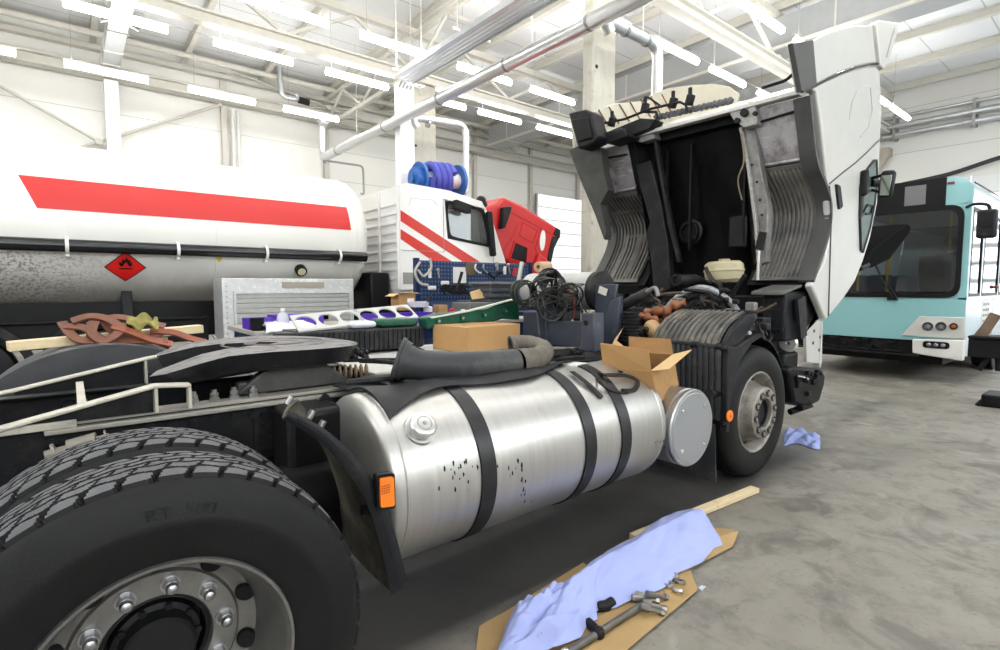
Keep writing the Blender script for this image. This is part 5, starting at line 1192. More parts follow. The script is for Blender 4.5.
for px, py in ((612, 122), (645, 108), (673, 103), (690, 100)):
    c = P(px, py, X=4.82); MB().obox(c, (.06, .07, .10), Matrix.Rotation(.3, 3, 'X')).cyl(c+Vector((0, 0, .03)), c+Vector((0, 0, .12)), .02).build('rod_clamp', BLK, TT, bevel=.01)
hz = MB()
hz.tube([P(655+k*1.0, 118-k*.23, X=4.9)+Vector((0, 0, .012*math.sin(k*1.7))) for k in range(0, 78)], .028, 8)
hz.build('braided_hose', mat('braid_grey', (.12, .12, .13), .6, var=.6, vs=40), TT)
# door, window, handle, seams on the near side
MB().tube([Vector((a, CNY-.006, b)) for a, b in XZ([(801, 92), (812, 87.5), (826, 79.7), (840, 73.2), (854, 67.7), (868, 64.7), (877, 64)], CNY)], .012, 6).build('deflector_gap', BLK, cab)
def sline(pts, name='door_seam', w=.014, m=None, par=cab, off=.003): return MB().tube([Vector((a, CNY-off, b)) for a, b in S_(pts)], w/2, 6).build(name, m or mat('seam_dark', (.05, .05, .05), .5), par)
sline([(829, 184), (842, 173), (855, 163), (866, 153), (876, 143), (881, 138)]); sline([(829, 186), (831, 215), (830, 245), (829, 280), (828, 316)])
pan = round_poly([(850, 110), (864, 84), (872, 84), (872, 128), (858, 141)], 6, 3)
sline([(849, 120), (851, 104), (856, 92), (864, 86), (870, 86)], 'panel_crease', .010, mat('crease_grey', (.40, .39, .37), .4)); sline([(870, 88), (872, 110), (868, 128), (860, 137)], 'panel_crease', .010, mat('crease_grey', (.40, .39, .37), .4))
sline([(859.5, 188), (861, 179), (867, 169), (873, 161), (875.5, 160), (876, 180), (873.5, 205), (869, 228), (862, 252), (860, 250), (859, 220), (859.5, 188)], 'window_seal', .035, BLK)
wpoly = S_([(859.5, 188), (861, 179), (867, 169), (873, 161), (875.5, 160), (876, 180), (873.5, 205), (869, 228), (862, 252), (860, 250), (859, 220)])
LWG = mat('lorry_glass', (.10, .16, .16), .06, coat=.3)
wn = MB().prism(wpoly, 'y', CNY-.008, CNY+.002).build('door_window', LWG, cab, smooth=0)
MB().tube([Vector((a, CNY-.012, b)) for a, b in S_([(862, 212), (866, 205), (871, 206), (869, 214), (864, 214)])], .012, 6).box(wpoly[0][0], wpoly[0][0]+.1, CNY-.014, CNY-.006, 2.2, 2.5).build('interior_trim', BLK, cab)
MB().prism(round_poly(S_([(834.5, 184), (838.5, 186), (841, 207), (837.5, 210)]), .02, 3), 'y', CNY-.02, CNY+.005).build('door_handle', BLK, cab, bevel=.006)
# mirrors
mc = P(887, 184, Y=1.74)
mh = MB().obox(mc, (.09, .13, .27), Matrix.Rotation(.1, 3, 'X')).build('mirror_housing', BLK, TT, bevel=.04, seg=3)
MB().obox(mc+Vector((-.055, 0, -.02)), (.006, .09, .20), Matrix.Rotation(.1, 3, 'X')).build('mirror_glass', mat('mirror_glass', (.25, .28, .25), .08, 1.0), mh, bevel=.002)
MB().tube([mc+Vector((0, 0, .1)), P(872, 178, Y=1.89)], .016, 8).tube([mc+Vector((0, 0, -.1)), P(872, 190, Y=1.89)], .014, 8).cyl(P(877, 183, Y=1.86), P(871, 183, Y=1.895), .04).build('mirror_arm', BLK, mh)
MB().obox(P(864, 183, Y=1.87), (.06, .08, .26)).build('kerb_mirror', BLK, TT, bevel=.03)
# sun visor sticking out from the roof edge
a = P(863, 266, Y=1.93); b_ = P(911, 227, Y=1.93)
v_ = MB(); v_.prism([(a.x, a.z), (a.x+.25, a.z+.18), (b_.x-.15, b_.z+.03), (b_.x, b_.z), (b_.x-.05, b_.z-.08), (a.x+.9, a.z+.10), (a.x+.3, a.z-.01)], 'y', 1.93, 2.5)
v_.build('sun_visor', mat('smoked_visor', (.012, .012, .012), .9, spec=0.0), TT, bevel=.012)
MB().tube([(a.x-.05, 1.95, a.z-.03), (a.x+.2, 1.95, a.z+.02)], .03, 8).build('visor_hinge', BLK, TT)
# step box with grille, hanging under the cab, and exposed front corner
gx = MB().box(4.85, 5.5, 2.0, 2.20, 1.02, 1.46).build('step_box', BLKG, TT, bevel=.02)
MB().prism([(4.70, 1.46), (5.1, 1.52), (5.1, 1.50), (4.70, 1.43)], 'y', 1.97, 2.24).build('step_tread', mat('tread_grey', (.12, .12, .115), .5, var=.2), gx, bevel=.006)
gg = MB()
for k in range(4): gg.box(4.835, 4.85, 2.02+k*.05, 2.03+k*.05, 1.1, 1.4)
for k in range(4): gg.box(4.83, 4.85, 2.01, 2.19, 1.12+k*.085, 1.135+k*.085)
gg.build('grille', BLKG, gx)
MB().prism(S_([(803, 300), (806, 340), (812, 336), (811, 296)]), 'y', 1.94, 1.97).build('edge_trim', BLKG, gx)
wb = MB().prism(XZ([(806, 328), (816, 319), (823, 322), (822, 364), (807, 362)], 1.99), 'y', 1.99, 2.02).build('front_bracket', CWH, TT, bevel=.004)
for px, py in ((814, 331), (813, 343), (820, 337), (819, 350)):
    c = P(px, py, Y=1.99); MB().cyl(c, c-Vector((0, .004, 0)), .016, n=12).build('bracket_hole', BLK, wb)
MB().box(5.62, 5.66, 1.985, 2.03, .72, 1.17).build('bracket_edge', CWH, wb)
fbp = XZ([(789, 371), (792, 366), (820, 369), (826, 374), (825, 385), (820, 402), (808, 408), (795, 404)], 1.98)
fb = MB().prism(fbp, 'y', 1.98, 4.35).build('front_bumper_frame', BLK, TT, bevel=.03)
bx = MB(); rr = random.Random(9)
for k in range(16):
    px, py = rr.uniform(793, 820), rr.uniform(374, 398); c = P(px, py, Y=1.97); s_ = rr.uniform(.02, .06); bx.box(c.x, c.x+s_*1.5, 1.95, 1.99, c.z, c.z+s_)
bx.tube([P(797, 376, Y=1.95), P(806, 378, Y=1.93), P(804, 382, Y=1.95)], .012).build('headlamp_recess', CHASS, fb, bevel=.005)
MB().tube([P(797, 376, Y=1.94), P(803, 377, Y=1.93), P(808, 379, Y=1.94)], .010).build('silver_clip', CHROME, fb)
MB().tube([P(800, 408, Y=1.98), P(812, 404, Y=1.96), P(790, 412, Y=2.05)], .03).build('lower_spoiler', BLK, fb)
# dark gear between wheel and cab: steering box, radiator edge, hoses, horn
dk = MB().box(5.25, 5.5, 2.35, 3.9, .55, 1.42).box(4.55, 5.2, 2.3, 2.45, .55, 1.25).box(4.9, 5.4, 2.15, 3.9, .55, 1.05).build('radiator_pack', CHASS, TT, bevel=.02)
c = P(792, 343, Y=2.08)
MB().lathe([(.02, 0), (.07, .0), (.085, .03), (.05, .08), (.02, .1)], c+Vector((-.1, 0, 0)), (1, .2, 0), 24).build('horn', mat('horn_silver', (.7, .7, .7), .3, .7), TT)
for k in range(7):
    x = 4.5+k*.05; MB().tube([(x, 2.25+.05*k, 1.05+.03*k), (x+.1, 2.15+.03*k, .95), (x+.3, 2.1, 1.05+.02*k), (x+.45, 2.2, 1.3)], .011+.002*(k % 3), 6, sm=5).build('loom_hose', BLKG if k % 2 else BLK, TT)
MB().box(5.0, 5.3, 2.05, 2.4, .5, .9).build('steering_box', BLK, TT, bevel=.03)
# ================================================================ engine bay between the frame rails (parts of the lorry)
COP = mat('copper_heat_wrap', (.28, .10, .04), .55, .1, var=.35, vs=14); TANH = mat('tan_can', (.55, .34, .16), .5, var=.15)
eng = MB().box(3.75, 4.9, 2.85, 3.5, .55, 1.10).box(3.9, 4.8, 2.92, 3.43, 1.08, 1.26).build('engine_block', CHASS, TT, bevel=.03)
for k in range(6):
    x = 3.95+k*.15; MB().box(x, x+.12, 2.95, 3.4, 1.24, 1.31).cyl((x+.06, 3.05, 1.30), (x+.06, 3.05, 1.35), .02, n=10).build('rocker_cover', BLKG, eng, bevel=.015)
fc = Vector((5.1, 2.97, 1.0)); R_ = .49
SHM = mat('shroud_pale', (.36, .37, .39), .4, .3, var=.25, dirt=(.12, .12, .12), dscale=9, dlo=.5, dhi=.65)
MB().tube([P(a, b, X=4.5) for a, b in ((658, 332), (665, 312), (678, 297), (697, 288), (715, 291), (732, 304), (745, 325), (749, 338))], .028, 10, sm=6).build('arched_pipe', SHM, TT)
MB().tube([P(a, b, X=4.53) for a, b in ((662, 330), (672, 312), (684, 302), (698, 297), (713, 300), (728, 312), (740, 330))], .016, 8, sm=6).build('arched_pipe', BLKG, TT)
fan = MB()
for k in range(9):
    a = 2*PI*k/9; d_ = Vector((0, math.cos(a), math.sin(a))); fan.bar(fc+d_*.08, fc+d_*.43, .12, .01, up=(1, 0, 0) if k % 2 else (1, .2, 0))
fan.cyl(fc-Vector((.06, 0, 0)), fc+Vector((.05, 0, 0)), .1).build('fan', BLK, TT)
RES = mat('reservoir_cream', (.42, .37, .23), .4, var=.12, dirt=(.30, .22, .12), dscale=7, dlo=.55, dhi=.75)
rc = P(724, 272, X=4.75)
rs = MB().lathe([(.001, -.10), (.13, -.10), (.165, -.07), (.172, 0), (.178, .005), (.178, .02), (.172, .025), (.168, .07), (.14, .095), (.001, .10)], rc, (0, .05, 1), 40, False).build('coolant_reservoir', RES, TT)
MB().cyl(rc+Vector((0, 0, .09)), rc+Vector((0, 0, .12)), .05).build('reservoir_cap', RES, rs)
MB().tube([P(706, 268, X=4.6), P(712, 280, X=4.55), P(720, 285, X=4.5), P(722, 305, X=4.5), P(727, 312, X=4.5)], .02, 8, sm=4).build('coolant_hose', BLKG, TT)
MB().tube([P(745, 275, X=4.6), P(735, 290, X=4.6), P(728, 305, X=4.6)], .02, 8, sm=4).build('coolant_hose', BLK, TT)
a = P(677, 280, X=4.3); MB().tube([a, a+Vector((.25, -.02, .01)), a+Vector((.6, -.05, -.1))], .048, 16).lathe([(.034, 0), (.050, 0), (.054, -.02), (.037, -.02)], a, (1, 0, 0), 24).build('coolant_pipe', BLKG, TT)
# orange-brown wrapped pipes and tan canister
def tb_(pts, r, m, name, par=TT, sm=5, n=10, X=None):
    return MB().tube([P(a, b, X=x) for a, b, x in pts], r, n, sm=sm).build(name, m, par)
tb_([(646, 314, 4.1), (655, 311, 4.1), (665, 312, 4.1), (673, 306, 4.15), (686, 303, 4.2)], lambda t: .038+.012*math.sin(t*26), COP, 'wrapped_pipe', n=14, sm=8)
tb_([(662, 308, 4.2), (668, 322, 4.1), (664, 330, 4.05)], .03, COP, 'wrapped_pipe')
tb_([(640, 316, 4.0), (650, 318, 4.0), (660, 322, 4.0)], lambda t: .03+.01*math.sin(t*20), COP, 'wrapped_pipe', sm=8)
a = P(652, 328, X=3.95); b_ = P(668, 345, X=3.85)
MB().tube([a, a.lerp(b_, .5), b_, b_+(b_-a)*.3], lambda t: .075 if t < .9 else .06, 20).ball(a, .074, 8).build('tan_canister', TANH, TT)
tb_([(664, 322, 4.0), (670, 320, 4.0), (677, 328, 4.0), (674, 338, 4.0), (666, 334, 4.0), (664, 322, 4.0)], .014, mat('hose_brown', (.25, .18, .11), .7, var=.4, vs=30), 'brown_hose')
rr = random.Random(11)
for k in range(34):
    x0, y0_ = rr.uniform(628, 765), rr.uniform(288, 330); X_ = rr.uniform(4.0, 4.9)
    pts = [P(x0+rr.uniform(-16, 16)*j*.5, y0_+rr.uniform(-9, 9)*j*.5+j*3, X=X_) for j in range(4)]
    MB().tube(pts, rr.uniform(.008, .018), 6, sm=5).build('engine_hose', (BLK, BLKG, mat('loom_brown', (.09, .07, .05), .7))[k % 3], TT)
for k in range(26):
    c = P(rr.uniform(625, 765), rr.uniform(298, 328), X=rr.uniform(4.2, 4.8)); MB().obox(c, (rr.uniform(.03, .10), rr.uniform(.03, .10), rr.uniform(.03, .09)), rotz(rr.uniform(0, 1.5))).build('engine_fitting', (BLK, CHASS, BLKG, mat('valve_grey', (.22, .21, .2), .5))[k % 4 if k % 8 else 3], TT, bevel=.012)
# ribbed black bellows, cylinder on the left of the engine
a = P(631, 312, X=3.55); bl = []
for k in range(9): bl += [(.060, k*.028), (.078, k*.028+.008), (.078, k*.028+.014), (.060, k*.028+.022)]
MB().lathe(bl, a-Vector((0, 0, .24)), (0, 0, 1), 24, False).build('air_bellows', BLKG, TT)
tb_([(622, 306, 3.6), (634, 300, 3.6), (650, 292, 3.65)], .045, BLKG, 'actuator_cylinder', sm=0, n=16)
tb_([(647, 292, 3.6), (655, 288, 3.6), (658, 296, 3.6)], .018, mat('valve_grey', (.22, .21, .2), .5), 'actuator_pipe')
# blue-grey cab rear support behind the fuel tank
SUP = mat('support_bluegrey', (.055, .062, .085), .42, .1, var=.2, vs=8, dirt=(.12, .12, .12), dscale=8, dlo=.6, dhi=.75)
Xs = 3.15
def yzp(pts, X, d, name, m=SUP, par=TT, bev=.008): return MB().prism(YZ(pts, X), 'x', X, X+d).build(name, m, par, bevel=bev)
yzp([(544, 321), (590, 321), (590, 348), (544, 345)], 3.22, .03, 'support_plate')
sp = yzp([(523, 312), (537, 312), (540, 347), (523, 346)], 3.12, .14, 'support_post')
yzp([(537, 294), (545, 300), (547, 346), (540, 346), (537, 315)], 3.2, .10, 'support_post')
s2 = yzp([(581, 313), (594, 313), (594, 352), (580, 350)], 3.1, .12, 'support_post')
c = P(586, 323, X=3.098); MB().cyl(c, c-Vector((.004, 0, 0)), .022, n=20).build('post_hole', BLK, s2)
yzp([(601, 330), (609, 302), (620, 296), (618, 330), (606, 350)], 3.45, .05, 'support_arm')
yzp([(592, 284), (617, 284), (612, 318), (604, 330), (596, 318)], 3.55, .03, 'support_arm')
MB().cyl(P(545, 349, X=3.1), P(580, 350, X=3.1), .025, n=14).build('support_tube', BOLT, TT)
c = P(603, 291, X=3.53); MB().obox(c, (.01, .09, .06), Matrix.Rotation(.3, 3, 'X')).build('label_plate', mat('label_cream', (.6, .58, .5), .6), TT)
# silencer / air drum with black end
dc = P(602, 291, Y=3.05)
dm = MB().lathe([(.001, 0), (.15, 0), (.165, .01), (.170, .03), (.170, .9), (.15, .93), (.001, .93)], dc, (0, 1, 0), 40, False).build('air_drum', mat('drum_grey', (.42, .42, .40), .45, .3, var=.1), TT)
MB().lathe([(.001, -.006), (.172, -.006), (.176, .0), (.176, .05), (.168, .05)], dc, (0, 1, 0), 40, False).build('drum_end_cap', BLKG, dm)
for k in range(22):
    x = rr.uniform(600, 650); y = rr.uniform(318, 345); c = P(x, y, X=rr.uniform(3.5, 3.9)); MB().obox(c, (rr.uniform(.04, .12),)*3, rotz(rr.uniform(0, 1))).build('gear_housing', (BLK, CHASS)[k % 2], TT, bevel=.02)
MB().box(2.62, 3.7, 2.8, 3.5, .55, .93).build('gearbox', BLK, TT, bevel=.05)
for k in range(8):
    pts = [(2.15+.06*k+rr.uniform(0, .1), 2.25+rr.uniform(0, .45), 1.0+rr.uniform(0, .03)) for j in range(1)]
# ================================================================ loose things
def T1(o, label, cat, group=None): return tag(o, label, cat, group)
# air hoses in coils on the support
HB = mat('coil_black', (.010, .010, .011), .25, spec=.5); HG = mat('coil_green_black', (.03, .035, .03), .35)
def coil(c, ax, r, turns, pitch, th, m, nm, label, tails=(), jit=.03):
    ax = Vector(ax).normalized(); u, w_ = frame_for(ax); pts = []; n = int(turns*18)
    r_ = random.Random(int(turns*100+r*1000)); nt_ = int(turns)+3
    jx = [Vector((r_.uniform(-1, 1), r_.uniform(-1, 1), r_.uniform(-1, 1)))*jit for _ in range(nt_)]; jr = [1+r_.uniform(-1, 1)*jit*5 for _ in range(nt_)]; jt = [r_.uniform(-1, 1)*jit*14 for _ in range(nt_)]
    for k in range(n+1):
        a = 2*PI*k/18; q_ = k/18; i0 = int(q_); f0 = q_-i0; mixf = lambda A: A[i0]*(1-f0)+A[i0+1]*f0
        rr_ = r*mixf(jr); pts.append(Vector(c)+mixf(jx)+ax*(pitch*q_+rr_*math.sin(a)*mixf(jt))+u*(rr_*math.cos(a))+w_*(rr_*math.sin(a)))
    pts += [Vector(t) for t in tails]
    o = MB().tube(pts, th, 7).build(nm, m); return T1(o, label, 'hose', 'coiled air hoses heaped behind the cab support')
coil(P(548, 278, Y=3.3), (.9, .55, -.3), .10, 11, .032, .0075, HB, 'coiled_air_hose', 'black spiral air hose coil, topmost and longest on the heap', [P(592, 318, Y=3.2)], .006)
coil(P(546, 288, Y=3.2), (.25, 1, .5), .10, 6, .016, .0075, HB, 'coiled_air_hose', 'black spiral hose coil leaning in the middle of the heap')
coil(P(527, 294, Y=3.35), (.25, 1, .1), .09, 7, .014, .0075, HG, 'coiled_air_hose', 'loose black hose coil at the left end of the heap', [P(530, 308, Y=3.2), P(545, 312, Y=3.2)])
coil(P(568, 300, Y=3.1), (.55, .8, .3), .11, 5, .02, .008, HB, 'coiled_air_hose', 'wide black hose loops hanging at the lower right of the heap', [P(584, 322, Y=3.05)])
coil(P(552, 304, Y=3.15), (.2, 1, -.3), .12, 4, .018, .008, HG, 'coiled_air_hose', 'black cable loops in the lower middle of the heap', [P(570, 318, Y=3.1)])
o = MB()
for k in range(9):
    q = [P(rr.uniform(530, 590), rr.uniform(283, 315), Y=rr.uniform(3.05, 3.3)) for j in range(4)]; o.tube(q, .005, 6, sm=6)
T1(o.build('electric_cable_tangle', mat('cable_mix', (.02, .018, .016), .4)), 'tangle of thin black cables among the coiled hoses', 'cable')
T1(MB().tube([P(541, 300, Y=3.25), P(548, 292, Y=3.2), P(560, 290, Y=3.15), P(573, 296, Y=3.1), P(574, 318, Y=3.05)], .007, 8, sm=6).build('red_air_line', mat('line_red', (.10, .012, .01), .4)), 'dull red air line running through the coiled hoses', 'hose')
# big intake elbow pipe lying on the chassis
def dz(p, q): return P(p, q, Y=2.42)
path = [P(398, 359, Y=2.50), P(415, 364, Y=2.45), P(440, 366, Y=2.40), P(480, 365, Y=2.38), P(515, 363, Y=2.36)]
PIPE = mat('intake_rubber', (.045, .047, .052), .42, var=.25, vs=6, dirt=(.10, .095, .085), dscale=5, dlo=.5, dhi=.75)
rad = lambda t: .108-.026*min(1, t*5)+.006*max(0, t-.7)
el = thing('intake_pipe', 'big black plastic intake pipe with flared end lying along the fuel tank', 'pipe', (1.7, 2.4, 1.0))
q = smooth_path(path, 8)
el_ = MB().tube(q, rad, 28, caps=False).build('pipe_body', PIPE, el, smooth=60)
d0 = (q[0]-q[1]).normalized()
MB().lathe([(.085, .10), (.098, .0), (.108, -.005), (.120, -.004), (.120, .012), (.112, .016), (.104, .05)], q[0], -d0, 36, False).build('flared_mouth', PIPE, el)
MB().cyl(q[0]-d0*.03, q[0]-d0*.028, .10, n=30).build('pipe_bore', BLK, el)
e0 = q[-1]; tail = smooth_path([e0, P(528, 361, Y=2.38), P(540, 357, Y=2.40), P(544, 350, Y=2.46), P(536, 345, Y=2.55), P(524, 343, Y=2.62), P(510, 345, Y=2.66)], 6)
BRN = mat('clay_rubber', (.13, .11, .09), .7, var=.3, vs=8)
MB().tube(tail, lambda t: .088-.035*min(1, t*1.6)+.002*math.sin(t*60), 26, caps=False).build('ribbed_elbow', BRN, el, smooth=60)
dd = (tail[-1]-tail[-2]).normalized(); MB().lathe([(.042, -.004), (.060, -.004), (.061, -.03), (.052, -.04)], tail[-1], dd, 26).build('elbow_lip', BRN, el)
MB().cyl(tail[-1]-dd*.03, tail[-1]-dd*.028, .050, n=24).build('elbow_bore', BLK, el)
# slabs and covers around it
o = MB().bar(P(383, 378, Y=2.62), P(410, 386, Y=2.40), .16, .012).bar(P(402, 342, Y=3.0), P(440, 357, Y=2.95), .10, .014)
o2_ = o.build('loose_bracket', BLKG, bevel=.004); T1(o2_, 'flat black bracket lying under the open end of the intake pipe', 'bracket')
# ribbed black battery cover
bc = thing('battery_cover', 'ribbed black battery cover lying upside down on the pale deck plate', 'cover', (1.7, 3.85, 1.0))
MB().prism([(1.16, 3.68), (2.17, 3.64), (2.22, 3.70), (2.22, 4.05), (1.3, 4.05), (1.10, 3.9), (1.08, 3.76)], 'z', 1.02, 1.185).build('cover_shell', BLKG, bc, bevel=.02, seg=3)
for k in range(26): MB().box(1.19+k*.038, 1.205+k*.038, 3.635+(.036-.0015*k)-.004, 3.70, 1.03, 1.175).build('cover_rib', BLKG, bc)
MB().box(1.2, 2.0, 3.75, 4.0, 1.18, 1.19).build('cover_top', BLKG, bc)
# tan cardboard boxes
def tape(mb, *a): mb.box(*a)
b1 = thing('cardboard_box', 'closed brown cardboard box standing on the deck plate behind the intake pipe', 'box', (2.62, 3.3, 1.0))
B0, B1_, B2 = P(466, 351, Y=3.22), P(440, 346, Y=3.55), P(520, 345, Y=3.26)
b0z = 1.003; h_ = .195
p0 = Vector((B0.x, B0.y, 0)); ex = Vector((B2.x-B0.x, B2.y-B0.y, 0)); ey = Vector((B1_.x-B0.x, B1_.y-B0.y, 0)).normalized()
ey = Vector((-ex.y, ex.x, 0)).normalized()*.42
def obb(p, ex, ey, z0, z1): mb = MB(); mb.add([(p+ex*i+ey*j+Vector((0, 0, z))) for i in (0, 1) for j in (0, 1) for z in (z0, z1)], [(0, 1, 3, 2), (4, 6, 7, 5), (0, 4, 5, 1), (2, 3, 7, 6), (0, 2, 6, 4), (1, 5, 7, 3)]); return mb
obb(p0, ex, ey, b0z, b0z+h_).build('box_body', CARD, b1, bevel=.003)
b1['kind'] = 'thing'
obb(p0+ey*.47-Vector((0, 0, 0)), ex, ey*.06, b0z+h_, b0z+h_+.001).build('lid_seam', mat('card_seam', (.25, .16, .07), .8), b1)
# open box on the tank end
ob = thing('open_cardboard_box', 'open brown cardboard box with raised flaps wedged on the end of the fuel tank', 'box', (2.9, 2.1, .75))
F_ = P(651, 371, Y=1.95); ux = Vector((.95, .30, .10)).normalized(); uy = Vector((-.30, .95, .0)).normalized()
Lp = F_+uy*.32; G_ = F_+ux*.50; H_ = Lp+ux*.50; dn = Vector((.13, .035, -.235))
def panel(a, b, c, d, nm, m=CARD, th=.004):
    n0 = (b-a).cross(c-b).normalized()*th; mb = MB(); mb.add([a, b, c, d, a+n0, b+n0, c+n0, d+n0], [(0, 1, 2, 3), (7, 6, 5, 4), (0, 4, 5, 1), (1, 5, 6, 2), (2, 6, 7, 3), (3, 7, 4, 0)]); return mb.build(nm, m, ob, smooth=0)
panel(F_, Lp, Lp+dn, F_+dn, 'box_side'); panel(G_, F_, F_+dn, G_+dn, 'box_side'); panel(H_, G_, G_+dn, H_+dn, 'box_side', CARDIN); panel(Lp, H_, H_+dn, Lp+dn, 'box_side', CARDIN); panel(F_+dn, G_+dn, H_+dn, Lp+dn, 'box_base', CARDIN)
panel(F_, Lp, P(600, 343, Y=Lp.y-.02), P(648.5, 350, Y=F_.y-.0), 'box_flap')
panel(G_, F_, P(669, 369.6, Y=1.88), P(692, 350, Y=2.05), 'box_flap', mat('card_light', (.56, .38, .18), .8))
panel(Lp, H_, H_+Vector((-.06, .09, .09)), P(623, 328, Y=2.45), 'box_flap', mat('card_light', (.56, .38, .18), .8))
panel(H_, G_, G_+Vector((.0, .02, .11)), H_+Vector((.02, .02, .11)), 'box_flap', CARDIN)
dmk = MB(); cc_ = F_.lerp(G_, .55)+dn*.55; s1 = (G_-F_).normalized()*.085; s2_ = dn.normalized()*.06
nn = (G_-F_).cross(dn).normalized(); nn = nn if nn.y < 0 else -nn
dmk.tube([cc_+s1+nn*.003, cc_+s2_+nn*.003, cc_-s1+nn*.003, cc_-s2_+nn*.003], .0022, 5, closed=True); dmk.build('printed_diamond', mat('card_print', (.25, .15, .06), .8), ob)
T1(obb(Vector((2.45, 2.25, 0)), Vector((.12, .02, 0)), Vector((-.02, .1, 0)), 1.0, 1.012).build('paper_scrap', WHITE), 'small scrap of white paper on the fuel tank below the open box', 'paper')
# black belts dangling over the tank
def strap(pts, w, name, label, m=BLKG, th=.006, Yf=None, cat='strap'):
    pp = smooth_path(pts, 6); mb = MB(); vs_ = []
    for i, p in enumerate(pp):
        d = (pp[min(i+1, len(pp)-1)]-pp[max(i-1, 0)]).normalized(); n0 = Vector((0, -.6, .8)); s = d.cross(n0); s = s.normalized() if s.length > 1e-4 else Vector((0, 1, 0)); nn_ = s.cross(d)
        for a, b in ((-1, 0), (1, 0), (1, 1), (-1, 1)): vs_.append(p+s*(w/2*a)+nn_*(th*b))
    n = len(pp); fs = [(i*4+k, i*4+(k+1) % 4, (i+1)*4+(k+1) % 4, (i+1)*4+k) for i in range(n-1) for k in range(4)]+[(3, 2, 1, 0), (n*4-4, n*4-3, n*4-2, n*4-1)]
    return T1(mb.add(vs_, fs).build(name, m, smooth=30), label, cat)
def ont(px, py, off=.015):
    d = FW+RT*((px-500)/F0)+UP*((325-py)/F0); A_ = d.y**2+d.z**2; B_ = 2*(-d.y*2.3+d.z*(CH-.6)); R__ = .4+off; C_ = 2.3**2+(CH-.6)**2-R__**2; D_ = B_*B_-4*A_*C_
    if D_ < 0: return P(px, py, Y=2.35)
    t_ = (-B_-math.sqrt(D_))/(2*A_); return Vector((0, 0, CH))+d*t_
strap([ont(572, 372), ont(580, 378, .02), ont(592, 388, .01), ont(602, 398, .008)], .035, 'rubber_strap', 'short black strap hanging straight down over the fuel tank')
strap([P(575, 366, Y=2.3), P(592, 370, Y=2.22), ont(606, 375, .03), ont(625, 376, .03), ont(637, 381, .02), ont(634, 390, .015), ont(622, 391, .01)], .03, 'rubber_strap', 'black strap curling in a loop at the front end of the fuel tank')
strap([P(568, 364, Y=2.38), P(600, 363, Y=2.35), P(622, 365, Y=2.3)], .035, 'rubber_strap', 'black strap lying along the top edge of the fuel tank')
MB_ = MB().tube([P(588, 371, Y=2.25), ont(600, 383, .02), ont(612, 391, .012), ont(628, 393, .01)], .007, 6, sm=5).tube([P(590, 366, Y=2.3), P(610, 369, Y=2.25), ont(622, 372, .03)], .007, 6, sm=5)
T1(MB_.build('thin_cable', BLK), 'thin black cables trailing across the fuel tank below the straps', 'cable')
rr = random.Random(21); sc = MB()
for k in range(10):
    q = [Vector((rr.uniform(2.1, 2.9), rr.uniform(2.45, 2.75), 1.0+rr.uniform(.0, .05))) for j in range(3)]; sc.tube(q, rr.uniform(.01, .022), 7, sm=5)
T1(sc.build('hose_scraps', BLK), 'heap of short black hoses between intake pipe and cab support', 'hose')
T1(MB().tube([P(548, 366, Y=2.5), P(565, 360, Y=2.6), P(582, 358, Y=2.7)], .022, 10).build('steel_tube', mat('tube_steel', (.35, .33, .30), .45, .6)), 'short bare steel tube lying behind the intake pipe elbow', 'tube')
o = MB().prism([(2.05, 3.05), (2.3, 3.0), (2.38, 3.1), (2.1, 3.2)], 'z', 1.002, 1.03).prism([(2.3, 2.88), (2.5, 2.9), (2.45, 3.0), (2.28, 2.96)], 'z', 1.002, 1.04)
T1(o.build('clamp_plate', BLK, bevel=.006), 'small black metal clamps lying in front of the closed cardboard box', 'clamp')
# ---- far side: planks, leather-brown straps, yellow cloth
PL = P(8, 346, Y=4.15); PR = P(205, 327, Y=4.15); zt = 1.19
pk = MB().bar(Vector((PL.x, 4.12, PL.z)), Vector((PR.x, 4.30, PR.z-.02)), .10, .055).build('wooden_plank', WOOD, bevel=.004)
T1(pk, 'rough pale plank lying across the far mudguard under the brown straps', 'plank')
LEA = mat('leather_brown', (.17, .06, .032), .5, var=.3, vs=8, dirt=(.14, .05, .03), dscale=6, dlo=.5, dhi=.7)
def lp(pts, w, nm, label, m, Y=4.1): return strap([P(a, b, Y=Y+dy) for a, b, dy in pts], w, nm, label, m, .012)
G_ = 'brown straps heaped on the far mudguard'
BS = [([(66, 327, .05), (85, 329, 0), (105, 341, -.05), (130, 342, -.08), (168, 341, -.1)], 'lowest brown strap running along the front of the heap'),
 ([(62, 323, .1), (70, 334, 0), (80, 341, -.04), (94, 341, -.05), (90, 331, 0), (97, 320, .05), (112, 321, .08)], 'brown strap folded double at the left end of the heap'),
 ([(104, 318, .05), (110, 330, 0), (128, 338, -.03), (150, 338, -.02), (160, 334, .05)], 'brown strap looped over the middle of the heap'),
 ([(150, 332, 0), (172, 333, -.02), (190, 339, -.05), (206, 343, -.05)], 'reddish brown strap end trailing off to the right of the heap'),
 ([(88, 326, .1), (115, 318, .1), (140, 322, .08), (165, 327, .05)], 'brown strap lying behind the yellow cloth on the heap'),
 ([(95, 322, .0), (92, 334, -.05), (104, 342, -.08), (118, 334, -.08), (122, 324, -.02)], 'brown strap curling into a small loop left of the yellow cloth'),
 ([(112, 327, -.04), (130, 332, -.08), (150, 340, -.1), (172, 345, -.12)], 'brown strap slanting down in front of the yellow cloth'),
 ([(72, 322, .05), (90, 317, .05), (108, 320, .0), (124, 330, -.05)], 'brown strap arching over the top left of the heap')]
for k_, (pts_, lb_) in enumerate(BS): lp(pts_, .05, 'brown_strap', lb_, mat('leather_red', (.24, .06, .025), .5, var=.35, vs=9) if k_ in (3, 6) else LEA)
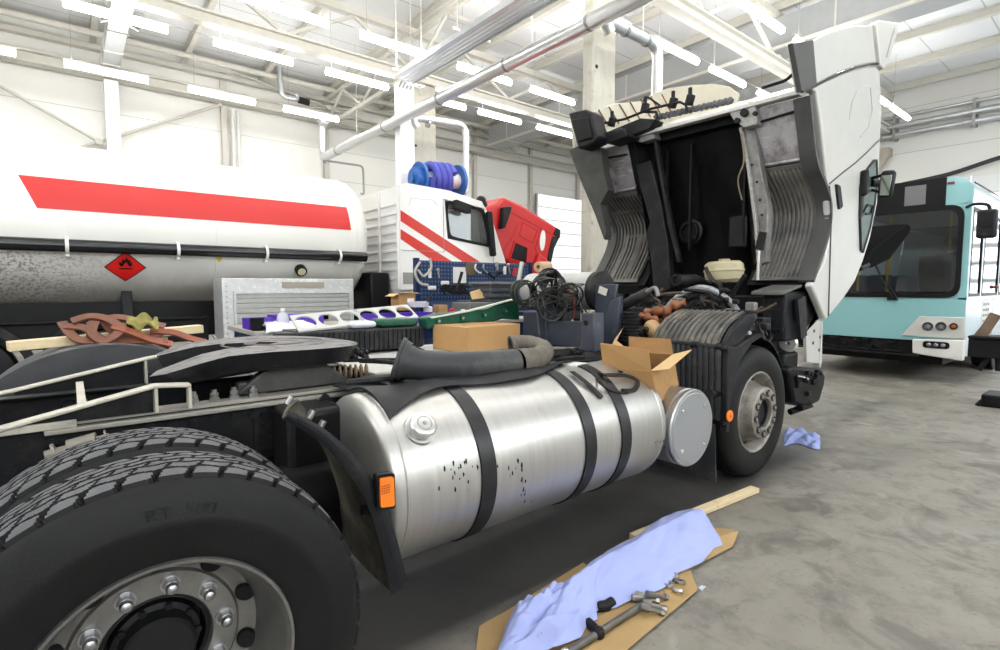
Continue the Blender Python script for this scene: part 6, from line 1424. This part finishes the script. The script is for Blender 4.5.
yc = MB().grid(lambda u, v: tuple(P(127+30*u, 317+10*v+2.5*math.sin(u*9+v*5), Y=4.12+.0*v)+Vector((0, -.10*v, .01*math.sin(u*13)))), 16, 8, .012).build('yellow_cloth', mat('cloth_yellow', (.26, .225, .06), .8, var=.4, vs=16), smooth=60)
T1(yc, 'dirty yellow cloth crumpled on top of the brown straps', 'cloth')
T1(MB().bar(P(225, 353, Y=3.9), P(213, 335, Y=3.95), .02, .01).build('metal_strip', BOLT), 'thin metal strip sticking up beside the brown straps', 'strip')
# ---- workshop table behind the chassis
tbz = 1.12
tb = thing('workbench', 'long blue workshop bench standing between the lorry and the tanker', 'workbench', (2.7, 5.2, FL))
BENB = mat('bench_blue', (.012, .03, .09), .4, var=.15); BT = mat('bench_top', (.35, .33, .29), .6, var=.2)
MB().box(1.2, 4.6, 4.75, 5.75, tbz-.04, tbz).build('worktop', BT, tb, bevel=.005)
MB().box(1.25, 4.55, 4.8, 5.7, tbz-.16, tbz-.04).build('apron', BENB, tb)
for x in (1.25, 4.45):
    for y in (4.8, 5.6): MB().box(x, x+.1, y, y+.1, FL, tbz-.16).build('leg', BENB, tb)
for k in range(3): MB().box(3.3+k*.42, 3.68+k*.42, 4.785, 4.8, .5, .95).build('drawer', BENB, tb, bevel=.004)
# things on it
PUR = mat('purple_plastic', (.09, .03, .42), .35)
def tray(x0, x1, y0, y1, label, m=PUR, h=.05, z=tbz):
    t_ = MB(); t_.box(x0, x1, y0, y1, z, z+.006).box(x0, x1, y0, y0+.01, z, z+h).box(x0, x1, y1-.01, y1, z, z+h).box(x0, x0+.01, y0, y1, z, z+h).box(x1-.01, x1, y0, y1, z, z+h)
    return T1(t_.build('parts_tray', m, bevel=.003), label, 'tray')
def at_(px, py, Y): return P(px, py, Y=Y)
tray(1.22, 1.42, 5.0, 5.25, 'small purple parts tray at the left end of the workbench', h=.10); tray(1.55, 2.0, 5.3, 5.65, 'purple tray behind the plastic bottle on the workbench', h=.10)
tray(2.45, 3.25, 4.8, 5.4, 'large purple tray under the small open cardboard box', h=.09); tray(3.3, 3.9, 4.85, 5.3, 'purple tray with small parts right of the white cloth on the workbench', h=.10)
bt = P(283, 324, Y=4.9); bt.z = tbz
bo_ = thing('plastic_bottle', 'small clear plastic bottle standing on the workbench', 'bottle', bt)
PB = mat('bottle_plastic', (.80, .80, .90), .12, trans=.5)
MB().lathe([(.001, 0), (.048, 0), (.052, .01), (.050, .05), (.052, .10), (.045, .13), (.02, .155), (.018, .165), (.001, .166)], bt, (0, 0, 1), 24, False).build('bottle_body', PB, bo_)
MB().cyl(bt+Vector((0, 0, .165)), bt+Vector((0, 0, .19)), .02).build('bottle_cap', WHITE, bo_)
wr = MB().grid(lambda u, v: (1.28+.42*v+.02*math.sin(u*6), 4.72+.30*u, tbz+.05-.10*max(0, .35-u)*2+.015*math.sin(v*14+u*8)), 16, 14, .01).build('white_rag', mat('rag_white', (.62, .62, .66), .9), smooth=60)
T1(wr, 'crumpled white rag hanging over the front edge of the workbench', 'rag')
T1(MB().lathe([(.001, 0), (.05, 0), (.06, .11), (.055, .11), (.048, .01), (.001, .01)], (1.16+.1, 4.9, tbz), (0, 0, 1), 24, False).build('black_cup', BLK), 'black cup standing at the left end of the workbench', 'cup')
# cylinder-head gasket on the battery cover
def gasket():
    mb = MB(); Lg = 1.08; n = 6; w = .19; x0, y0, z = 1.22, 3.80, 1.235
    out = []; 
    for k in range(n):
        cx__ = x0+(k+.5)*Lg/n; sq = []; ci = []
        for j in range(24):
            a = 2*PI*j/24; c_, s_ = math.cos(a), math.sin(a); m_ = max(abs(c_), abs(s_)); sq.append((cx__+c_/m_*Lg/n/2, y0+s_/m_*w/2)); ci.append((cx__+c_*.078, y0+s_*.078))
        vs_ = [(p[0], p[1]+.22*((p[0]-x0)/Lg), z_+.10*(p[1]-y0)/w+.05*((p[0]-x0)/Lg)) for z_ in (z, z+.012) for q in (sq, ci) for p in q]; m = 24; fs = []
        for i in range(m):
            j = (i+1) % m; fs += [(i, j, m+j, m+i), (2*m+i, 3*m+i, 3*m+j, 2*m+j), (m+i, m+j, 3*m+j, 3*m+i), (i, 2*m+i, 2*m+j, j)]
        mb.add(vs_, fs)
    return mb
gk = T1(gasket().build('head_gasket', mat('gasket_white', (.46, .46, .44), .45)), 'long white metal frame with a row of round holes lying on the black cover', 'gasket')
T1(MB().box(1.85, 2.17, 3.70, 3.92, 1.19, 1.25).build('green_engine_part', mat('cast_green', (.02, .10, .06), .45, var=.4, vs=14, dirt=(.05, .05, .05), dscale=8), bevel=.02), 'dark green casting lying under the white gasket on the black cover', 'engine part')
T1(MB().box(1.62, 1.82, 3.72, 3.85, 1.19, 1.24).build('folded_cloth', mat('rag_white', (.62, .62, .66), .9), bevel=.03), 'folded white cloth pad between the gasket and the black cover', 'cloth')
# green manifold on the closed box
gv = thing('green_engine_cover', 'long green cast engine cover lying on the closed cardboard box', 'engine part', (2.9, 3.5, 1.18))
GRN = mat('casting_green', (.010, .085, .048), .4, var=.35, vs=12, dirt=(.03, .05, .04), dscale=9, dlo=.5, dhi=.65)
gpts = [(426, 318), (440, 314), (470, 311), (488, 309), (500, 304), (519, 299), (520, 320), (503, 319), (490, 323), (472, 322), (440, 327), (428, 329)]
Gy = 3.62
MB().prism(XZ(gpts, Gy), 'y', Gy, Gy+.14).build('casting', GRN, gv, bevel=.015, seg=3)
for px, py in ((438, 321), (462, 318), (484, 315), (505, 311)):
    c = P(px, py, Y=Gy); MB().cyl(c+Vector((0, .01, 0)), c-Vector((0, .02, 0)), .022, n=16).build('port_flange', GRN, gv); MB().cyl(c-Vector((0, .02, 0)), c-Vector((0, .022, 0)), .012, n=12).build('bolt', BOLT, gv)
MB().prism(XZ([(430, 317), (470, 310.2), (518, 298), (518, 299.2), (470, 311.6), (432, 318.5)], Gy-.01), 'y', Gy-.010, Gy+.03).build('pale_gasket_edge', mat('gasket_edge', (.55, .58, .50), .6), gv)
# small cardboard boxes
c = P(405, 305, Y=5.05); sb = thing('small_cardboard_box', 'small open cardboard box with white label on the purple tray', 'box', (c.x, 5.05, 1.25))
MB().box(c.x-.10, c.x+.10, 5.0, 5.18, 1.25, 1.43).build('box_body', CARD, sb, bevel=.003); MB().box(c.x+.0, c.x+.08, 4.994, 5.0, 1.32, 1.38).build('box_label', WHITE, sb)
MB().bar((c.x-.10, 5.09, 1.43), (c.x-.17, 5.09, 1.40), .18, .004).bar((c.x+.10, 5.09, 1.43), (c.x+.17, 5.09, 1.43), .18, .004).bar((c.x, 5.0, 1.43), (c.x, 4.94, 1.44), .2, .004).build('box_flap', mat('card_light', (.56, .38, .18), .8), sb)
c = P(442, 311, Y=5.0); T1(MB().box(c.x-.055, c.x+.055, 4.97, 5.1, tbz, 1.30).build('carton', CARD, bevel=.003), 'small plain cardboard carton standing right of the purple tray', 'box')
for (px, py, m_, lb, w_) in ((418, 304, PB, 'white plastic sachet lying on the large purple tray', .12), (428, 309, WHITE, 'white tin standing on the workbench by the purple tray', .05), (452, 311, RED, 'small red plastic cap on the workbench', .035), (463, 312, WHITE, 'small white tube standing on the workbench near the green cover', .03)):
    c = P(px, py, Y=4.95); T1(MB().lathe([(.001, 0), (w_, 0), (w_, .05), (w_*.6, .06), (.001, .06)], (c.x, c.y, max(tbz, c.z-.03)), (0, 0, 1), 16, False).build('small_container', m_), lb, 'container')
for k, lb in enumerate(('pale grey washer heap by the white tin on the workbench', 'brass fitting left of the green cover', 'white porcelain-like plug left of the green cover')):
    c = P(424+k*5, 320-k*2, Y=4.6); T1(MB().ball(c, .022+.006*k, 6).cyl(c, c+Vector((.04, 0, .02)), .012).build('pipe_fitting', (BOLT, mat('brass', (.4, .28, .1), .35, .8), WHITE)[k]), lb, 'fitting')
# ---- tool board bench
PG = thing('tool_board', 'blue perforated tool board bench standing in front of the white cab', 'tool board', (4.9, 6.6, FL))
PGB = bpy.data.materials.new('pegboard_blue'); PGB.use_nodes = True; nt = PGB.node_tree; N = nt.nodes; L = nt.links; b = N['Principled BSDF']; b.inputs['Roughness'].default_value = .45
tc = N.new('ShaderNodeTexCoord'); mp = N.new('ShaderNodeVectorMath'); mp.operation = 'SCALE'; mp.inputs['Scale'].default_value = 18.0; L.new(tc.outputs['Object'], mp.inputs[0])
fr_ = N.new('ShaderNodeVectorMath'); fr_.operation = 'FRACTION'; L.new(mp.outputs[0], fr_.inputs[0]); sb_ = N.new('ShaderNodeVectorMath'); sb_.operation = 'SUBTRACT'; sb_.inputs[1].default_value = (.5, .5, .5); L.new(fr_.outputs[0], sb_.inputs[0])
sx = N.new('ShaderNodeSeparateXYZ'); L.new(sb_.outputs[0], sx.inputs[0]); cb_ = N.new('ShaderNodeCombineXYZ'); L.new(sx.outputs['X'], cb_.inputs[0]); L.new(sx.outputs['Z'], cb_.inputs[1])
ln_ = N.new('ShaderNodeVectorMath'); ln_.operation = 'LENGTH'; L.new(cb_.outputs[0], ln_.inputs[0]); lt = N.new('ShaderNodeMath'); lt.operation = 'LESS_THAN'; lt.inputs[1].default_value = .24; L.new(ln_.outputs['Value'], lt.inputs[0])
mx = N.new('ShaderNodeMix'); mx.data_type = 'RGBA'; L.new(lt.outputs[0], mx.inputs[0]); mx.inputs[6].default_value = (.012, .035, .11, 1); mx.inputs[7].default_value = (.12, .16, .22, 1); L.new(mx.outputs[2], b.inputs['Base Color'])
pz1, pz0 = P(470, 262, Y=6.5).z, 1.30
px0, px1 = P(419, 280, Y=6.5).x, P(529, 280, Y=6.5).x
MB().box(px0, px1, 6.5, 6.54, pz0, pz1).build('perforated_panel', PGB, PG, bevel=.005)
MB().box(px0-.06, px0, 6.48, 6.56, FL, pz1+.03).build('side_post', BENB, PG); MB().box(px1, px1+.06, 6.48, 6.56, FL, pz1+.03).build('side_post', BENB, PG)
MB().box(px0, px1, 5.95, 6.5, 1.02, 1.06).build('worktop', BT, PG); MB().box(px0, px1, 5.97, 6.48, .1, 1.02).build('cabinet_body', BENB, PG, bevel=.01)
MB().prism([(5.95, 1.06), (6.0, 1.06), (6.42, 1.30), (6.42, 1.24), (6.05, 1.02)], 'x', px0+.1, px0+1.4).build('sloping_shelf', BENB, PG)
def hung(mb, m, nm, lb, cat='tool', bevel=0): return T1(mb.build(nm, m, bevel=bevel), lb, cat)
pw = P(453, 267, Y=6.49); pw2 = P(466, 283, Y=6.49)
hung(MB().box(pw.x, pw2.x, 6.485, 6.492, pw2.z, pw.z), WHITE, 'paper_sheet', 'white paper sheet pinned to the blue tool board', 'paper')
c = P(471, 269, Y=6.48); hung(MB().lathe([(.001, 0), (.10, 0), (.10, .02), (.001, .02)], c, (0, 1, 0), 24, False), mat('disc_brown', (.13, .10, .06), .7), 'sanding_disc', 'brown abrasive disc hanging right of the paper sheet', 'disc')
for k, (px, lb) in enumerate(((476, 'first pale hooked spanner hanging right of the brown disc'), (484, 'second pale hooked spanner hanging right of the brown disc'))):
    hung(MB().tube([P(px, 264, Y=6.46), P(px-1, 268, Y=6.46), P(px+2, 272, Y=6.46), P(px+5, 273, Y=6.46)], .014, 7, sm=4), BOLT if k else WHITE, 'hook_spanner', lb, 'spanner')
for k, (px, py, lb) in enumerate(((430, 273, 'white plastic holder hanging at the left of the tool board'), (497, 266, 'grey bracket hanging near the right of the tool board'), (505, 270, 'round white gauge hanging on the tool board'))):
    c = P(px, py, Y=6.46); hung(MB().cyl(c, c+Vector((0, .03, 0)), .03, n=12).box(c.x-.02, c.x+.02, 6.45, 6.48, c.z-.07, c.z+.06), (WHITE, BOLT, WHITE)[k], 'tool_holder', lb, 'tool holder', .004)
for k, (px, py, dx, dy, lb) in enumerate(((438, 270, 1, 8, 'long screwdriver hanging left of the paper sheet'), (489, 273, 6, 6, 'black pliers hanging in the middle right of the tool board'), (500, 273, -6, 5, 'black wrench hanging tilted on the tool board'), (508, 265, 2, 9, 'thin steel rod tool hanging at the right of the tool board'))):
    hung(MB().tube([P(px, py, Y=6.46), P(px+dx, py+dy, Y=6.46)], .016, 7).ball(P(px, py, Y=6.46), .03, 5), (BOLT, BLK, BLK, BOLT)[k], 'hand_tool', lb)
hung(MB().tube([P(515, 268, Y=6.45), P(514, 276, Y=6.45)], .03, 8), RED, 'red_handled_tool', 'red handled tool hanging at the right end of the tool board')
hung(MB().cyl(P(522, 262, Y=6.3), P(518, 283, Y=6.3), .035), mat('tube_pale', (.55, .53, .48), .4, .3), 'grease_gun', 'pale metal grease gun leaning at the right end of the tool board')
a = P(538, 267, Y=6.3); hung(MB().lathe([(.035, 0), (.085, 0), (.085, .3), (.035, .3)], a, (1, .2, .05), 24), mat('roll_tan', (.60, .40, .25), .7), 'paper_roll', 'tan paper roll sticking out at the right end of the tool board', 'roll')
a = P(424, 275, Y=6.3); hung(MB().tube([P(420, 262, Y=6.3), P(415, 272, Y=6.3), P(420, 283, Y=6.3), P(428, 285, Y=6.3)], .018, 8, sm=5).tube([P(430, 258, Y=6.3), P(431, 268, Y=6.3), P(424, 276, Y=6.3), P(418, 270, Y=6.3)], .018, 8, sm=5), mat('hose_pale', (.45, .42, .35), .6), 'hanging_hose', 'pale hose loop hanging over the left corner of the tool board', 'hose')
hc = MB()
rr = random.Random(4)
for k in range(7): hc.tube([P(rr.uniform(438, 470), rr.uniform(284, 296), Y=6.0) for j in range(4)], .014, 6, sm=5)
hc.tube([P(457, 290, Y=5.95), P(462, 272, Y=5.95)], .022, 8).tube([P(436, 291, Y=5.95), P(428, 300, Y=5.95), P(424, 312, Y=5.95)], .012, 6, sm=4)
hung(hc, BLK, 'power_tool_cables', 'black power tool and cables heaped on the sloping bench shelf', 'tool')
for px, py, lb in ((432, 288, 'white tag hanging left of the black cable heap on the tool board'), (445, 283, 'white tag hanging just above the black cable heap on the tool board')):
    c = P(px, py, Y=6.47); hung(MB().obox(c, (.14, .03, .06)), WHITE, 'hanging_tag', lb, 'tag', .015)
# grey ribbed crate
cr0 = P(489, 310, Y=5.6); cr1 = P(520, 310, Y=5.6); ctop = P(500, 283, Y=5.6).z
ck = thing('plastic_crate', 'dark grey ribbed plastic crate standing on the bench in front of the tool board', 'crate', (cr0.x, 5.8, 1.15))
CRM = mat('crate_grey', (.07, .075, .085), .45, var=.15)
w0 = .34
MB().prism([(5.6, 1.16), (5.56, ctop), (6.0, ctop), (5.96, 1.16)], 'x', cr0.x, cr1.x-.05).build('crate_body', CRM, ck, bevel=.015)
for k in range(4): z = 1.2+k*(ctop-1.24)/4; MB().box(cr0.x-.02, cr1.x-.03, 5.535, 6.0, z, z+.045).build('crate_rib', CRM, ck, bevel=.01)
MB().box(cr0.x-.03, cr1.x+.01, 5.52, 6.03, ctop-.02, ctop+.015).build('crate_rim', mat('crate_rim', (.16, .165, .17), .45), ck, bevel=.008)
T1(MB().box(4.65, 5.5, 5.45, 5.9, 1.10, 1.155).box(4.7, 4.8, 5.5, 5.9, FL, 1.1).box(5.35, 5.45, 5.5, 5.9, FL, 1.1).build('side_table', BENB), 'low blue side table under the grey plastic crate', 'table')
o = MB(); a, b_, c, d_ = P(470, 292, Y=5.7), P(482, 288, Y=5.8), P(487, 297, Y=5.7), P(472, 299, Y=5.6)
o.add([a, b_, c, d_, a-Vector((0, 0, .01)), b_-Vector((0, 0, .01)), c-Vector((0, 0, .01)), d_-Vector((0, 0, .01))], [(0, 1, 2, 3), (7, 6, 5, 4), (0, 4, 5, 1), (1, 5, 6, 2), (2, 6, 7, 3), (3, 7, 4, 0)])
hung(o, mat('card_light', (.56, .38, .18), .8), 'torn_cardboard', 'torn flat piece of cardboard left of the grey crate', 'cardboard')
T1(MB().box(3.9, 4.3, 5.4, 5.8, 1.13, 1.30).build('metal_tin_tray', mat('tin_grey', (.16, .16, .15), .5, .3), bevel=.01), 'dull grey metal tray left of the torn cardboard', 'tray')
# ================================================================ floor things
CF = FL+.002
def flat(pts, z, h, nm, lb, m, cat, bevel=.001): return T1(MB().prism(XY(pts, z), 'z', z, z+h).build(nm, m, bevel=bevel), lb, cat)
CFL = mat('floor_cardboard', (.38, .25, .11), .85, var=.10, vs=5, dirt=(.28, .18, .08), dscale=5, dlo=.6, dhi=.75)
flat([(479, 627), (528, 599), (540, 620), (700, 548), (560, 660), (470, 700)], CF, .004, 'cardboard_sheet', 'flat cardboard sheet at the lower left under the blue cloth', CFL, 'cardboard')
flat([(524, 600), (583, 563), (640, 600), (560, 640)], CF+.005, .004, 'cardboard_sheet', 'flat cardboard sheet showing along the left edge of the blue cloth', CFL, 'cardboard')
flat([(615, 548), (655, 523), (735, 530), (690, 560)], CF+.005, .004, 'cardboard_sheet', 'cardboard sheet poking out beyond the top left of the blue cloth', CFL, 'cardboard')
flat([(560, 650), (620, 600), (690, 570), (698, 590), (625, 652), (600, 668)], CF+.010, .004, 'cardboard_sheet', 'flat cardboard sheet under the tools on the floor', CFL, 'cardboard')
flat([(598, 655), (592, 645), (580, 655)], CF+.015, .003, 'cardboard_scrap', 'small torn cardboard scrap at the bottom edge beside the cloth', CFL, 'cardboard')
cm = MB().grid(lambda u, v: (lambda p: (p.x, p.y, CF+.012+.05*u*u*(1-.3*v)))(P(678+54*v+(-8+14*v)*u, 577-28*v-14*u*(1-.2*v), Z=CF)), 10, 10, .004).build('curled_cardboard', CFL, smooth=60)
T1(cm, 'curled cardboard flap at the right end under the blue cloth', 'cardboard')
# pale plank
a, b_ = P(690, 515, Z=CF+.02), P(755, 489, Z=CF+.02); T1(MB().bar(a-(b_-a)*.7, b_, .07, .035).build('pine_plank', WOOD, bevel=.003), 'pale pine plank poking out from the far end of the blue cloth', 'plank')
# blue cloth over a long lump
core = [(500, 640, .16), (530, 620, .20), (560, 602, .16), (600, 580, .17), (640, 558, .17), (680, 532, .18), (700, 522, .20)]
up_ = [(512, 622), (540, 606), (574, 584), (606, 562), (637, 541), (662, 524), (690, 516)]; lo_ = [(496, 668), (560, 652), (592, 628), (600, 616), (648, 599), (690, 572), (722, 549)]
U = smooth_path([P(a, b, Z=CF) for a, b in up_], 6); Lw = smooth_path([P(a, b, Z=CF) for a, b in lo_], 6)
rr = random.Random(2); ph = [rr.uniform(0, 6) for _ in range(8)]
def clothf(u, v):
    i = u*(len(U)-1); k = min(int(i), len(U)-2); f_ = i-k; a = U[k].lerp(U[k+1], f_); b_ = Lw[k].lerp(Lw[k+1], f_); p = a.lerp(b_, v)
    tr = lambda t: abs((t % 1.0)-.5)*2                     # sharp, paper-like creases
    ridge = 1-abs(v-.42)/.58 if v > .42 else v/.42
    h = .105*max(0, ridge)**.75
    w = .012*tr(u*3.1+v*1.7+.2)+.008*tr(u*5.3-v*2.9+.4)+.004*tr(u*13+v*3)
    cr_ = max(0, 1-abs(u-.14)/.20)
    w += cr_*(.050*tr(v*2.3+u*7.1+.1)+.035*tr(v*3.1-u*9.3+.6)+.012*tr(v*7.7+u*13)-.02); h *= 1-.35*cr_
    e = min(1, min(v, 1-v)*9); eu = min(1, u*16)
    p.x += .015*(tr(v*3.3)-.5)*(1-e)+.03*(tr(u*9+v*2)-.5)*cr_; p.y += .03*(tr(u*6.3)-.5)*(1-e)
    return (p.x, p.y, CF+.020+(h+w)*e*(.25+.75*eu)*(1 if u < .97 else .8)+.004)
cl = MB().grid(clothf, 150, 60, .004).build('blue_cloth', mat('cloth_blue', (.34, .39, .70), .85, var=.06, vs=5, dirt=(.10, .11, .20), dscale=11, dlo=.66, dhi=.72), smooth=28)
T1(cl, 'long pale blue cloth draped over a part on the cardboard', 'cloth')
T1(MB().tube([P(597, 607, Z=CF+.03), P(606, 606, Z=CF+.03), P(612, 602, Z=CF+.03)], .026, 12).build('covered_shaft', BLK), 'black shaft end showing under the lower edge of the blue cloth', 'shaft')
T1(MB().tube([P(588, 622, Z=CF+.03), P(594, 628, Z=CF+.03), P(600, 636, Z=CF+.03)], .022, 10).ball(P(598, 633, Z=CF+.03), .03).build('rubber_boot', BLK), 'small black rubber piece sticking out under the cloth beside the steel bar', 'rubber part')
# threaded bar and tools
a, b_ = P(560, 658, Z=CF+.03), P(641, 606, Z=CF+.03); tbm = MB()
d = (b_-a); L_ = d.length; n_t = 60; pf = []
for k in range(n_t): pf += [(.013, k*L_/n_t), (.018, (k+.5)*L_/n_t)]
ST = mat('oily_steel', (.22, .21, .19), .35, .8, var=.3)
bar_ = thing('threaded_bar', 'long threaded steel bar lying on the cardboard beside the blue cloth', 'steel bar', a)
MB().lathe([(.001, 0)]+pf+[(.001, L_)], a, d, 16, False).build('threaded_rod', ST, bar_)
MB().lathe([(.001, -.01), (.02, -.01), (.024, .0), (.024, .04), (.016, .05)], a, d, 16, False).build('end_knob', CHROME, bar_)
rr = random.Random(8)
lbs = ['steel puller arm at the end of the threaded bar, nearest the cloth', 'steel socket piece on top of the tool cluster', 'short steel arm pointing right from the tool cluster', 'dark steel arm at the bottom right of the tool cluster', 'small bolt lying beside the tool cluster']
for k, (p_, q_) in enumerate((((632, 598), (655, 600)), ((636, 594), (650, 598)), ((642, 602), (662, 608)), ((640, 606), (660, 612)), ((647, 594), (664, 597)))):
    a, b_ = P(*p_, Z=CF+.035+.008*k), P(*q_, Z=CF+.03)
    T1(MB().cyl(a, a.lerp(b_, .45), .018, n=8).cyl(a.lerp(b_, .45), b_, .011, n=8).cyl(b_, b_+(b_-a).normalized()*.02, .016, n=6).build('puller_arm', ST), lbs[k], 'tool')
for k, ((px, py), lb) in enumerate((((673, 577), 'steel ring furthest from the camera on the cardboard'), ((668, 585), 'leftmost of the steel rings on the cardboard'), ((680, 583), 'dark steel ring right of the others on the cardboard'), ((678, 592), 'steel ring nearest the camera on the cardboard'))):
    c = P(px, py, Z=CF+.02); T1(MB().lathe([(.016, 0), (.026, .0), (.028, .004), (.026, .014), (.016, .014)], c, (.2*(k-1), .1*k, 1), 24).build('steel_ring', mat('ring_steel', (.5, .5, .5), .3, .9) if k != 2 else ST), lb, 'ring', 'steel rings on the cardboard')
c = P(702, 589, Z=CF); T1(MB().prism([(c.x-.02, c.y-.01), (c.x+.03, c.y-.005), (c.x+.02, c.y+.015), (c.x-.015, c.y+.012)], 'z', CF, CF+.006).build('foil_scrap', mat('foil', (.5, .52, .6), .4)), 'small bluish scrap on the floor right of the cardboard', 'scrap')
# blue rag on the floor further away
def rag(u, v):
    p = P(784+36*u, 433+14*v-3*math.sin(u*5), Z=FL); return (p.x, p.y, FL+.006+.05*abs(math.sin(u*9+v*4))*abs(math.sin(v*7+1))*min(1, 8*min(u, 1-u, v, 1-v)))
T1(MB().grid(rag, 40, 24, .004).build('blue_rag', mat('rag_blue', (.30, .36, .66), .85, var=.1), smooth=50), 'crumpled blue rag lying alone on the floor near the front wheel', 'rag')
# ---------------------------------------------------------------- view
vs = SC.view_settings; vs.view_transform = 'Standard'; vs.look = 'None'; vs.gamma = 1.0; vs.use_curve_mapping = False; vs.exposure = 0.98
SC.cycles.use_denoising = True
SC.cycles.max_bounces = 8; SC.cycles.diffuse_bounces = 5; SC.cycles.glossy_bounces = 4
